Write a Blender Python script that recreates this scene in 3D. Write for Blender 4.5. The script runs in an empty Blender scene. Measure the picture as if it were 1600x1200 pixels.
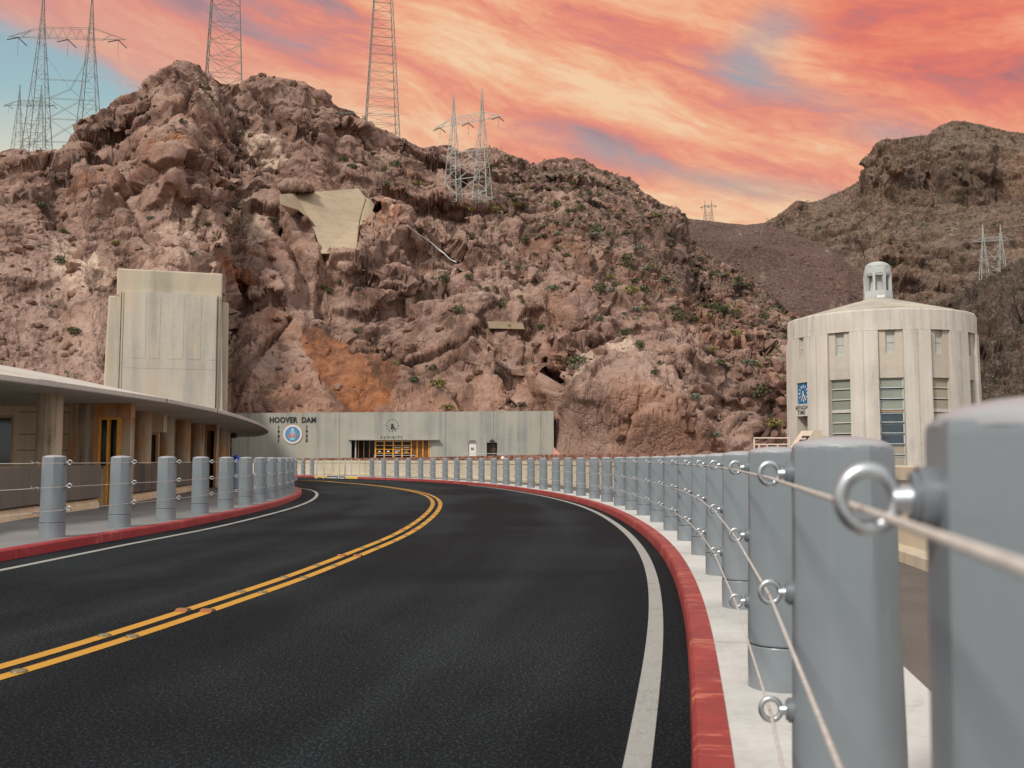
import bpy, bmesh, math, random
import numpy as np
from mathutils import Vector, Matrix, Quaternion

sc = bpy.context.scene
COL = sc.collection
R = math.radians
F = 1550.0                      # focal length in photo pixels (photo 1600 x 1200)
HOR = 718.0                     # horizon row
EYE = 1.20                      # eye height above the road
PITCH = math.atan((HOR - 600.0) / F)
CT, ST = math.cos(PITCH), math.sin(PITCH)

# ------------------------------------------------------------------ camera
cam_d = bpy.data.cameras.new("camera")
cam = bpy.data.objects.new("camera", cam_d)
COL.objects.link(cam)
cam.location = (0, 0, EYE)
cam.rotation_euler = (R(90) + PITCH, 0, 0)
cam_d.sensor_width = 36.0
cam_d.lens = 36.0 * F / 1600.0
cam_d.clip_start = 0.05
cam_d.clip_end = 6000.0
cam_d.dof.use_dof = True
cam_d.dof.focus_distance = 19.0
cam_d.dof.aperture_fstop = 5.0
sc.camera = cam

# ------------------------------------------------------------------ render / exposure
sc.view_settings.view_transform = 'Standard'
sc.view_settings.look = 'None'
sc.view_settings.exposure = 0.0
sc.view_settings.gamma = 1.0
try:
    sc.cycles.max_bounces = 6
    sc.cycles.diffuse_bounces = 4
    sc.cycles.glossy_bounces = 3
except Exception:
    pass

# ------------------------------------------------------------------ colour + node helpers
def lin(c):
    return tuple((v / 12.92 if v <= 0.04045 else ((v + 0.055) / 1.055) ** 2.4) for v in c)
def s8(r, g, b):
    return lin((r / 255.0, g / 255.0, b / 255.0))

class NG:
    def __init__(self, nt):
        self.nt = nt
    def node(self, typ, **props):
        n = self.nt.nodes.new(typ)
        for k, v in props.items():
            setattr(n, k, v)
        return n
    def put(self, sock, v):
        if v is None:
            return
        if hasattr(v, 'is_output'):
            self.nt.links.new(v, sock)
        else:
            if isinstance(v, (tuple, list)):
                if sock.type == 'RGBA' and len(v) == 3:
                    v = tuple(v) + (1.0,)
                sock.default_value = v
            else:
                if sock.type in ('RGBA',):
                    sock.default_value = (v, v, v, 1)
                elif sock.type == 'VECTOR':
                    sock.default_value = (v, v, v)
                else:
                    sock.default_value = v
    def math(self, op, a, b=None, c=None, clamp=False):
        n = self.node('ShaderNodeMath', operation=op, use_clamp=clamp)
        self.put(n.inputs[0], a)
        if b is not None: self.put(n.inputs[1], b)
        if c is not None: self.put(n.inputs[2], c)
        return n.outputs[0]
    def add(self, a, b): return self.math('ADD', a, b)
    def sub(self, a, b): return self.math('SUBTRACT', a, b)
    def mul(self, a, b): return self.math('MULTIPLY', a, b)
    def vmath(self, op, a, b=None):
        n = self.node('ShaderNodeVectorMath', operation=op)
        self.put(n.inputs[0], a)
        if b is not None: self.put(n.inputs[1], b)
        return n.outputs[0] if op not in ('DOT_PRODUCT', 'LENGTH', 'DISTANCE') else n.outputs['Value']
    def mix(self, f, a, b, blend='MIX'):
        n = self.node('ShaderNodeMix', data_type='RGBA', blend_type=blend)
        n.clamp_factor = True
        self.put(n.inputs[0], f)
        self.put(n.inputs[6], a)
        self.put(n.inputs[7], b)
        return n.outputs[2]
    def ramp(self, f, stops, interp='LINEAR'):
        n = self.node('ShaderNodeValToRGB')
        cr = n.color_ramp
        cr.interpolation = interp
        while len(cr.elements) < len(stops):
            cr.elements.new(0.5)
        for e, (p, c) in zip(cr.elements, stops):
            e.position = p
            if not isinstance(c, (tuple, list)):
                c = (c, c, c)
            e.color = tuple(c)[:3] + (1.0,)
        self.put(n.inputs[0], f)
        return n.outputs[0]
    def smooth(self, f, a, b, lo=0.0, hi=1.0):
        n = self.node('ShaderNodeMapRange', interpolation_type='SMOOTHSTEP')
        self.put(n.inputs[0], f)
        n.inputs[1].default_value = a; n.inputs[2].default_value = b
        n.inputs[3].default_value = lo; n.inputs[4].default_value = hi
        return n.outputs[0]
    def noise(self, vec, scale, detail=4.0, rough=0.55, dist=0.0, out='Fac'):
        n = self.node('ShaderNodeTexNoise')
        self.put(n.inputs['Vector'], vec)
        n.inputs['Scale'].default_value = scale
        n.inputs['Detail'].default_value = detail
        n.inputs['Roughness'].default_value = rough
        n.inputs['Distortion'].default_value = dist
        return n.outputs[0 if out == 'Fac' else 1]
    def voronoi(self, vec, scale, feature='F1', out=0, rand=1.0):
        n = self.node('ShaderNodeTexVoronoi', feature=feature)
        self.put(n.inputs['Vector'], vec)
        n.inputs['Scale'].default_value = scale
        n.inputs['Randomness'].default_value = rand
        return n.outputs[out]
    def mapping(self, vec, loc=(0, 0, 0), rot=(0, 0, 0), scale=(1, 1, 1)):
        n = self.node('ShaderNodeMapping')
        self.put(n.inputs[0], vec)
        n.inputs[1].default_value = loc
        n.inputs[2].default_value = rot
        n.inputs[3].default_value = scale
        return n.outputs[0]
    def sep(self, vec):
        n = self.node('ShaderNodeSeparateXYZ')
        self.put(n.inputs[0], vec)
        return n.outputs
    def comb(self, x, y, z):
        n = self.node('ShaderNodeCombineXYZ')
        self.put(n.inputs[0], x); self.put(n.inputs[1], y); self.put(n.inputs[2], z)
        return n.outputs[0]
    def pos(self):
        return self.node('ShaderNodeNewGeometry').outputs['Position']
    def normal(self):
        return self.node('ShaderNodeNewGeometry').outputs['Normal']
    def objc(self):
        return self.node('ShaderNodeTexCoord').outputs['Object']
    def uv(self):
        return self.node('ShaderNodeTexCoord').outputs['UV']
    def bump(self, h, strength=0.3, dist=0.02, normal=None):
        n = self.node('ShaderNodeBump')
        n.inputs['Strength'].default_value = strength
        n.inputs['Distance'].default_value = dist
        self.put(n.inputs['Height'], h)
        if normal is not None: self.put(n.inputs['Normal'], normal)
        return n.outputs[0]

def new_mat(name):
    m = bpy.data.materials.new(name)
    m.use_nodes = True
    nt = m.node_tree
    bsdf = [n for n in nt.nodes if n.type == 'BSDF_PRINCIPLED'][0]
    return m, NG(nt), bsdf
def setp(g, b, color=None, rough=None, metal=None, normal=None, spec=None, coat=None):
    if color is not None: g.put(b.inputs['Base Color'], color)
    if rough is not None: g.put(b.inputs['Roughness'], rough)
    if metal is not None: g.put(b.inputs['Metallic'], metal)
    if normal is not None: g.put(b.inputs['Normal'], normal)
    if spec is not None: g.put(b.inputs['Specular IOR Level'], spec)
    if coat is not None: g.put(b.inputs['Coat Weight'], coat)

# ------------------------------------------------------------------ world: sky in world directions
SUN_EL, SUN_AZ = R(42), R(218)          # azimuth measured clockwise from +Y (ahead); sun high behind-left
world = bpy.data.worlds.new("World")
sc.world = world
world.use_nodes = True
wt = world.node_tree
wt.nodes.clear()
g = NG(wt)
d = g.node('ShaderNodeTexCoord').outputs['Generated']
sx, sy, sz = g.sep(d)[0:3]
az = g.math('ARCTAN2', sx, sy)
el = g.math('ARCSINE', sz)
def ae(px, py):
    dx = (px - 800) / F; du = -(py - 600) / F
    X, Y, Z = dx, CT - du * ST, ST + du * CT
    n = math.sqrt(X * X + Y * Y + Z * Z)
    return math.atan2(X, Y), math.asin(Z / n)
def blob(px, py, rx, ry, rot=0.0):
    """soft elliptical weight in world azimuth/elevation"""
    a0, e0 = ae(px, py)
    c, s = math.cos(rot), math.sin(rot)
    da = g.sub(az, a0); de = g.sub(el, e0)
    u = g.mul(g.add(g.mul(da, c), g.mul(de, s)), F / rx)
    v = g.mul(g.add(g.mul(da, -s), g.mul(de, c)), F / ry)
    r2 = g.add(g.mul(u, u), g.mul(v, v))
    return g.math('POWER', 2.71828, g.mul(r2, -1.0))
cv = g.comb(az, el, 0.0)
# slow warp so streaks bend
wv = g.noise(g.mapping(cv, scale=(2.2, 3.0, 1)), 1.0, 2.0, 0.5, out='Color')
cvw = g.vmath('ADD', cv, g.vmath('MULTIPLY', g.vmath('SUBTRACT', wv, (0.5, 0.5, 0.5)), (0.16, 0.10, 0)))
tilt = R(17)
st = g.mapping(cvw, rot=(0, 0, tilt), scale=(1, 1, 1))
sA = g.noise(g.mapping(st, loc=(3.1, 1.7, 0), scale=(2.6, 12.0, 1)), 1.0, 5.0, 0.55, 0.6)     # broad bands
sB = g.noise(g.mapping(st, loc=(7.3, 2.2, 0), scale=(6.0, 30.0, 1)), 1.0, 5.0, 0.56, 0.6)     # streaks
sC = g.noise(g.mapping(st, loc=(1.3, 9.2, 0), scale=(26.0, 90.0, 1)), 1.0, 6.0, 0.65, 1.0)    # ripples
tone = g.add(g.add(g.mul(sA, 0.52), g.mul(sB, 0.36)), g.mul(sC, 0.17))
# regional brightness of the cloud sheet
bright = g.add(g.mul(blob(930, 130, 300, 70, R(-22)), 0.075), g.mul(blob(1120, 325, 260, 40, R(-5)), 0.12))
bright = g.add(bright, g.mul(blob(600, 190, 300, 90, R(-8)), 0.08))
bright = g.add(bright, g.mul(blob(1330, 130, 220, 30, R(-25)), 0.07))
bright = g.sub(bright, g.mul(blob(360, 0, 220, 60, R(-8)), 0.11))
bright = g.sub(bright, g.mul(blob(450, 62, 110, 40, R(-8)), 0.05))
bright = g.sub(bright, g.mul(blob(1580, 120, 260, 60, R(-16)), 0.10))
bright = g.sub(bright, g.mul(blob(1010, 210, 260, 36, R(-14)), 0.06))
tone = g.add(g.mul(g.sub(g.add(tone, bright), 0.5), 1.15), 0.515)
cloud = g.ramp(tone, [(0.34, s8(160, 130, 138)), (0.42, s8(200, 144, 140)), (0.475, s8(224, 142, 130)),
                      (0.53, s8(240, 152, 126)), (0.605, s8(249, 178, 140)), (0.70, s8(253, 212, 170))])
red = g.math('MINIMUM', g.add(blob(1620, 60, 330, 110, R(-14)), g.add(g.mul(blob(1420, 60, 160, 46, R(-20)), 0.6), g.mul(blob(1000, 30, 260, 60, R(-20)), 0.35))), 1.0)
cloud = g.mix(g.mul(red, 0.50), cloud, g.mix(1.0, cloud, s8(252, 172, 160), 'MULTIPLY'))
pinky = blob(140, 40, 330, 80, R(-14))
cloud = g.mix(g.mul(pinky, 0.55), cloud, s8(220, 160, 152))
# clear sky behind
clear = g.ramp(el, [(0.12, s8(240, 212, 168)), (0.20, s8(236, 214, 180)), (0.27, s8(222, 218, 200)),
                    (0.33, s8(164, 196, 202)), (0.45, s8(146, 166, 190))])
hole = g.mul(blob(60, 150, 240, 80, R(-18)), 1.2)
hole = g.add(hole, g.mul(blob(60, 215, 150, 55, 0), 0.8))
hole = g.add(hole, g.mul(blob(1195, 60, 60, 80, R(-60)), 0.52))
hole = g.add(hole, g.mul(blob(1230, 140, 170, 26, R(-22)), 0.34))
hole = g.add(hole, g.mul(blob(850, 215, 130, 22, R(-14)), 0.26))
hole = g.add(hole, g.mul(blob(1100, 275, 170, 22, R(-14)), 0.36))
hole = g.add(hole, g.mul(blob(1370, 215, 100, 24, R(-8)), 0.40))
hole = g.add(hole, g.mul(blob(1230, 300, 200, 26, R(-8)), 0.25))
hole = g.add(hole, g.mul(blob(480, 60, 160, 30, R(-10)), 0.22))
brk = g.add(g.mul(sB, 0.60), g.add(g.mul(sA, 0.30), g.mul(sC, 0.10)))
clear = g.mix(g.smooth(az, -0.38, -0.12), clear, g.ramp(el, [(0.20, s8(226, 190, 160)), (0.27, s8(172, 172, 168)), (0.36, s8(150, 172, 182))]))
cov = g.smooth(g.sub(g.add(brk, 0.34), g.mul(hole, 0.60)), 0.30, 0.78)
front = g.mix(cov, clear, cloud)
# unseen sky overhead and behind the camera, made pale and bright as fill light
side = g.math('ABSOLUTE', az)
away = g.math('MAXIMUM', g.smooth(el, 0.50, 0.85), g.smooth(side, 0.85, 1.5))
back_tone = g.noise(g.mapping(d, scale=(1.5, 1.5, 3.0)), 1.3, 4.0, 0.55)
FILL = 1.0
backc = g.ramp(back_tone, [(0.30, tuple(FILL * v for v in (0.78, 0.86, 0.98))), (0.52, tuple(FILL * v for v in (1.0, 0.99, 0.97))),
                           (0.70, tuple(FILL * v for v in (1.15, 1.05, 0.95)))])
skyc = g.mix(away, front, backc)
below = g.smooth(el, -0.12, 0.0)
skyc = g.mix(below, (0.10, 0.085, 0.075), skyc)
bg1 = g.node('ShaderNodeBackground')
g.put(bg1.inputs[0], skyc); bg1.inputs[1].default_value = 1.0
nish = g.node('ShaderNodeTexSky', sky_type='NISHITA')
nish.sun_disc = False
nish.sun_elevation = SUN_EL
nish.sun_rotation = SUN_AZ
bg2 = g.node('ShaderNodeBackground')
g.put(bg2.inputs[0], nish.outputs[0]); bg2.inputs[1].default_value = 0.05
mixw = g.node('ShaderNodeMixShader')
mixw.inputs[0].default_value = 0.90
wt.links.new(bg2.outputs[0], mixw.inputs[1]); wt.links.new(bg1.outputs[0], mixw.inputs[2])
outw = g.node('ShaderNodeOutputWorld')
wt.links.new(mixw.outputs[0], outw.inputs[0])

sun_d = bpy.data.lights.new("sun", 'SUN')
sun_d.energy = 2.8
sun_d.angle = R(8)
sun_d.color = (1.0, 0.93, 0.83)
sun = bpy.data.objects.new("sun", sun_d)
COL.objects.link(sun)
sdir = Vector((math.sin(SUN_AZ) * math.cos(SUN_EL), math.cos(SUN_AZ) * math.cos(SUN_EL), math.sin(SUN_EL)))
sun.rotation_euler = sdir.to_track_quat('Z', 'Y').to_euler()
sun.location = (-20, -20, 60)

# ------------------------------------------------------------------ photo pixel -> world point helpers (authoring only)
def ray(px, py):
    dx = (px - 800) / F; du = -(py - 600) / F
    return Vector((dx, CT - du * ST, ST + du * CT))
def P(px, py, Y):
    r = ray(px, py); k = Y / r.y
    return Vector((r.x * k, Y, EYE + r.z * k))
def Gd(px, py, z=0.0):
    r = ray(px, py); k = (z - EYE) / r.z
    return Vector((r.x * k, r.y * k, z))
def proj(X, Y, Z):
    Zr = Z - EYE
    dep = Y * CT + Zr * ST
    up = -Y * ST + Zr * CT
    return 800 + F * X / dep, 600 - F * up / dep

# ------------------------------------------------------------------ object helpers
def tag(o, label=None, cat=None, group=None, kind=None):
    if label: o['label'] = label
    if cat: o['category'] = cat
    if group: o['group'] = group
    if kind: o['kind'] = kind
    return o
def empty(name, loc=(0, 0, 0), rz=0.0):
    o = bpy.data.objects.new(name, None)
    o.empty_display_size = 0.2
    COL.objects.link(o)
    o.location = loc
    o.rotation_euler = (0, 0, rz)
    return o
def thing(name, label, cat, loc=(0, 0, 0), rz=0.0, group=None):
    return tag(empty(name, loc, rz), label, cat, group)
def copy_tree(o, parent=None):
    c = o.copy(); COL.objects.link(c)
    c.parent = parent
    for ch in list(o.children):
        copy_tree(ch, c)
    return c
ORD = ['first', 'second', 'third', 'fourth', 'fifth', 'sixth', 'seventh', 'eighth', 'ninth', 'tenth', 'eleventh', 'twelfth',
       'thirteenth', 'fourteenth', 'fifteenth', 'sixteenth', 'seventeenth', 'eighteenth', 'nineteenth', 'twentieth']
TENS = {20: 'twenty', 30: 'thirty', 40: 'forty', 50: 'fifty', 60: 'sixty'}
TENTH = {20: 'twentieth', 30: 'thirtieth', 40: 'fortieth', 50: 'fiftieth', 60: 'sixtieth'}
def nth(i):                       # 1-based
    if i <= 20: return ORD[i - 1]
    t = i // 10 * 10
    return TENTH[t] if i == t else TENS[t] + '-' + ORD[i - t - 1]

class MB:
    def __init__(self):
        self.v = []; self.f = []; self.uv = None
    def poly(self, pts):
        b = len(self.v); self.v += [tuple(p) for p in pts]; self.f.append(tuple(range(b, b + len(pts))))
    def box(self, c, s, rz=0.0, M=None, taper=1.0):
        x, y, z = s[0] / 2, s[1] / 2, s[2] / 2
        cr, sr = math.cos(rz), math.sin(rz)
        b = len(self.v)
        for dz in (-1, 1):
            k = taper if dz > 0 else 1.0
            for dx, dy in ((-1, -1), (1, -1), (1, 1), (-1, 1)):
                lx, ly = dx * x * k, dy * y * k
                p = Vector((c[0] + lx * cr - ly * sr, c[1] + lx * sr + ly * cr, c[2] + dz * z))
                if M is not None: p = M @ p
                self.v.append(tuple(p))
        for q in ((3, 2, 1, 0), (4, 5, 6, 7), (0, 1, 5, 4), (1, 2, 6, 5), (2, 3, 7, 6), (3, 0, 4, 7)):
            self.f.append(tuple(b + i for i in q))
        return self
    def prism(self, pts2, fn, depth):
        """pts2: outline points; fn(p, d) -> 3D at depth d; caps at depth 0 and depth"""
        n = len(pts2); b = len(self.v)
        for dd in (0, depth):
            for p in pts2: self.v.append(tuple(fn(p, dd)))
        self.f.append(tuple(range(b, b + n)))
        self.f.append(tuple(range(b + 2 * n - 1, b + n - 1, -1)))
        for i in range(n):
            j = (i + 1) % n
            self.f.append((b + j, b + i, b + n + i, b + n + j))
        return self
    def bar(self, p, q, r, n=4, r2=None):
        p = Vector(p); q = Vector(q); dv = q - p
        if dv.length < 1e-6: return self
        dv.normalize()
        a = dv.cross(Vector((0, 0, 1)))
        if a.length < 1e-3: a = dv.cross(Vector((1, 0, 0)))
        a.normalize(); bb = dv.cross(a)
        r2 = r if r2 is None else r2
        b = len(self.v)
        for c, rr in ((p, r), (q, r2)):
            for i in range(n):
                t = 2 * math.pi * (i + 0.5) / n
                self.v.append(tuple(c + a * (rr * math.cos(t)) + bb * (rr * math.sin(t))))
        for i in range(n):
            j = (i + 1) % n
            self.f.append((b + i, b + j, b + n + j, b + n + i))
        self.f.append(tuple(range(b + n - 1, b - 1, -1)))
        self.f.append(tuple(range(b + n, b + 2 * n)))
        return self
    def tube(self, path, r, n=8):
        path = [Vector(p) for p in path]
        b = len(self.v); m = len(path)
        for k, p in enumerate(path):
            dv = (path[min(k + 1, m - 1)] - path[max(k - 1, 0)]).normalized()
            a = dv.cross(Vector((0, 0, 1)))
            if a.length < 1e-3: a = dv.cross(Vector((1, 0, 0)))
            a.normalize(); bb = a.cross(dv)
            for i in range(n):
                t = 2 * math.pi * i / n
                self.v.append(tuple(p + a * (r * math.cos(t)) + bb * (r * math.sin(t))))
        for k in range(m - 1):
            for i in range(n):
                j = (i + 1) % n
                self.f.append((b + k * n + i, b + k * n + j, b + (k + 1) * n + j, b + (k + 1) * n + i))
        self.f.append(tuple(range(b + n - 1, b - 1, -1)))
        self.f.append(tuple(b + (m - 1) * n + i for i in range(n)))
        return self
    def lathe(self, prof, n=32, c=(0, 0, 0), a0=0.0, a1=2 * math.pi, rfun=None):
        full = abs(a1 - a0 - 2 * math.pi) < 1e-6
        cols = n if full else n + 1
        b = len(self.v)
        for (r, z) in prof:
            for i in range(cols):
                t = a0 + (a1 - a0) * i / n
                k = rfun(t, z) if rfun else 1.0
                self.v.append((c[0] + r * k * math.cos(t), c[1] + r * k * math.sin(t), c[2] + z))
        for k in range(len(prof) - 1):
            for i in range(n):
                j = (i + 1) % cols
                self.f.append((b + k * cols + i, b + k * cols + j, b + (k + 1) * cols + j, b + (k + 1) * cols + i))
        return self
    def torus(self, c, ax1, ax2, R0, r, n=24, m=10):
        c = Vector(c); ax1 = Vector(ax1); ax2 = Vector(ax2); nn = ax1.cross(ax2)
        b = len(self.v)
        for i in range(n):
            t = 2 * math.pi * i / n
            rad = ax1 * math.cos(t) + ax2 * math.sin(t)
            for j in range(m):
                u = 2 * math.pi * j / m
                self.v.append(tuple(c + rad * (R0 + r * math.cos(u)) + nn * (r * math.sin(u))))
        for i in range(n):
            for j in range(m):
                i2, j2 = (i + 1) % n, (j + 1) % m
                self.f.append((b + i * m + j, b + i2 * m + j, b + i2 * m + j2, b + i * m + j2))
        return self
    def build(self, name, mat, parent=None, smooth=False, auto=None):
        me = bpy.data.meshes.new(name)
        me.from_pydata(self.v, [], self.f)
        if self.uv is not None:
            l = me.uv_layers.new(name='UVMap')
            li = np.zeros(len(me.loops), dtype=np.int32)
            me.loops.foreach_get('vertex_index', li)
            l.data.foreach_set('uv', np.asarray(self.uv, dtype=np.float32)[li].ravel())
        me.validate()
        bm = bmesh.new(); bm.from_mesh(me)
        bmesh.ops.recalc_face_normals(bm, faces=bm.faces[:])
        if auto is not None:
            for fc in bm.faces: fc.smooth = True
            for e in bm.edges:
                if len(e.link_faces) == 2 and e.calc_face_angle(0) > auto: e.smooth = False
        bm.to_mesh(me); bm.free()
        if smooth:
            me.polygons.foreach_set('use_smooth', [True] * len(me.polygons))
        if mat is not None: me.materials.append(mat)
        o = bpy.data.objects.new(name, me)
        COL.objects.link(o)
        o.parent = parent
        return o
def bevel(o, w=0.02, seg=2):
    m = o.modifiers.new('bevel', 'BEVEL')
    m.width = w; m.segments = seg; m.limit_method = 'ANGLE'; m.angle_limit = R(35)
    m.harden_normals = False
    return o

# ------------------------------------------------------------------ curves on the ground
def resample(pts, step):
    pts = np.asarray(pts, float)
    s = np.concatenate([[0], np.cumsum(np.linalg.norm(np.diff(pts, axis=0), axis=1))])
    n = max(2, int(round(s[-1] / step)) + 1)
    q = np.linspace(0, s[-1], n)
    return np.stack([np.interp(q, s, pts[:, k]) for k in range(pts.shape[1])], 1)
def catmull(pts, sub=10):
    pts = np.asarray(pts, float)
    e = np.vstack([2 * pts[0] - pts[1], pts, 2 * pts[-1] - pts[-2]])
    out = []
    for i in range(1, len(e) - 2):
        p0, p1, p2, p3 = e[i - 1], e[i], e[i + 1], e[i + 2]
        for t in np.linspace(0, 1, sub, endpoint=False):
            out.append(0.5 * (2 * p1 + (p2 - p0) * t + (2 * p0 - 5 * p1 + 4 * p2 - p3) * t * t + (3 * p1 - p0 - 3 * p2 + p3) * t ** 3))
    out.append(e[-2])
    return np.array(out)
def soften(pts, k):
    n = len(pts)
    out = pts.copy()
    for i in range(n):
        w = min(k, i, n - 1 - i)
        out[i] = pts[i - w:i + w + 1].mean(0)
    return out
def normals(pts, side):
    t = np.gradient(pts, axis=0)
    t /= np.linalg.norm(t, axis=1)[:, None]
    return np.stack([t[:, 1], -t[:, 0]], 1) * side
def offset(pts, dd, side):
    return pts + normals(pts, side) * dd
def arclen(pts):
    return np.concatenate([[0], np.cumsum(np.linalg.norm(np.diff(pts, axis=0), axis=1))])

RK = [Gd(x, y, 0.0)[:2] for x, y in [(1079.4, 1200), (1079.2, 1126.7), (1078.4, 1064), (1075.8, 1016.7), (1069.5, 969), (1058.5, 919.5),
      (1038.4, 875), (1012.7, 844), (983.4, 821), (946.7, 800.8), (910, 787.5), (873.3, 778.3), (836.7, 771.2), (780, 762.5), (730, 757.6),
      (680, 753.7), (630, 751), (580, 749), (520, 747.2), (460, 745.4)]]
RK = [np.array((-1.3, -6.0)), np.array((-0.57, -2.2)), np.array((0.095, 0.9)), np.array((0.422, 2.4))] + [np.array(p) for p in RK]
RK += [np.array((-26.0, 70.5)), np.array((-48.0, 74.0))]
RK = soften(resample(catmull(RK), 0.25), 6)
LK = [Gd(x, y, 0.0)[:2] for x, y in [(0, 878), (65.6, 865), (131, 853), (197, 841), (262.5, 830), (328, 816.5), (394, 801.5), (437.5, 790), (464, 779.5),
      (471.8, 770.5)]]
LK = [np.array((-6.75, -6.0)), np.array((-6.55, 0.0)), np.array((-6.3, 6.0))] + [np.array(p) for p in LK]
LK += [np.array((-8.9, 40.5)), np.array((-11.6, 45.5)), np.array((-16.0, 49.5)), np.array((-24, 53.0)), np.array((-48, 57.0))]
LK = soften(resample(catmull(LK), 0.25), 6)
YC = [Gd(x, y, 0.0)[:2] for x, y in [(0, 1054), (197, 992), (312, 952.5), (402, 924), (467, 901), (514, 882.5), (551, 867), (584, 854.5), (630, 834),
      (658, 816), (676, 800), (682.5, 787), (677, 778.5), (662, 771.5), (630, 764.6), (580, 758.0), (530, 754.0), (457, 750.4)]]
YC = [np.array((-4.6, 0.0)), np.array((-3.6, 3.2))] + [np.array(p) for p in YC] + [np.array((-26.0, 61.0)), np.array((-48.0, 64.5))]
YC = soften(resample(catmull(YC), 0.25), 6)

def strip(pts, rings, side, closed_profile=False, mb=None):
    """sweep a profile [(offset, z)...] along pts; uv = (arc length, profile length)"""
    mb = mb or MB()
    if mb.uv is None: mb.uv = []
    N = normals(pts, side); s = arclen(pts)
    pl = [0]
    for a, b in zip(rings[:-1], rings[1:]): pl.append(pl[-1] + math.hypot(b[0] - a[0], b[1] - a[1]))
    b0 = len(mb.v); m = len(rings)
    for i, p in enumerate(pts):
        for j, (o, z) in enumerate(rings):
            q = p + N[i] * o
            mb.v.append((q[0], q[1], z)); mb.uv.append((s[i], pl[j]))
    for i in range(len(pts) - 1):
        for j in range(m - 1 + (1 if closed_profile else 0)):
            k = (j + 1) % m
            mb.f.append((b0 + i * m + j, b0 + (i + 1) * m + j, b0 + (i + 1) * m + k, b0 + i * m + k))
    if closed_profile:
        mb.f.append(tuple(b0 + j for j in range(m)))
        mb.f.append(tuple(b0 + (len(pts) - 1) * m + j for j in range(m - 1, -1, -1)))
    return mb
# ------------------------------------------------------------------ materials
def mat_concrete(name, base, dark, warm=None, streak=0.5, scale=1.0, boards=None, vboards=None, rough=0.85, blotch=0.5, bumps=0.25, warmamt=0.65):
    m, g, b = new_mat(name)
    p = g.pos()
    big = g.noise(p, 0.35 * scale, 5, 0.6)
    st = g.noise(g.mapping(p, scale=(2.2 * scale, 2.2 * scale, 0.10 * scale)), 1.0, 6, 0.65)
    fine = g.noise(p, 9.0 * scale, 6, 0.7)
    f = g.add(g.add(g.mul(st, streak), g.mul(big, blotch)), g.mul(fine, 0.22))
    tot = streak + blotch + 0.22
    f = g.math('DIVIDE', f, tot)
    col = g.ramp(f, [(0.39, dark), (0.50, base), (0.62, tuple(min(1, v * 1.16) for v in base))])
    if warm is not None:
        w = g.smooth(g.noise(g.mapping(p, loc=(5, 3, 1), scale=(1.1 * scale, 1.1 * scale, 0.22 * scale)), 1.0, 4, 0.6), 0.47, 0.62)
        col = g.mix(g.mul(w, warmamt), col, warm)
    # small pits and dark specks
    sp = g.smooth(g.noise(p, 22.0 * scale, 3, 0.6), 0.70, 0.78)
    col = g.mix(g.mul(sp, 0.35), col, tuple(v * 0.45 for v in base))
    h = g.add(g.mul(fine, 0.5), g.mul(st, 0.3))
    z = g.sep(p)[2]
    if boards:
        fr = g.math('FRACT', g.mul(z, 1.0 / boards))
        ln = g.math('LESS_THAN', fr, 0.085)
        idx = g.math('FLOOR', g.mul(z, 1.0 / boards))
        rnd = g.node('ShaderNodeTexWhiteNoise', noise_dimensions='1D')
        g.put(rnd.inputs['W'], idx)
        col = g.mix(g.mul(g.sub(rnd.outputs[0], 0.5), 0.35), col, tuple(v * 0.75 for v in base))
        brk = g.smooth(g.noise(p, 1.6 * scale, 3), 0.42, 0.6)
        col = g.mix(g.mul(g.mul(ln, brk), 0.45), col, tuple(v * 0.6 for v in dark))
        h = g.sub(h, g.mul(ln, 0.7))
    nrm = g.bump(h, bumps, 0.03)
    setp(g, b, col, rough, normal=nrm, spec=0.3)
    return m
def mat_plain(name, c, rough=0.5, metal=0.0, var=0.12, scale=3.0, spec=0.5, bump=0.0):
    m, g, b = new_mat(name)
    p = g.objc()
    n = g.noise(p, scale, 5, 0.6)
    col = g.ramp(n, [(0.3, tuple(v * (1 - var) for v in c)), (0.7, tuple(min(1, v * (1 + var)) for v in c))])
    nr = g.bump(n, bump, 0.01) if bump else None
    setp(g, b, col, g.math('ADD', rough - 0.06, g.mul(n, 0.12)), metal, normal=nr, spec=spec)
    return m

# asphalt (uv: u along the lane, v distance from the right kerb)
m, g, b = new_mat('asphalt')
p = g.pos(); uvs = g.sep(g.uv()); v_ = uvs[1]
sp = g.noise(p, 130.0, 3, 0.75)
sp2 = g.noise(p, 42.0, 4, 0.75)
vor = g.voronoi(p, 95.0)
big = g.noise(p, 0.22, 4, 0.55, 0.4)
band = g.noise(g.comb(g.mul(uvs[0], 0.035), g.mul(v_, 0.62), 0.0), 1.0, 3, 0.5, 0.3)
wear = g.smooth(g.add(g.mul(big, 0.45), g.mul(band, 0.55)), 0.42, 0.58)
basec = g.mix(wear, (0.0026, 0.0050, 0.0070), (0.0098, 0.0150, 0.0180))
sp3 = g.noise(p, 70.0, 2, 0.6)
agg = g.smooth(g.add(g.mul(sp3, 0.6), g.mul(sp2, 0.4)), 0.50, 0.62)
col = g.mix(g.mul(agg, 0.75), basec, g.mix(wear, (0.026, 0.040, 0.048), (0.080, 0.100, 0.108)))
col = g.mix(g.smooth(g.voronoi(p, 11.0), 0.0, 0.06, 0.35, 0.0), col, (0.12, 0.11, 0.09))
nrm = g.bump(g.add(g.mul(vor, 0.6), g.mul(sp2, 0.6)), 0.75, 0.012)
setp(g, b, col, g.add(0.62, g.mul(sp2, 0.3)), normal=nrm, spec=0.10)
M_ASPH = m

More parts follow.
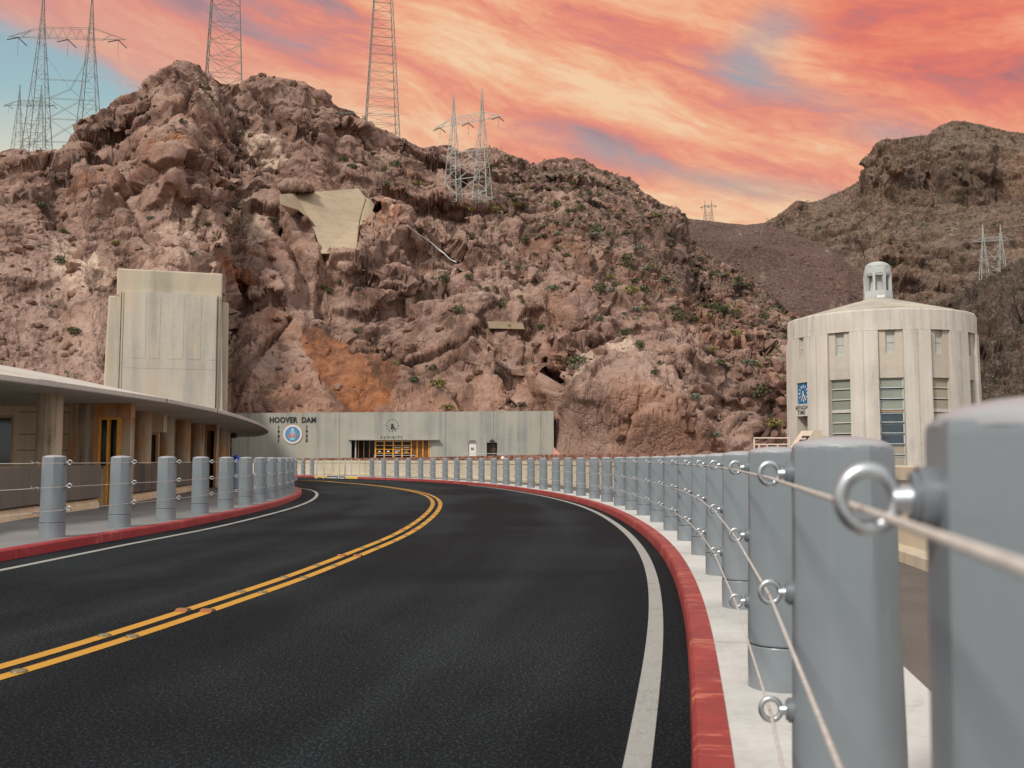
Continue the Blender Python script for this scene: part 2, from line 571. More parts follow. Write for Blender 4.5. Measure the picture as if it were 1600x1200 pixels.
m, g, b = new_mat('walkway_asphalt')
p = g.pos()
sp = g.noise(p, 60.0, 4, 0.7); big = g.noise(p, 0.8, 5, 0.6)
col = g.ramp(g.add(g.mul(big, 0.6), g.mul(sp, 0.4)), [(0.3, (0.075, 0.066, 0.060)), (0.7, (0.165, 0.148, 0.132))])
setp(g, b, col, 0.9, normal=g.bump(sp, 0.4, 0.01), spec=0.2)
M_WALK = m
m, g, b = new_mat('grey_walkway')
p = g.pos()
sp = g.noise(p, 40.0, 4, 0.7); big = g.noise(p, 0.5, 5, 0.6)
col = g.ramp(g.add(g.mul(big, 0.65), g.mul(sp, 0.35)), [(0.3, (0.13, 0.132, 0.132)), (0.7, (0.26, 0.258, 0.25))])
setp(g, b, col, 0.85, normal=g.bump(sp, 0.3, 0.01), spec=0.25)
M_WALKL = m

# sidewalk concrete with tooled joints (uv in metres)
m, g, b = new_mat('sidewalk_concrete')
p = g.pos(); uvs = g.sep(g.uv())
big = g.noise(p, 1.1, 6, 0.62); fine = g.noise(p, 26.0, 6, 0.7)
col = g.ramp(g.add(g.mul(big, 0.7), g.mul(fine, 0.3)), [(0.3, (0.36, 0.36, 0.34)), (0.5, (0.50, 0.50, 0.475)), (0.72, (0.60, 0.60, 0.57))])
fr = g.math('FRACT', g.mul(uvs[0], 1.0 / 3.05))
jt = g.math('LESS_THAN', fr, 0.0035)
col = g.mix(g.mul(jt, 0.75), col, (0.08, 0.075, 0.07))
stn = g.smooth(g.noise(p, 3.2, 5, 0.65, 0.5), 0.56, 0.72)
col = g.mix(g.mul(stn, 0.28), col, (0.24, 0.22, 0.19))
setp(g, b, col, 0.85, normal=g.bump(g.sub(g.mul(fine, 0.5), jt), 0.25, 0.01), spec=0.25)
M_SIDE = m

def mat_kerb(name, c1, c2, worn):
    m, g, b = new_mat(name)
    p = g.pos(); uvs = g.sep(g.uv())
    brush = g.noise(g.comb(g.mul(uvs[0], 13.0), g.mul(uvs[1], 2.2), 0.0), 1.0, 6, 0.7)
    big = g.noise(g.comb(g.mul(uvs[0], 1.3), g.mul(uvs[1], 3.0), 3.0), 1.0, 5, 0.6)
    col = g.ramp(g.add(g.mul(big, 0.5), g.mul(brush, 0.5)), [(0.33, c1), (0.60, c2)])
    wr = g.smooth(g.add(g.mul(brush, 0.55), g.mul(g.noise(p, 2.4, 6, 0.7), 0.45)), 0.515, 0.63)
    col = g.mix(g.mul(wr, 0.8), col, worn)
    grime = g.smooth(g.noise(g.comb(g.mul(uvs[0], 2.0), g.mul(uvs[1], 10.0), 9.0), 1.0, 6, 0.7), 0.58, 0.74)
    col = g.mix(g.mul(grime, 0.5), col, tuple(v * 0.35 for v in c1))
    fr = g.math('FRACT', g.add(g.mul(uvs[0], 1.0 / 3.05), 0.02))
    jt = g.math('LESS_THAN', fr, 0.004)
    col = g.mix(g.mul(jt, 0.85), col, (0.05, 0.015, 0.012))
    setp(g, b, col, g.add(0.22, g.mul(brush, 0.4)), normal=g.bump(g.sub(brush, jt), 0.45, 0.010), spec=0.5)
    return m
M_KRED = mat_kerb('red_kerb_paint', (0.19, 0.013, 0.014), (0.33, 0.032, 0.030), (0.56, 0.18, 0.11))
M_KREDL = mat_kerb('crimson_kerb_paint', (0.25, 0.016, 0.026), (0.38, 0.030, 0.042), (0.55, 0.16, 0.16))
M_KYEL = mat_kerb('yellow_kerb_paint', (0.50, 0.30, 0.03), (0.68, 0.44, 0.06), (0.5, 0.45, 0.35))

def mat_line(name, c, crackc, wear):
    m, g, b = new_mat(name)
    p = g.pos()
    sp = g.noise(p, 90.0, 3, 0.7); mid = g.noise(p, 5.0, 6, 0.7)
    col = g.ramp(mid, [(0.3, tuple(v * 0.82 for v in c)), (0.7, c)])
    w = g.smooth(g.add(g.mul(sp, 0.55), g.mul(mid, 0.45)), wear, wear + 0.12)
    col = g.mix(g.mul(w, 0.75), col, crackc)
    setp(g, b, col, 0.6, normal=g.bump(sp, 0.4, 0.006), spec=0.35)
    return m
M_YEL = mat_line('yellow_line_paint', (0.54, 0.275, 0.030), (0.14, 0.09, 0.02), 0.56)
M_WHT = mat_line('white_line_paint', (0.34, 0.35, 0.33), (0.14, 0.145, 0.14), 0.50)

# bollard: satin grey-blue powder coat
m, g, b = new_mat('bollard_paint')
p = g.objc()
n1 = g.noise(p, 2.0, 5, 0.6); n2 = g.noise(g.mapping(p, scale=(14, 14, 1.2)), 1.0, 4, 0.6)
col = g.ramp(g.add(g.mul(n1, 0.6), g.mul(n2, 0.4)), [(0.3, (0.180, 0.210, 0.232)), (0.7, (0.222, 0.252, 0.275))])
rnd_ = g.node('ShaderNodeObjectInfo').outputs['Random']
col = g.mix(g.mul(rnd_, 0.5), col, (0.165, 0.192, 0.213))
scr = g.smooth(g.noise(g.mapping(g.vmath('ADD', p, g.comb(g.mul(rnd_, 9.0), 0.0, 0.0)), scale=(30, 30, 5)), 1.0, 6, 0.75), 0.66, 0.72)
col = g.mix(g.mul(scr, 0.25), col, (0.34, 0.35, 0.35))
fade = g.smooth(g.noise(g.vmath('ADD', p, g.comb(0.0, g.mul(rnd_, 7.0), 0.0)), 3.0, 5, 0.65), 0.45, 0.7)
col = g.mix(g.mul(fade, 0.25), col, (0.26, 0.27, 0.275))
dirt = g.smooth(g.add(g.sep(p)[2], g.mul(g.noise(p, 9, 5, 0.7), 0.14)), 0.03, 0.16, 1.0, 0.0)
col = g.mix(g.mul(dirt, 0.35), col, (0.20, 0.19, 0.17))
setp(g, b, col, g.add(0.27, g.mul(n1, 0.12)), 0.0, normal=g.bump(g.noise(p, 160, 2, 0.5), 0.06, 0.004), spec=0.5)
M_BOL = m
M_BOLCAP = mat_plain('bollard_cap_sky_sheen', (0.30, 0.315, 0.33), 0.38, 0.0, 0.08)  # paler than the post: sky reflection on the dome put into the colour
M_GAP = mat_plain('shadow_gap_seal', (0.03, 0.033, 0.036), 0.8)
M_GALV = mat_plain('galvanised_steel', (0.46, 0.50, 0.52), 0.36, 0.9, 0.15, 30.0)
M_BOSS = mat_plain('dark_zinc', (0.17, 0.19, 0.21), 0.4, 0.3, 0.15, 30.0)
M_BRASS = mat_plain('brass_tag', (0.55, 0.32, 0.06), 0.4, 0.8)
m, g, b = new_mat('wire_rope')
p = g.pos()
n = g.noise(p, 60, 3)
setp(g, b, g.ramp(n, [(0.3, (0.50, 0.47, 0.43)), (0.7, (0.74, 0.71, 0.66))]), 0.45, 0.25)
M_ROPE = m

M_PARA = mat_concrete('tan_concrete', (0.48, 0.42, 0.325), (0.33, 0.285, 0.22), (0.52, 0.44, 0.31), 0.55, 1.2)
M_EXH = mat_concrete('exhibit_concrete', (0.345, 0.335, 0.295), (0.235, 0.24, 0.222), (0.40, 0.36, 0.29), 0.65, 0.55, bumps=0.15)
M_TOW = mat_concrete('tower_concrete', (0.52, 0.49, 0.44), (0.38, 0.365, 0.335), (0.52, 0.47, 0.40), 0.7, 0.8, bumps=0.2)
M_TOWB = mat_concrete('tower_board_concrete', (0.47, 0.435, 0.375), (0.34, 0.315, 0.275), (0.51, 0.44, 0.35), 0.3, 0.6, boards=0.2, bumps=0.35)
M_TOWR = mat_concrete('tower_roof_concrete', (0.40, 0.365, 0.30), (0.29, 0.265, 0.22), None, 0.2, 0.8)
M_LANT = mat_concrete('lantern_concrete', (0.40, 0.42, 0.41), (0.30, 0.315, 0.31), None, 0.3, 1.2)
M_SLAB = mat_concrete('weathered_slab_concrete', (0.49, 0.45, 0.38), (0.37, 0.35, 0.305), (0.54, 0.44, 0.33), 0.75, 0.5, bumps=0.2)
M_SLABT = mat_concrete('yellowed_slab_concrete', (0.46, 0.41, 0.325), (0.34, 0.305, 0.24), (0.53, 0.43, 0.32), 0.75, 0.5, bumps=0.2)
M_PIL = mat_concrete('stained_orange_glow_concrete', (0.46, 0.36, 0.26), (0.18, 0.12, 0.07), (0.56, 0.21, 0.045), 0.9, 2.4, bumps=0.2, warmamt=0.72)  # brown streak stains, plus the columns' orange glow put into the colour
M_PWALL = mat_concrete('pavilion_wall_concrete', (0.74, 0.59, 0.42), (0.56, 0.43, 0.29), (0.70, 0.48, 0.27), 0.4, 1.2, bumps=0.15)
M_PBAR = mat_concrete('dark_parapet_concrete', (0.155, 0.14, 0.12), (0.085, 0.077, 0.068), (0.20, 0.165, 0.13), 0.4, 1.0, bumps=0.15)
M_ROOF = mat_concrete('canopy_concrete', (0.50, 0.47, 0.42), (0.40, 0.375, 0.335), None, 0.15, 0.7, bumps=0.08)
M_SOFF = mat_concrete('canopy_soffit_concrete', (0.60, 0.55, 0.48), (0.50, 0.45, 0.39), None, 0.15, 0.9, bumps=0.05)
M_RETW = mat_concrete('hillside_concrete', (0.37, 0.295, 0.205), (0.29, 0.228, 0.155), (0.40, 0.30, 0.20), 0.3, 0.25, boards=1.15, bumps=0.25)
m, g, b = new_mat('red_stone_wall')
p = g.pos()
vo = g.node('ShaderNodeTexVoronoi', feature='F1'); g.put(vo.inputs['Vector'], p); vo.inputs['Scale'].default_value = 3.4
ed = g.voronoi(p, 3.4, 'DISTANCE_TO_EDGE')
col = g.ramp(g.sep(vo.outputs[1])[0], [(0.0, (0.11, 0.05, 0.035)), (0.5, (0.22, 0.10, 0.07)), (1.0, (0.30, 0.17, 0.13))])
col = g.mix(g.smooth(ed, 0.02, 0.07, 0.7, 0.0), col, (0.20, 0.15, 0.12))
setp(g, b, col, 0.9, normal=g.bump(ed, 0.6, 0.05), spec=0.2)
M_STONE = m

M_ORFR = mat_plain('amber_glow_bronze_frame', (0.80, 0.36, 0.035), 0.35, 0.1, 0.15)  # orange raised to carry the amber glow reflected by the doors
M_BRFR = mat_plain('brown_bronze_frame', (0.26, 0.13, 0.05), 0.4, 0.4, 0.15)
M_TANFR = mat_plain('tan_window_frame', (0.52, 0.34, 0.20), 0.5, 0.0, 0.1)
def mat_glass(name, c, rough=0.04, spec=0.8):
    m, g, b = new_mat(name)
    n = g.noise(g.pos(), 0.9, 3)
    setp(g, b, g.ramp(n, [(0.3, tuple(v * 0.75 for v in c)), (0.7, tuple(v * 1.25 for v in c))]), rough, normal=g.bump(g.noise(g.pos(), 0.7, 2), 0.03, 0.05), spec=spec)
    return m
M_GDARK = mat_glass('dark_glass', (0.006, 0.0055, 0.005), 0.08, 0.18)
M_GGRN = mat_glass('dark_green_glass', (0.02, 0.026, 0.02), 0.06, 0.6)
M_GBLUE = mat_glass('blue_glass', (0.028, 0.046, 0.060), 0.06, 0.6)
M_BLIND = mat_plain('sage_blind', (0.205, 0.222, 0.185), 0.55, 0.0, 0.12, 0.6)
M_BLIND2 = mat_plain('olive_blind', (0.30, 0.275, 0.215), 0.55, 0.0, 0.12, 0.6)
M_PALEBL = mat_plain('pale_blind', (0.42, 0.43, 0.385), 0.6, 0.0, 0.1)
M_FRBL = mat_plain('pale_blue_frame', (0.46, 0.53, 0.54), 0.4, 0.2, 0.1)
M_FRGR = mat_plain('pale_grey_frame', (0.50, 0.49, 0.45), 0.5, 0.1, 0.1)
M_PANELO = mat_plain('reddish_brown_panel', (0.20, 0.075, 0.018), 0.5, 0.1, 0.5, 2.0)  # plain reddish brown; in the right entrance panes it stands for a reflection
M_BLACK = mat_plain('black_metal', (0.015, 0.016, 0.016), 0.5, 0.2)
M_LETTER = mat_plain('dark_lettering', (0.022, 0.024, 0.022), 0.55)
M_LETTER2 = mat_plain('weathered_lettering', (0.10, 0.095, 0.085), 0.6)
M_WHITE = mat_plain('white_paint', (0.72, 0.66, 0.61), 0.5, 0.0, 0.06)
M_CREAM = mat_plain('cream_railing_paint', (0.74, 0.60, 0.50), 0.45, 0.0, 0.06)
M_RAILG = mat_plain('pale_grey_rail', (0.50, 0.52, 0.51), 0.4, 0.4, 0.08)
M_BROWND = mat_plain('dark_brown_door', (0.035, 0.016, 0.010), 0.5)
M_CLOCK = mat_plain('blue_clock_face', (0.012, 0.125, 0.27), 0.45, 0.0, 0.10, 1.5)
M_EBLUE = mat_plain('emblem_blue', (0.10, 0.25, 0.50), 0.5, 0.0, 0.15, 2.0)
M_ETEAL = mat_plain('emblem_teal', (0.24, 0.52, 0.56), 0.5, 0.0, 0.12, 2.0)
M_ERED = mat_plain('emblem_red', (0.55, 0.17, 0.16), 0.5, 0.0, 0.12, 2.0)
M_EGREY = mat_plain('emblem_grey', (0.36, 0.40, 0.42), 0.5, 0.0, 0.12, 2.0)
M_STEEL = mat_plain('weathered_pylon_steel', (0.20, 0.225, 0.205), 0.6, 0.3, 0.25, 0.4)
M_STEELL = mat_plain('pale_pylon_steel', (0.40, 0.42, 0.39), 0.55, 0.3, 0.2, 0.4)
M_INSUL = mat_plain('dark_insulator', (0.045, 0.05, 0.045), 0.4)
M_WIRE = mat_plain('aluminium_conductor', (0.42, 0.40, 0.38), 0.4, 0.6)
M_AMBER = mat_plain('orange_reflector', (0.30, 0.085, 0.02), 0.3, 0.0, 0.1)
M_BUTTON = mat_plain('dirty_yellow_ceramic', (0.15, 0.125, 0.06), 0.4, 0.0, 0.45, 40.0)
M_CYAN = mat_plain('blue_plastic', (0.02, 0.07, 0.52), 0.4)
M_PALEB = mat_plain('pale_blue_paint', (0.22, 0.31, 0.38), 0.45)

# rock: mineral colours, varnish, dust; 'tint' attribute = r pale scar, g orange stain, b dark varnish
def mat_rock(name, lo, mid, hi, dust, varnish=0.6, green=0.0, scale=1.0, dustamt=0.6, bumps=1.0, gcol=(0.075, 0.085, 0.035)):
    m, g, b = new_mat(name)
    p = g.pos()
    at = g.node('ShaderNodeAttribute', attribute_name='tint')
    tr, tg, tb = g.sep(at.outputs['Vector'])[0:3]
    n0 = g.noise(p, 0.022 * scale, 5, 0.6)
    n1 = g.noise(p, 0.09 * scale, 7, 0.66, 0.6)
    n2 = g.noise(p, 0.55 * scale, 8, 0.72, 0.4)
    n3 = g.noise(p, 2.6 * scale, 6, 0.7)
    f = g.add(g.add(g.mul(n0, 0.22), g.mul(n1, 0.34)), g.add(g.mul(n2, 0.32), g.mul(n3, 0.12)))
    col = g.ramp(f, [(0.385, lo), (0.50, mid), (0.61, hi)])
    hue = g.noise(p, 0.05 * scale, 4, 0.6)
    col = g.mix(g.smooth(hue, 0.50, 0.68, 0.0, 0.45), col, tuple(mid[i] * k for i, k in enumerate((1.35, 1.05, 0.8))))
    nz = g.sep(g.normal())[2]
    flat = g.smooth(g.add(nz, g.mul(g.sub(n2, 0.5), 0.8)), 0.55, 0.90)
    col = g.mix(g.mul(flat, dustamt), col, dust)
    vs = g.noise(g.mapping(p, scale=(0.16 * scale, 0.16 * scale, 0.05 * scale)), 1.0, 7, 0.7, 0.5)
    vz = g.smooth(g.add(vs, g.mul(g.sub(n2, 0.5), 0.30)), 0.515, 0.60)
    col = g.mix(g.mul(vz, varnish), col, g.mix(g.smooth(n2, 0.45, 0.6), tuple(v * 0.55 for v in lo), tuple(v * k for v, k in zip(lo, (1.35, 1.15, 0.9)))))
    # shaped stains
    nb = g.add(g.mul(n2, 0.6), g.mul(n3, 0.4))
    stre = g.noise(g.mapping(p, scale=(0.6, 0.6, 0.08)), 1.0, 6, 0.7)
    po = g.smooth(g.add(tg, g.mul(g.sub(g.add(g.mul(nb, 0.5), g.mul(stre, 0.5)), 0.5), 1.7)), 0.35, 0.75)
    col = g.mix(g.mul(po, 0.72), col, g.ramp(n2, [(0.40, (0.13, 0.042, 0.016)), (0.60, (0.34, 0.125, 0.042))]))
    pp = g.smooth(g.add(tr, g.mul(g.sub(nb, 0.5), 1.7)), 0.35, 0.85)
    col = g.mix(g.mul(pp, 0.62), col, g.ramp(n2, [(0.35, (0.52, 0.365, 0.265)), (0.62, (0.74, 0.585, 0.46))]))
    pd = g.smooth(g.add(tb, g.mul(g.sub(g.add(g.mul(nb, 0.4), g.mul(stre, 0.6)), 0.5), 2.0)), 0.35, 0.8)
    col = g.mix(g.mul(pd, 0.75), col, (0.052, 0.038, 0.032))
    if green > 0:
        vv = g.node('ShaderNodeTexVoronoi', feature='F1')
        g.put(vv.inputs['Vector'], p); vv.inputs['Scale'].default_value = 0.55 * scale
        spot = g.smooth(g.add(vv.outputs[0], g.mul(g.sub(n3, 0.5), 0.9)), 0.28, 0.42, 1.0, 0.0)
        pick = g.smooth(g.add(g.mul(n1, 0.6), g.mul(g.sep(vv.outputs[1])[0], 0.4)), 0.42, 0.56)
        gc = g.mix(g.sep(vv.outputs[1])[1], gcol, tuple(v * 1.9 for v in gcol))
        col = g.mix(g.mul(g.mul(spot, pick), green), col, gc)
    ed = g.voronoi(g.vmath('ADD', p, g.vmath('MULTIPLY', g.vmath('SUBTRACT', g.noise(p, 0.5 * scale, 4, 0.6, out='Color'), (0.5, 0.5, 0.5)), (2.5, 2.5, 2.5))), 0.42 * scale, 'DISTANCE_TO_EDGE')
    crack = g.smooth(ed, 0.0, 0.07)
    ed2 = g.voronoi(p, 1.5 * scale, 'DISTANCE_TO_EDGE')
    h = g.add(g.add(g.mul(crack, 0.8), g.mul(n2, 0.9)), g.add(g.mul(n3, 0.28), g.mul(g.smooth(ed2, 0.0, 0.08), 0.15)))
    h = g.add(h, g.mul(g.smooth(g.voronoi(g.vmath('ADD', p, g.vmath('MULTIPLY', g.noise(p, 1.2 * scale, 3, 0.6, out='Color'), (1.2, 1.2, 1.2))), 0.85 * scale, 'DISTANCE_TO_EDGE'), 0.0, 0.05), 0.25))
    nr = g.bump(h, 0.95 * bumps, 1.1 / scale)
    setp(g, b, col, 0.92, normal=nr, spec=0.12)
    return m
M_ROCK = mat_rock('red_brown_rock', (0.112, 0.066, 0.053), (0.285, 0.180, 0.142), (0.46, 0.318, 0.254), (0.365, 0.255, 0.212), 0.68, 0.0, bumps=0.5, dustamt=0.5)
M_FAR = mat_rock('far_hill_rock', (0.105, 0.070, 0.058), (0.225, 0.152, 0.118), (0.36, 0.26, 0.20), (0.30, 0.22, 0.168), 0.5, 0.45, 0.75, 0.6, 0.9, (0.10, 0.105, 0.055))
M_GRAV = mat_rock('gravel_rock', (0.115, 0.070, 0.060), (0.185, 0.115, 0.098), (0.25, 0.175, 0.15), (0.215, 0.145, 0.125), 0.2, 0.0, 1.3, 0.4, 1.0)
M_DARKH = mat_rock('dark_rubble_rock', (0.085, 0.062, 0.054), (0.165, 0.118, 0.098), (0.27, 0.20, 0.16), (0.22, 0.165, 0.132), 0.5, 0.8, 1.5, 0.5, 1.0)
M_RUB = mat_plain('rubble_stone', (0.20, 0.118, 0.088), 0.9, 0.0, 0.45, 0.08, 0.15)
m, g, b = new_mat('ground_dirt')
n = g.noise(g.pos(), 0.2, 6, 0.6)
setp(g, b, g.ramp(n, [(0.3, (0.14, 0.09, 0.07)), (0.7, (0.24, 0.16, 0.12))]), 0.95, spec=0.1)
M_GROUND = m
def mat_leaf(name, c1, c2):
    m, g, b = new_mat(name)
    n = g.noise(g.pos(), 3.0, 4, 0.7)
    setp(g, b, g.ramp(n, [(0.35, c1), (0.65, c2)]), 0.7, spec=0.2)
    return m
M_SHG = mat_leaf('green_scrub', (0.060, 0.066, 0.030), (0.13, 0.135, 0.065))
M_SHY = mat_leaf('yellow_scrub', (0.14, 0.12, 0.035), (0.26, 0.22, 0.08))
M_SHS = mat_leaf('sage_scrub', (0.125, 0.13, 0.095), (0.22, 0.225, 0.17))
M_TWIG = mat_plain('dry_twig', (0.12, 0.09, 0.06), 0.9)
# ------------------------------------------------------------------ ground, road, kerbs
SW = 0.13                                     # kerb height
mb = MB(); S = 2500.0
nG = 24
for i in range(nG + 1):
    for j in range(nG + 1):
        mb.v.append((-S + 2 * S * i / nG, -S + 2 * S * j / nG, -0.02))
for i in range(nG):
    for j in range(nG):
        a = i * (nG + 1) + j
        mb.f.append((a, a + nG + 1, a + nG + 2, a + 1))
tag(mb.build('ground', M_GROUND), kind='structure')

offs = np.linspace(0.02, -11.5, 16)
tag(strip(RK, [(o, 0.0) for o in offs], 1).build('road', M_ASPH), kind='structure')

sR = arclen(RK)
def cut(pts, i0, i1): return pts[max(0, i0):i1]
def idx_px(pts, x, z=0.0, start=40):
    """index on a ground curve whose projection is at photo column x"""
    best = None
    for i in range(len(pts)):
        if pts[i][1] < 0.6: continue
        px, py = proj(pts[i][0], pts[i][1], z)
        dd = abs(px - x)
        if best is None or dd < best[0]: best = (dd, i)
    return best[1]
def cross_px(pts, x, z=0.0):
    """first point along the curve (from the camera) crossing photo column x -> position, tangent"""
    prev = None
    for i in range(len(pts)):
        if pts[i][1] < 0.55: continue
        px, py = proj(pts[i][0], pts[i][1], z)
        if prev is not None and (prev - x) * (px - x) <= 0 and prev != px:
            t = (x - prev) / (px - prev)
            q = pts[i - 1] * (1 - t) + pts[i] * t
            tg = pts[min(i + 1, len(pts) - 1)] - pts[i - 2]
            return q, tg / np.linalg.norm(tg)
        prev = px
    return None, None
KERB = [(0.0, 0.0), (0.008, SW - 0.02), (0.025, SW), (0.15, SW), (0.15, -0.02)]
iA = idx_px(RK, 560); iB = idx_px(RK, 541); iC = idx_px(RK, 510); iD = idx_px(RK, 492)
def kerb(name, pts, prof, mat, side):
    o = strip(pts, prof, side).build(name, mat)
    return tag(o, kind='structure')
kerb('kerb', RK[:iA + 1], KERB, M_KRED, 1)
LOWK = [(0.0, 0.0), (0.008, 0.04), (0.025, 0.05), (0.15, 0.05), (0.15, -0.02)]
kerb('kerb_ramp', RK[iA:iB + 1], KERB, M_KYEL, 1)
kerb('kerb_ramp', RK[iB:iC + 1], LOWK, M_SIDE, 1)
kerb('kerb_ramp', RK[iC:iD + 1], KERB, M_KYEL, 1)
kerb('kerb', RK[iD:], KERB, M_KRED, 1)
kerb('kerb', LK, KERB, M_KREDL, -1)

tag(strip(RK, [(0.15, SW - 0.003), (0.55, SW - 0.003), (1.10, SW - 0.003)], 1).build('pavement', M_SIDE), kind='structure')
tag(strip(RK, [(1.10, SW - 0.012), (2.0, SW - 0.012), (3.2, SW - 0.012)], 1).build('footpath', M_WALK), kind='structure')
# left walkway: between the left kerb and the pavilion
left_in = [p + n_ * 0.15 for p, n_ in zip(LK, normals(LK, -1))]
mb = MB()
cx = [(p[0], p[1], SW - 0.003) for p in left_in]
for p in cx: mb.v.append(p); 
for p in cx: mb.v.append((-40.0, min(max(p[1], -6.0), 48.0) * 0.98, SW - 0.003))
n_ = len(cx)
for i in range(n_ - 1): mb.f.append((i, i + 1, n_ + i + 1, n_ + i))
tag(mb.build('left_walkway', M_WALKL), kind='structure')

# painted lines
EDGE = [(-0.265, 0.004), (-0.155, 0.004)]
iE = idx_px(RK, 735)
tag(strip(RK[:iE], EDGE, 1).build('white_edge_line', M_WHT), kind='structure')
tag(strip(LK, [(0.46, 0.004), (0.565, 0.004)], 1).build('white_edge_line', M_WHT), kind='structure')
tag(strip(YC, [(0.05, 0.004), (0.155, 0.004)], 1).build('yellow_centre_line', M_YEL), kind='structure')
tag(strip(YC, [(-0.155, 0.004), (-0.05, 0.004)], 1).build('yellow_centre_line', M_YEL), kind='structure')

# ------------------------------------------------------------------ lane buttons and reflectors
sY = arclen(YC)
def at_s(pts, s, q):
    return np.array([np.interp(q, s, pts[:, 0]), np.interp(q, s, pts[:, 1])])
def s_of_px(pts, s, x):
    q, t = cross_px(pts, x)
    i = np.argmin(np.linalg.norm(pts - q, axis=1))
    return s[i]
refl_mb = MB()
prof = [(-0.05, -0.05), (0.05, -0.05), (0.05, 0.05), (-0.05, 0.05)]
def build_reflector():
    root = thing('road_reflector', 'x', 'road reflector')
    a = MB(); v = [(-.05, -.05, 0), (.05, -.05, 0), (.05, .05, 0), (-.05, .05, 0), (-.045, -.022, .02), (.045, -.022, .02), (.045, .022, .02), (-.045, .022, .02)]
    a.v = v; a.f = [(4, 5, 6, 7), (1, 2, 6, 5), (3, 0, 4, 7), (2, 3, 7, 6), (0, 3, 2, 1)]
    a.build('housing', M_BUTTON, root)
    b_ = MB(); b_.v = [(-.05, -.0505, .0), (.05, -.0505, .0), (.046, -.0225, .0205), (-.046, -.0225, .0205)]; b_.f = [(0, 1, 2, 3)]
    b_.build('reflector_face', M_AMBER, root)
    return root
def build_button():
    a = MB().lathe([(0.046, 0.0), (0.044, 0.006), (0.036, 0.011), (0.020, 0.014), (0.0, 0.015)], 20)
    return a.build('lane_button', M_BUTTON, None, smooth=True)
refl = build_reflector(); butt = build_button()
firstR = True; firstB = True
s0 = s_of_px(YC, sY, 312)
cntR = {1: 0, -1: 0}; cntB = {1: 0, -1: 0}
side_name = {1: 'outer', -1: 'inner'}
for k in range(-5, 26):
    q = s0 + k * 1.13
    if q < 3.0: continue
    c = at_s(YC, sY, q); c2 = at_s(YC, sY, q + 0.2)
    tg = (c2 - c) / np.linalg.norm(c2 - c); nr = np.array([tg[1], -tg[0]])
    for sd in (1, -1):
        pnt = c + nr * 0.1025 * sd
        if proj(pnt[0], pnt[1], 0)[0] < -30: continue
        ang = math.atan2(tg[1], tg[0]) - math.pi / 2
        if k % 4 == 0:
            cntR[sd] += 1
            o = refl if firstR else copy_tree(refl); firstR = False
            o.location = (pnt[0], pnt[1], 0.005); o.rotation_euler = (0, 0, ang)
            tag(o, '%s orange square reflector from the camera on the %s yellow line' % (nth(cntR[sd]), side_name[sd]), 'road reflector', 'orange reflectors on the centre line')
        else:
            cntB[sd] += 1
            o = butt if firstB else copy_tree(butt); firstB = False
            o.location = (pnt[0], pnt[1], 0.005); o.rotation_euler = (0, 0, ang)
            tag(o, '%s low round button from the camera on the %s yellow line' % (nth(cntB[sd]), side_name[sd]), 'lane button', 'round buttons on the centre line')

# ------------------------------------------------------------------ bollards
BH = 1.115
EYES = (1.035, 0.71, 0.395)
def build_bollard():
    root = thing('bollard', 'x', 'bollard')
    def facet(t, z):
        k = min(1.0, max(0.0, (z - 0.30) / 0.70))
        a_ = math.pi / 8
        u = ((t + a_) % (2 * a_)) - a_
        rr = min(1.025, 0.952 / math.cos(u))
        return 1.0 + (rr - 1.0) * k
    a = MB().lathe([(0.166, 0.0), (0.166, 0.006), (0.1645, 0.012), (0.163, 0.195), (0.160, 0.200)], 48)
    a.build('base_sleeve', M_BOL, root, auto=R(30))
    a = MB().lathe([(0.1545, 0.198), (0.1545, 0.207)], 48); a.build('seam', M_GAP, root, auto=R(40))
    zs = [0.206, 0.212, 0.30, 0.46, 0.6, 0.75, 0.9, 1.095, 1.11]
    a = MB().lathe([(0.1585, zs[0]), (0.1615, zs[1])] + [(0.1615 - 0.0135 * (z - 0.212) / 0.85, z) for z in zs[2:-1]] + [(0.1472, 1.103), (0.1445, 1.110)], 64, rfun=facet)
    a.build('post', M_BOL, root, auto=R(25))
    a = MB().lathe([(0.1415, 1.105), (0.1405, 1.112), (0.134, 1.118), (0.115, 1.125), (0.08, 1.132), (0.04, 1.136), (0.0, 1.137)], 48)
    a.build('cap', M_BOLCAP, root, auto=R(40))
    for z in EYES:
        r0 = 0.148 + 0.0125 * (1.06 - z) / 0.85
        e = MB()
        e.bar((r0 - 0.012, 0, z), (r0 + 0.011, 0, z), 0.033, 20)
        e.bar((r0 + 0.011, 0, z), (r0 + 0.018, 0, z), 0.027, 16)
        eb = e.build('eyebolt', M_BOSS, root, auto=R(40))
        rg = MB(); rg.bar((r0 + 0.01, 0, z), (r0 + 0.036, 0, z), 0.0165, 14, 0.0125)
        rg.torus((r0 + 0.061, 0, z), (1, 0, 0), (0, 0, 1), 0.0285, 0.0080, 32, 12)
        rg.build('ring', M_GALV, eb, auto=R(40))
    return root
proto_b = build_bollard()
first_b = [True]
def ringpoint(q, nrm, z, k=0.92):
    r0 = (0.148 + 0.0125 * (1.06 - z) / 0.85 + 0.061) * k
    return Vector((q[0] + nrm[0] * r0, q[1] + nrm[1] * r0, SW + z - 0.016))
def place_bollard(q, tg, side, label, group):
    nrm = np.array([tg[1], -tg[0]]) * (-side)           # towards the road
    o = proto_b if first_b[0] else copy_tree(proto_b)
    first_b[0] = False
    k_ = 0.92 if side > 0 else 1.05
    o.scale = (k_, k_, 1.0)
    o.location = (q[0], q[1], SW - 0.004)
    o.rotation_euler = (0, 0, math.atan2(nrm[1], nrm[0]))
    tag(o, label, 'bollard', group)
    return nrm
BO = 0.425
RB = offset(RK, BO, 1); LB = offset(LK, BO, -1)
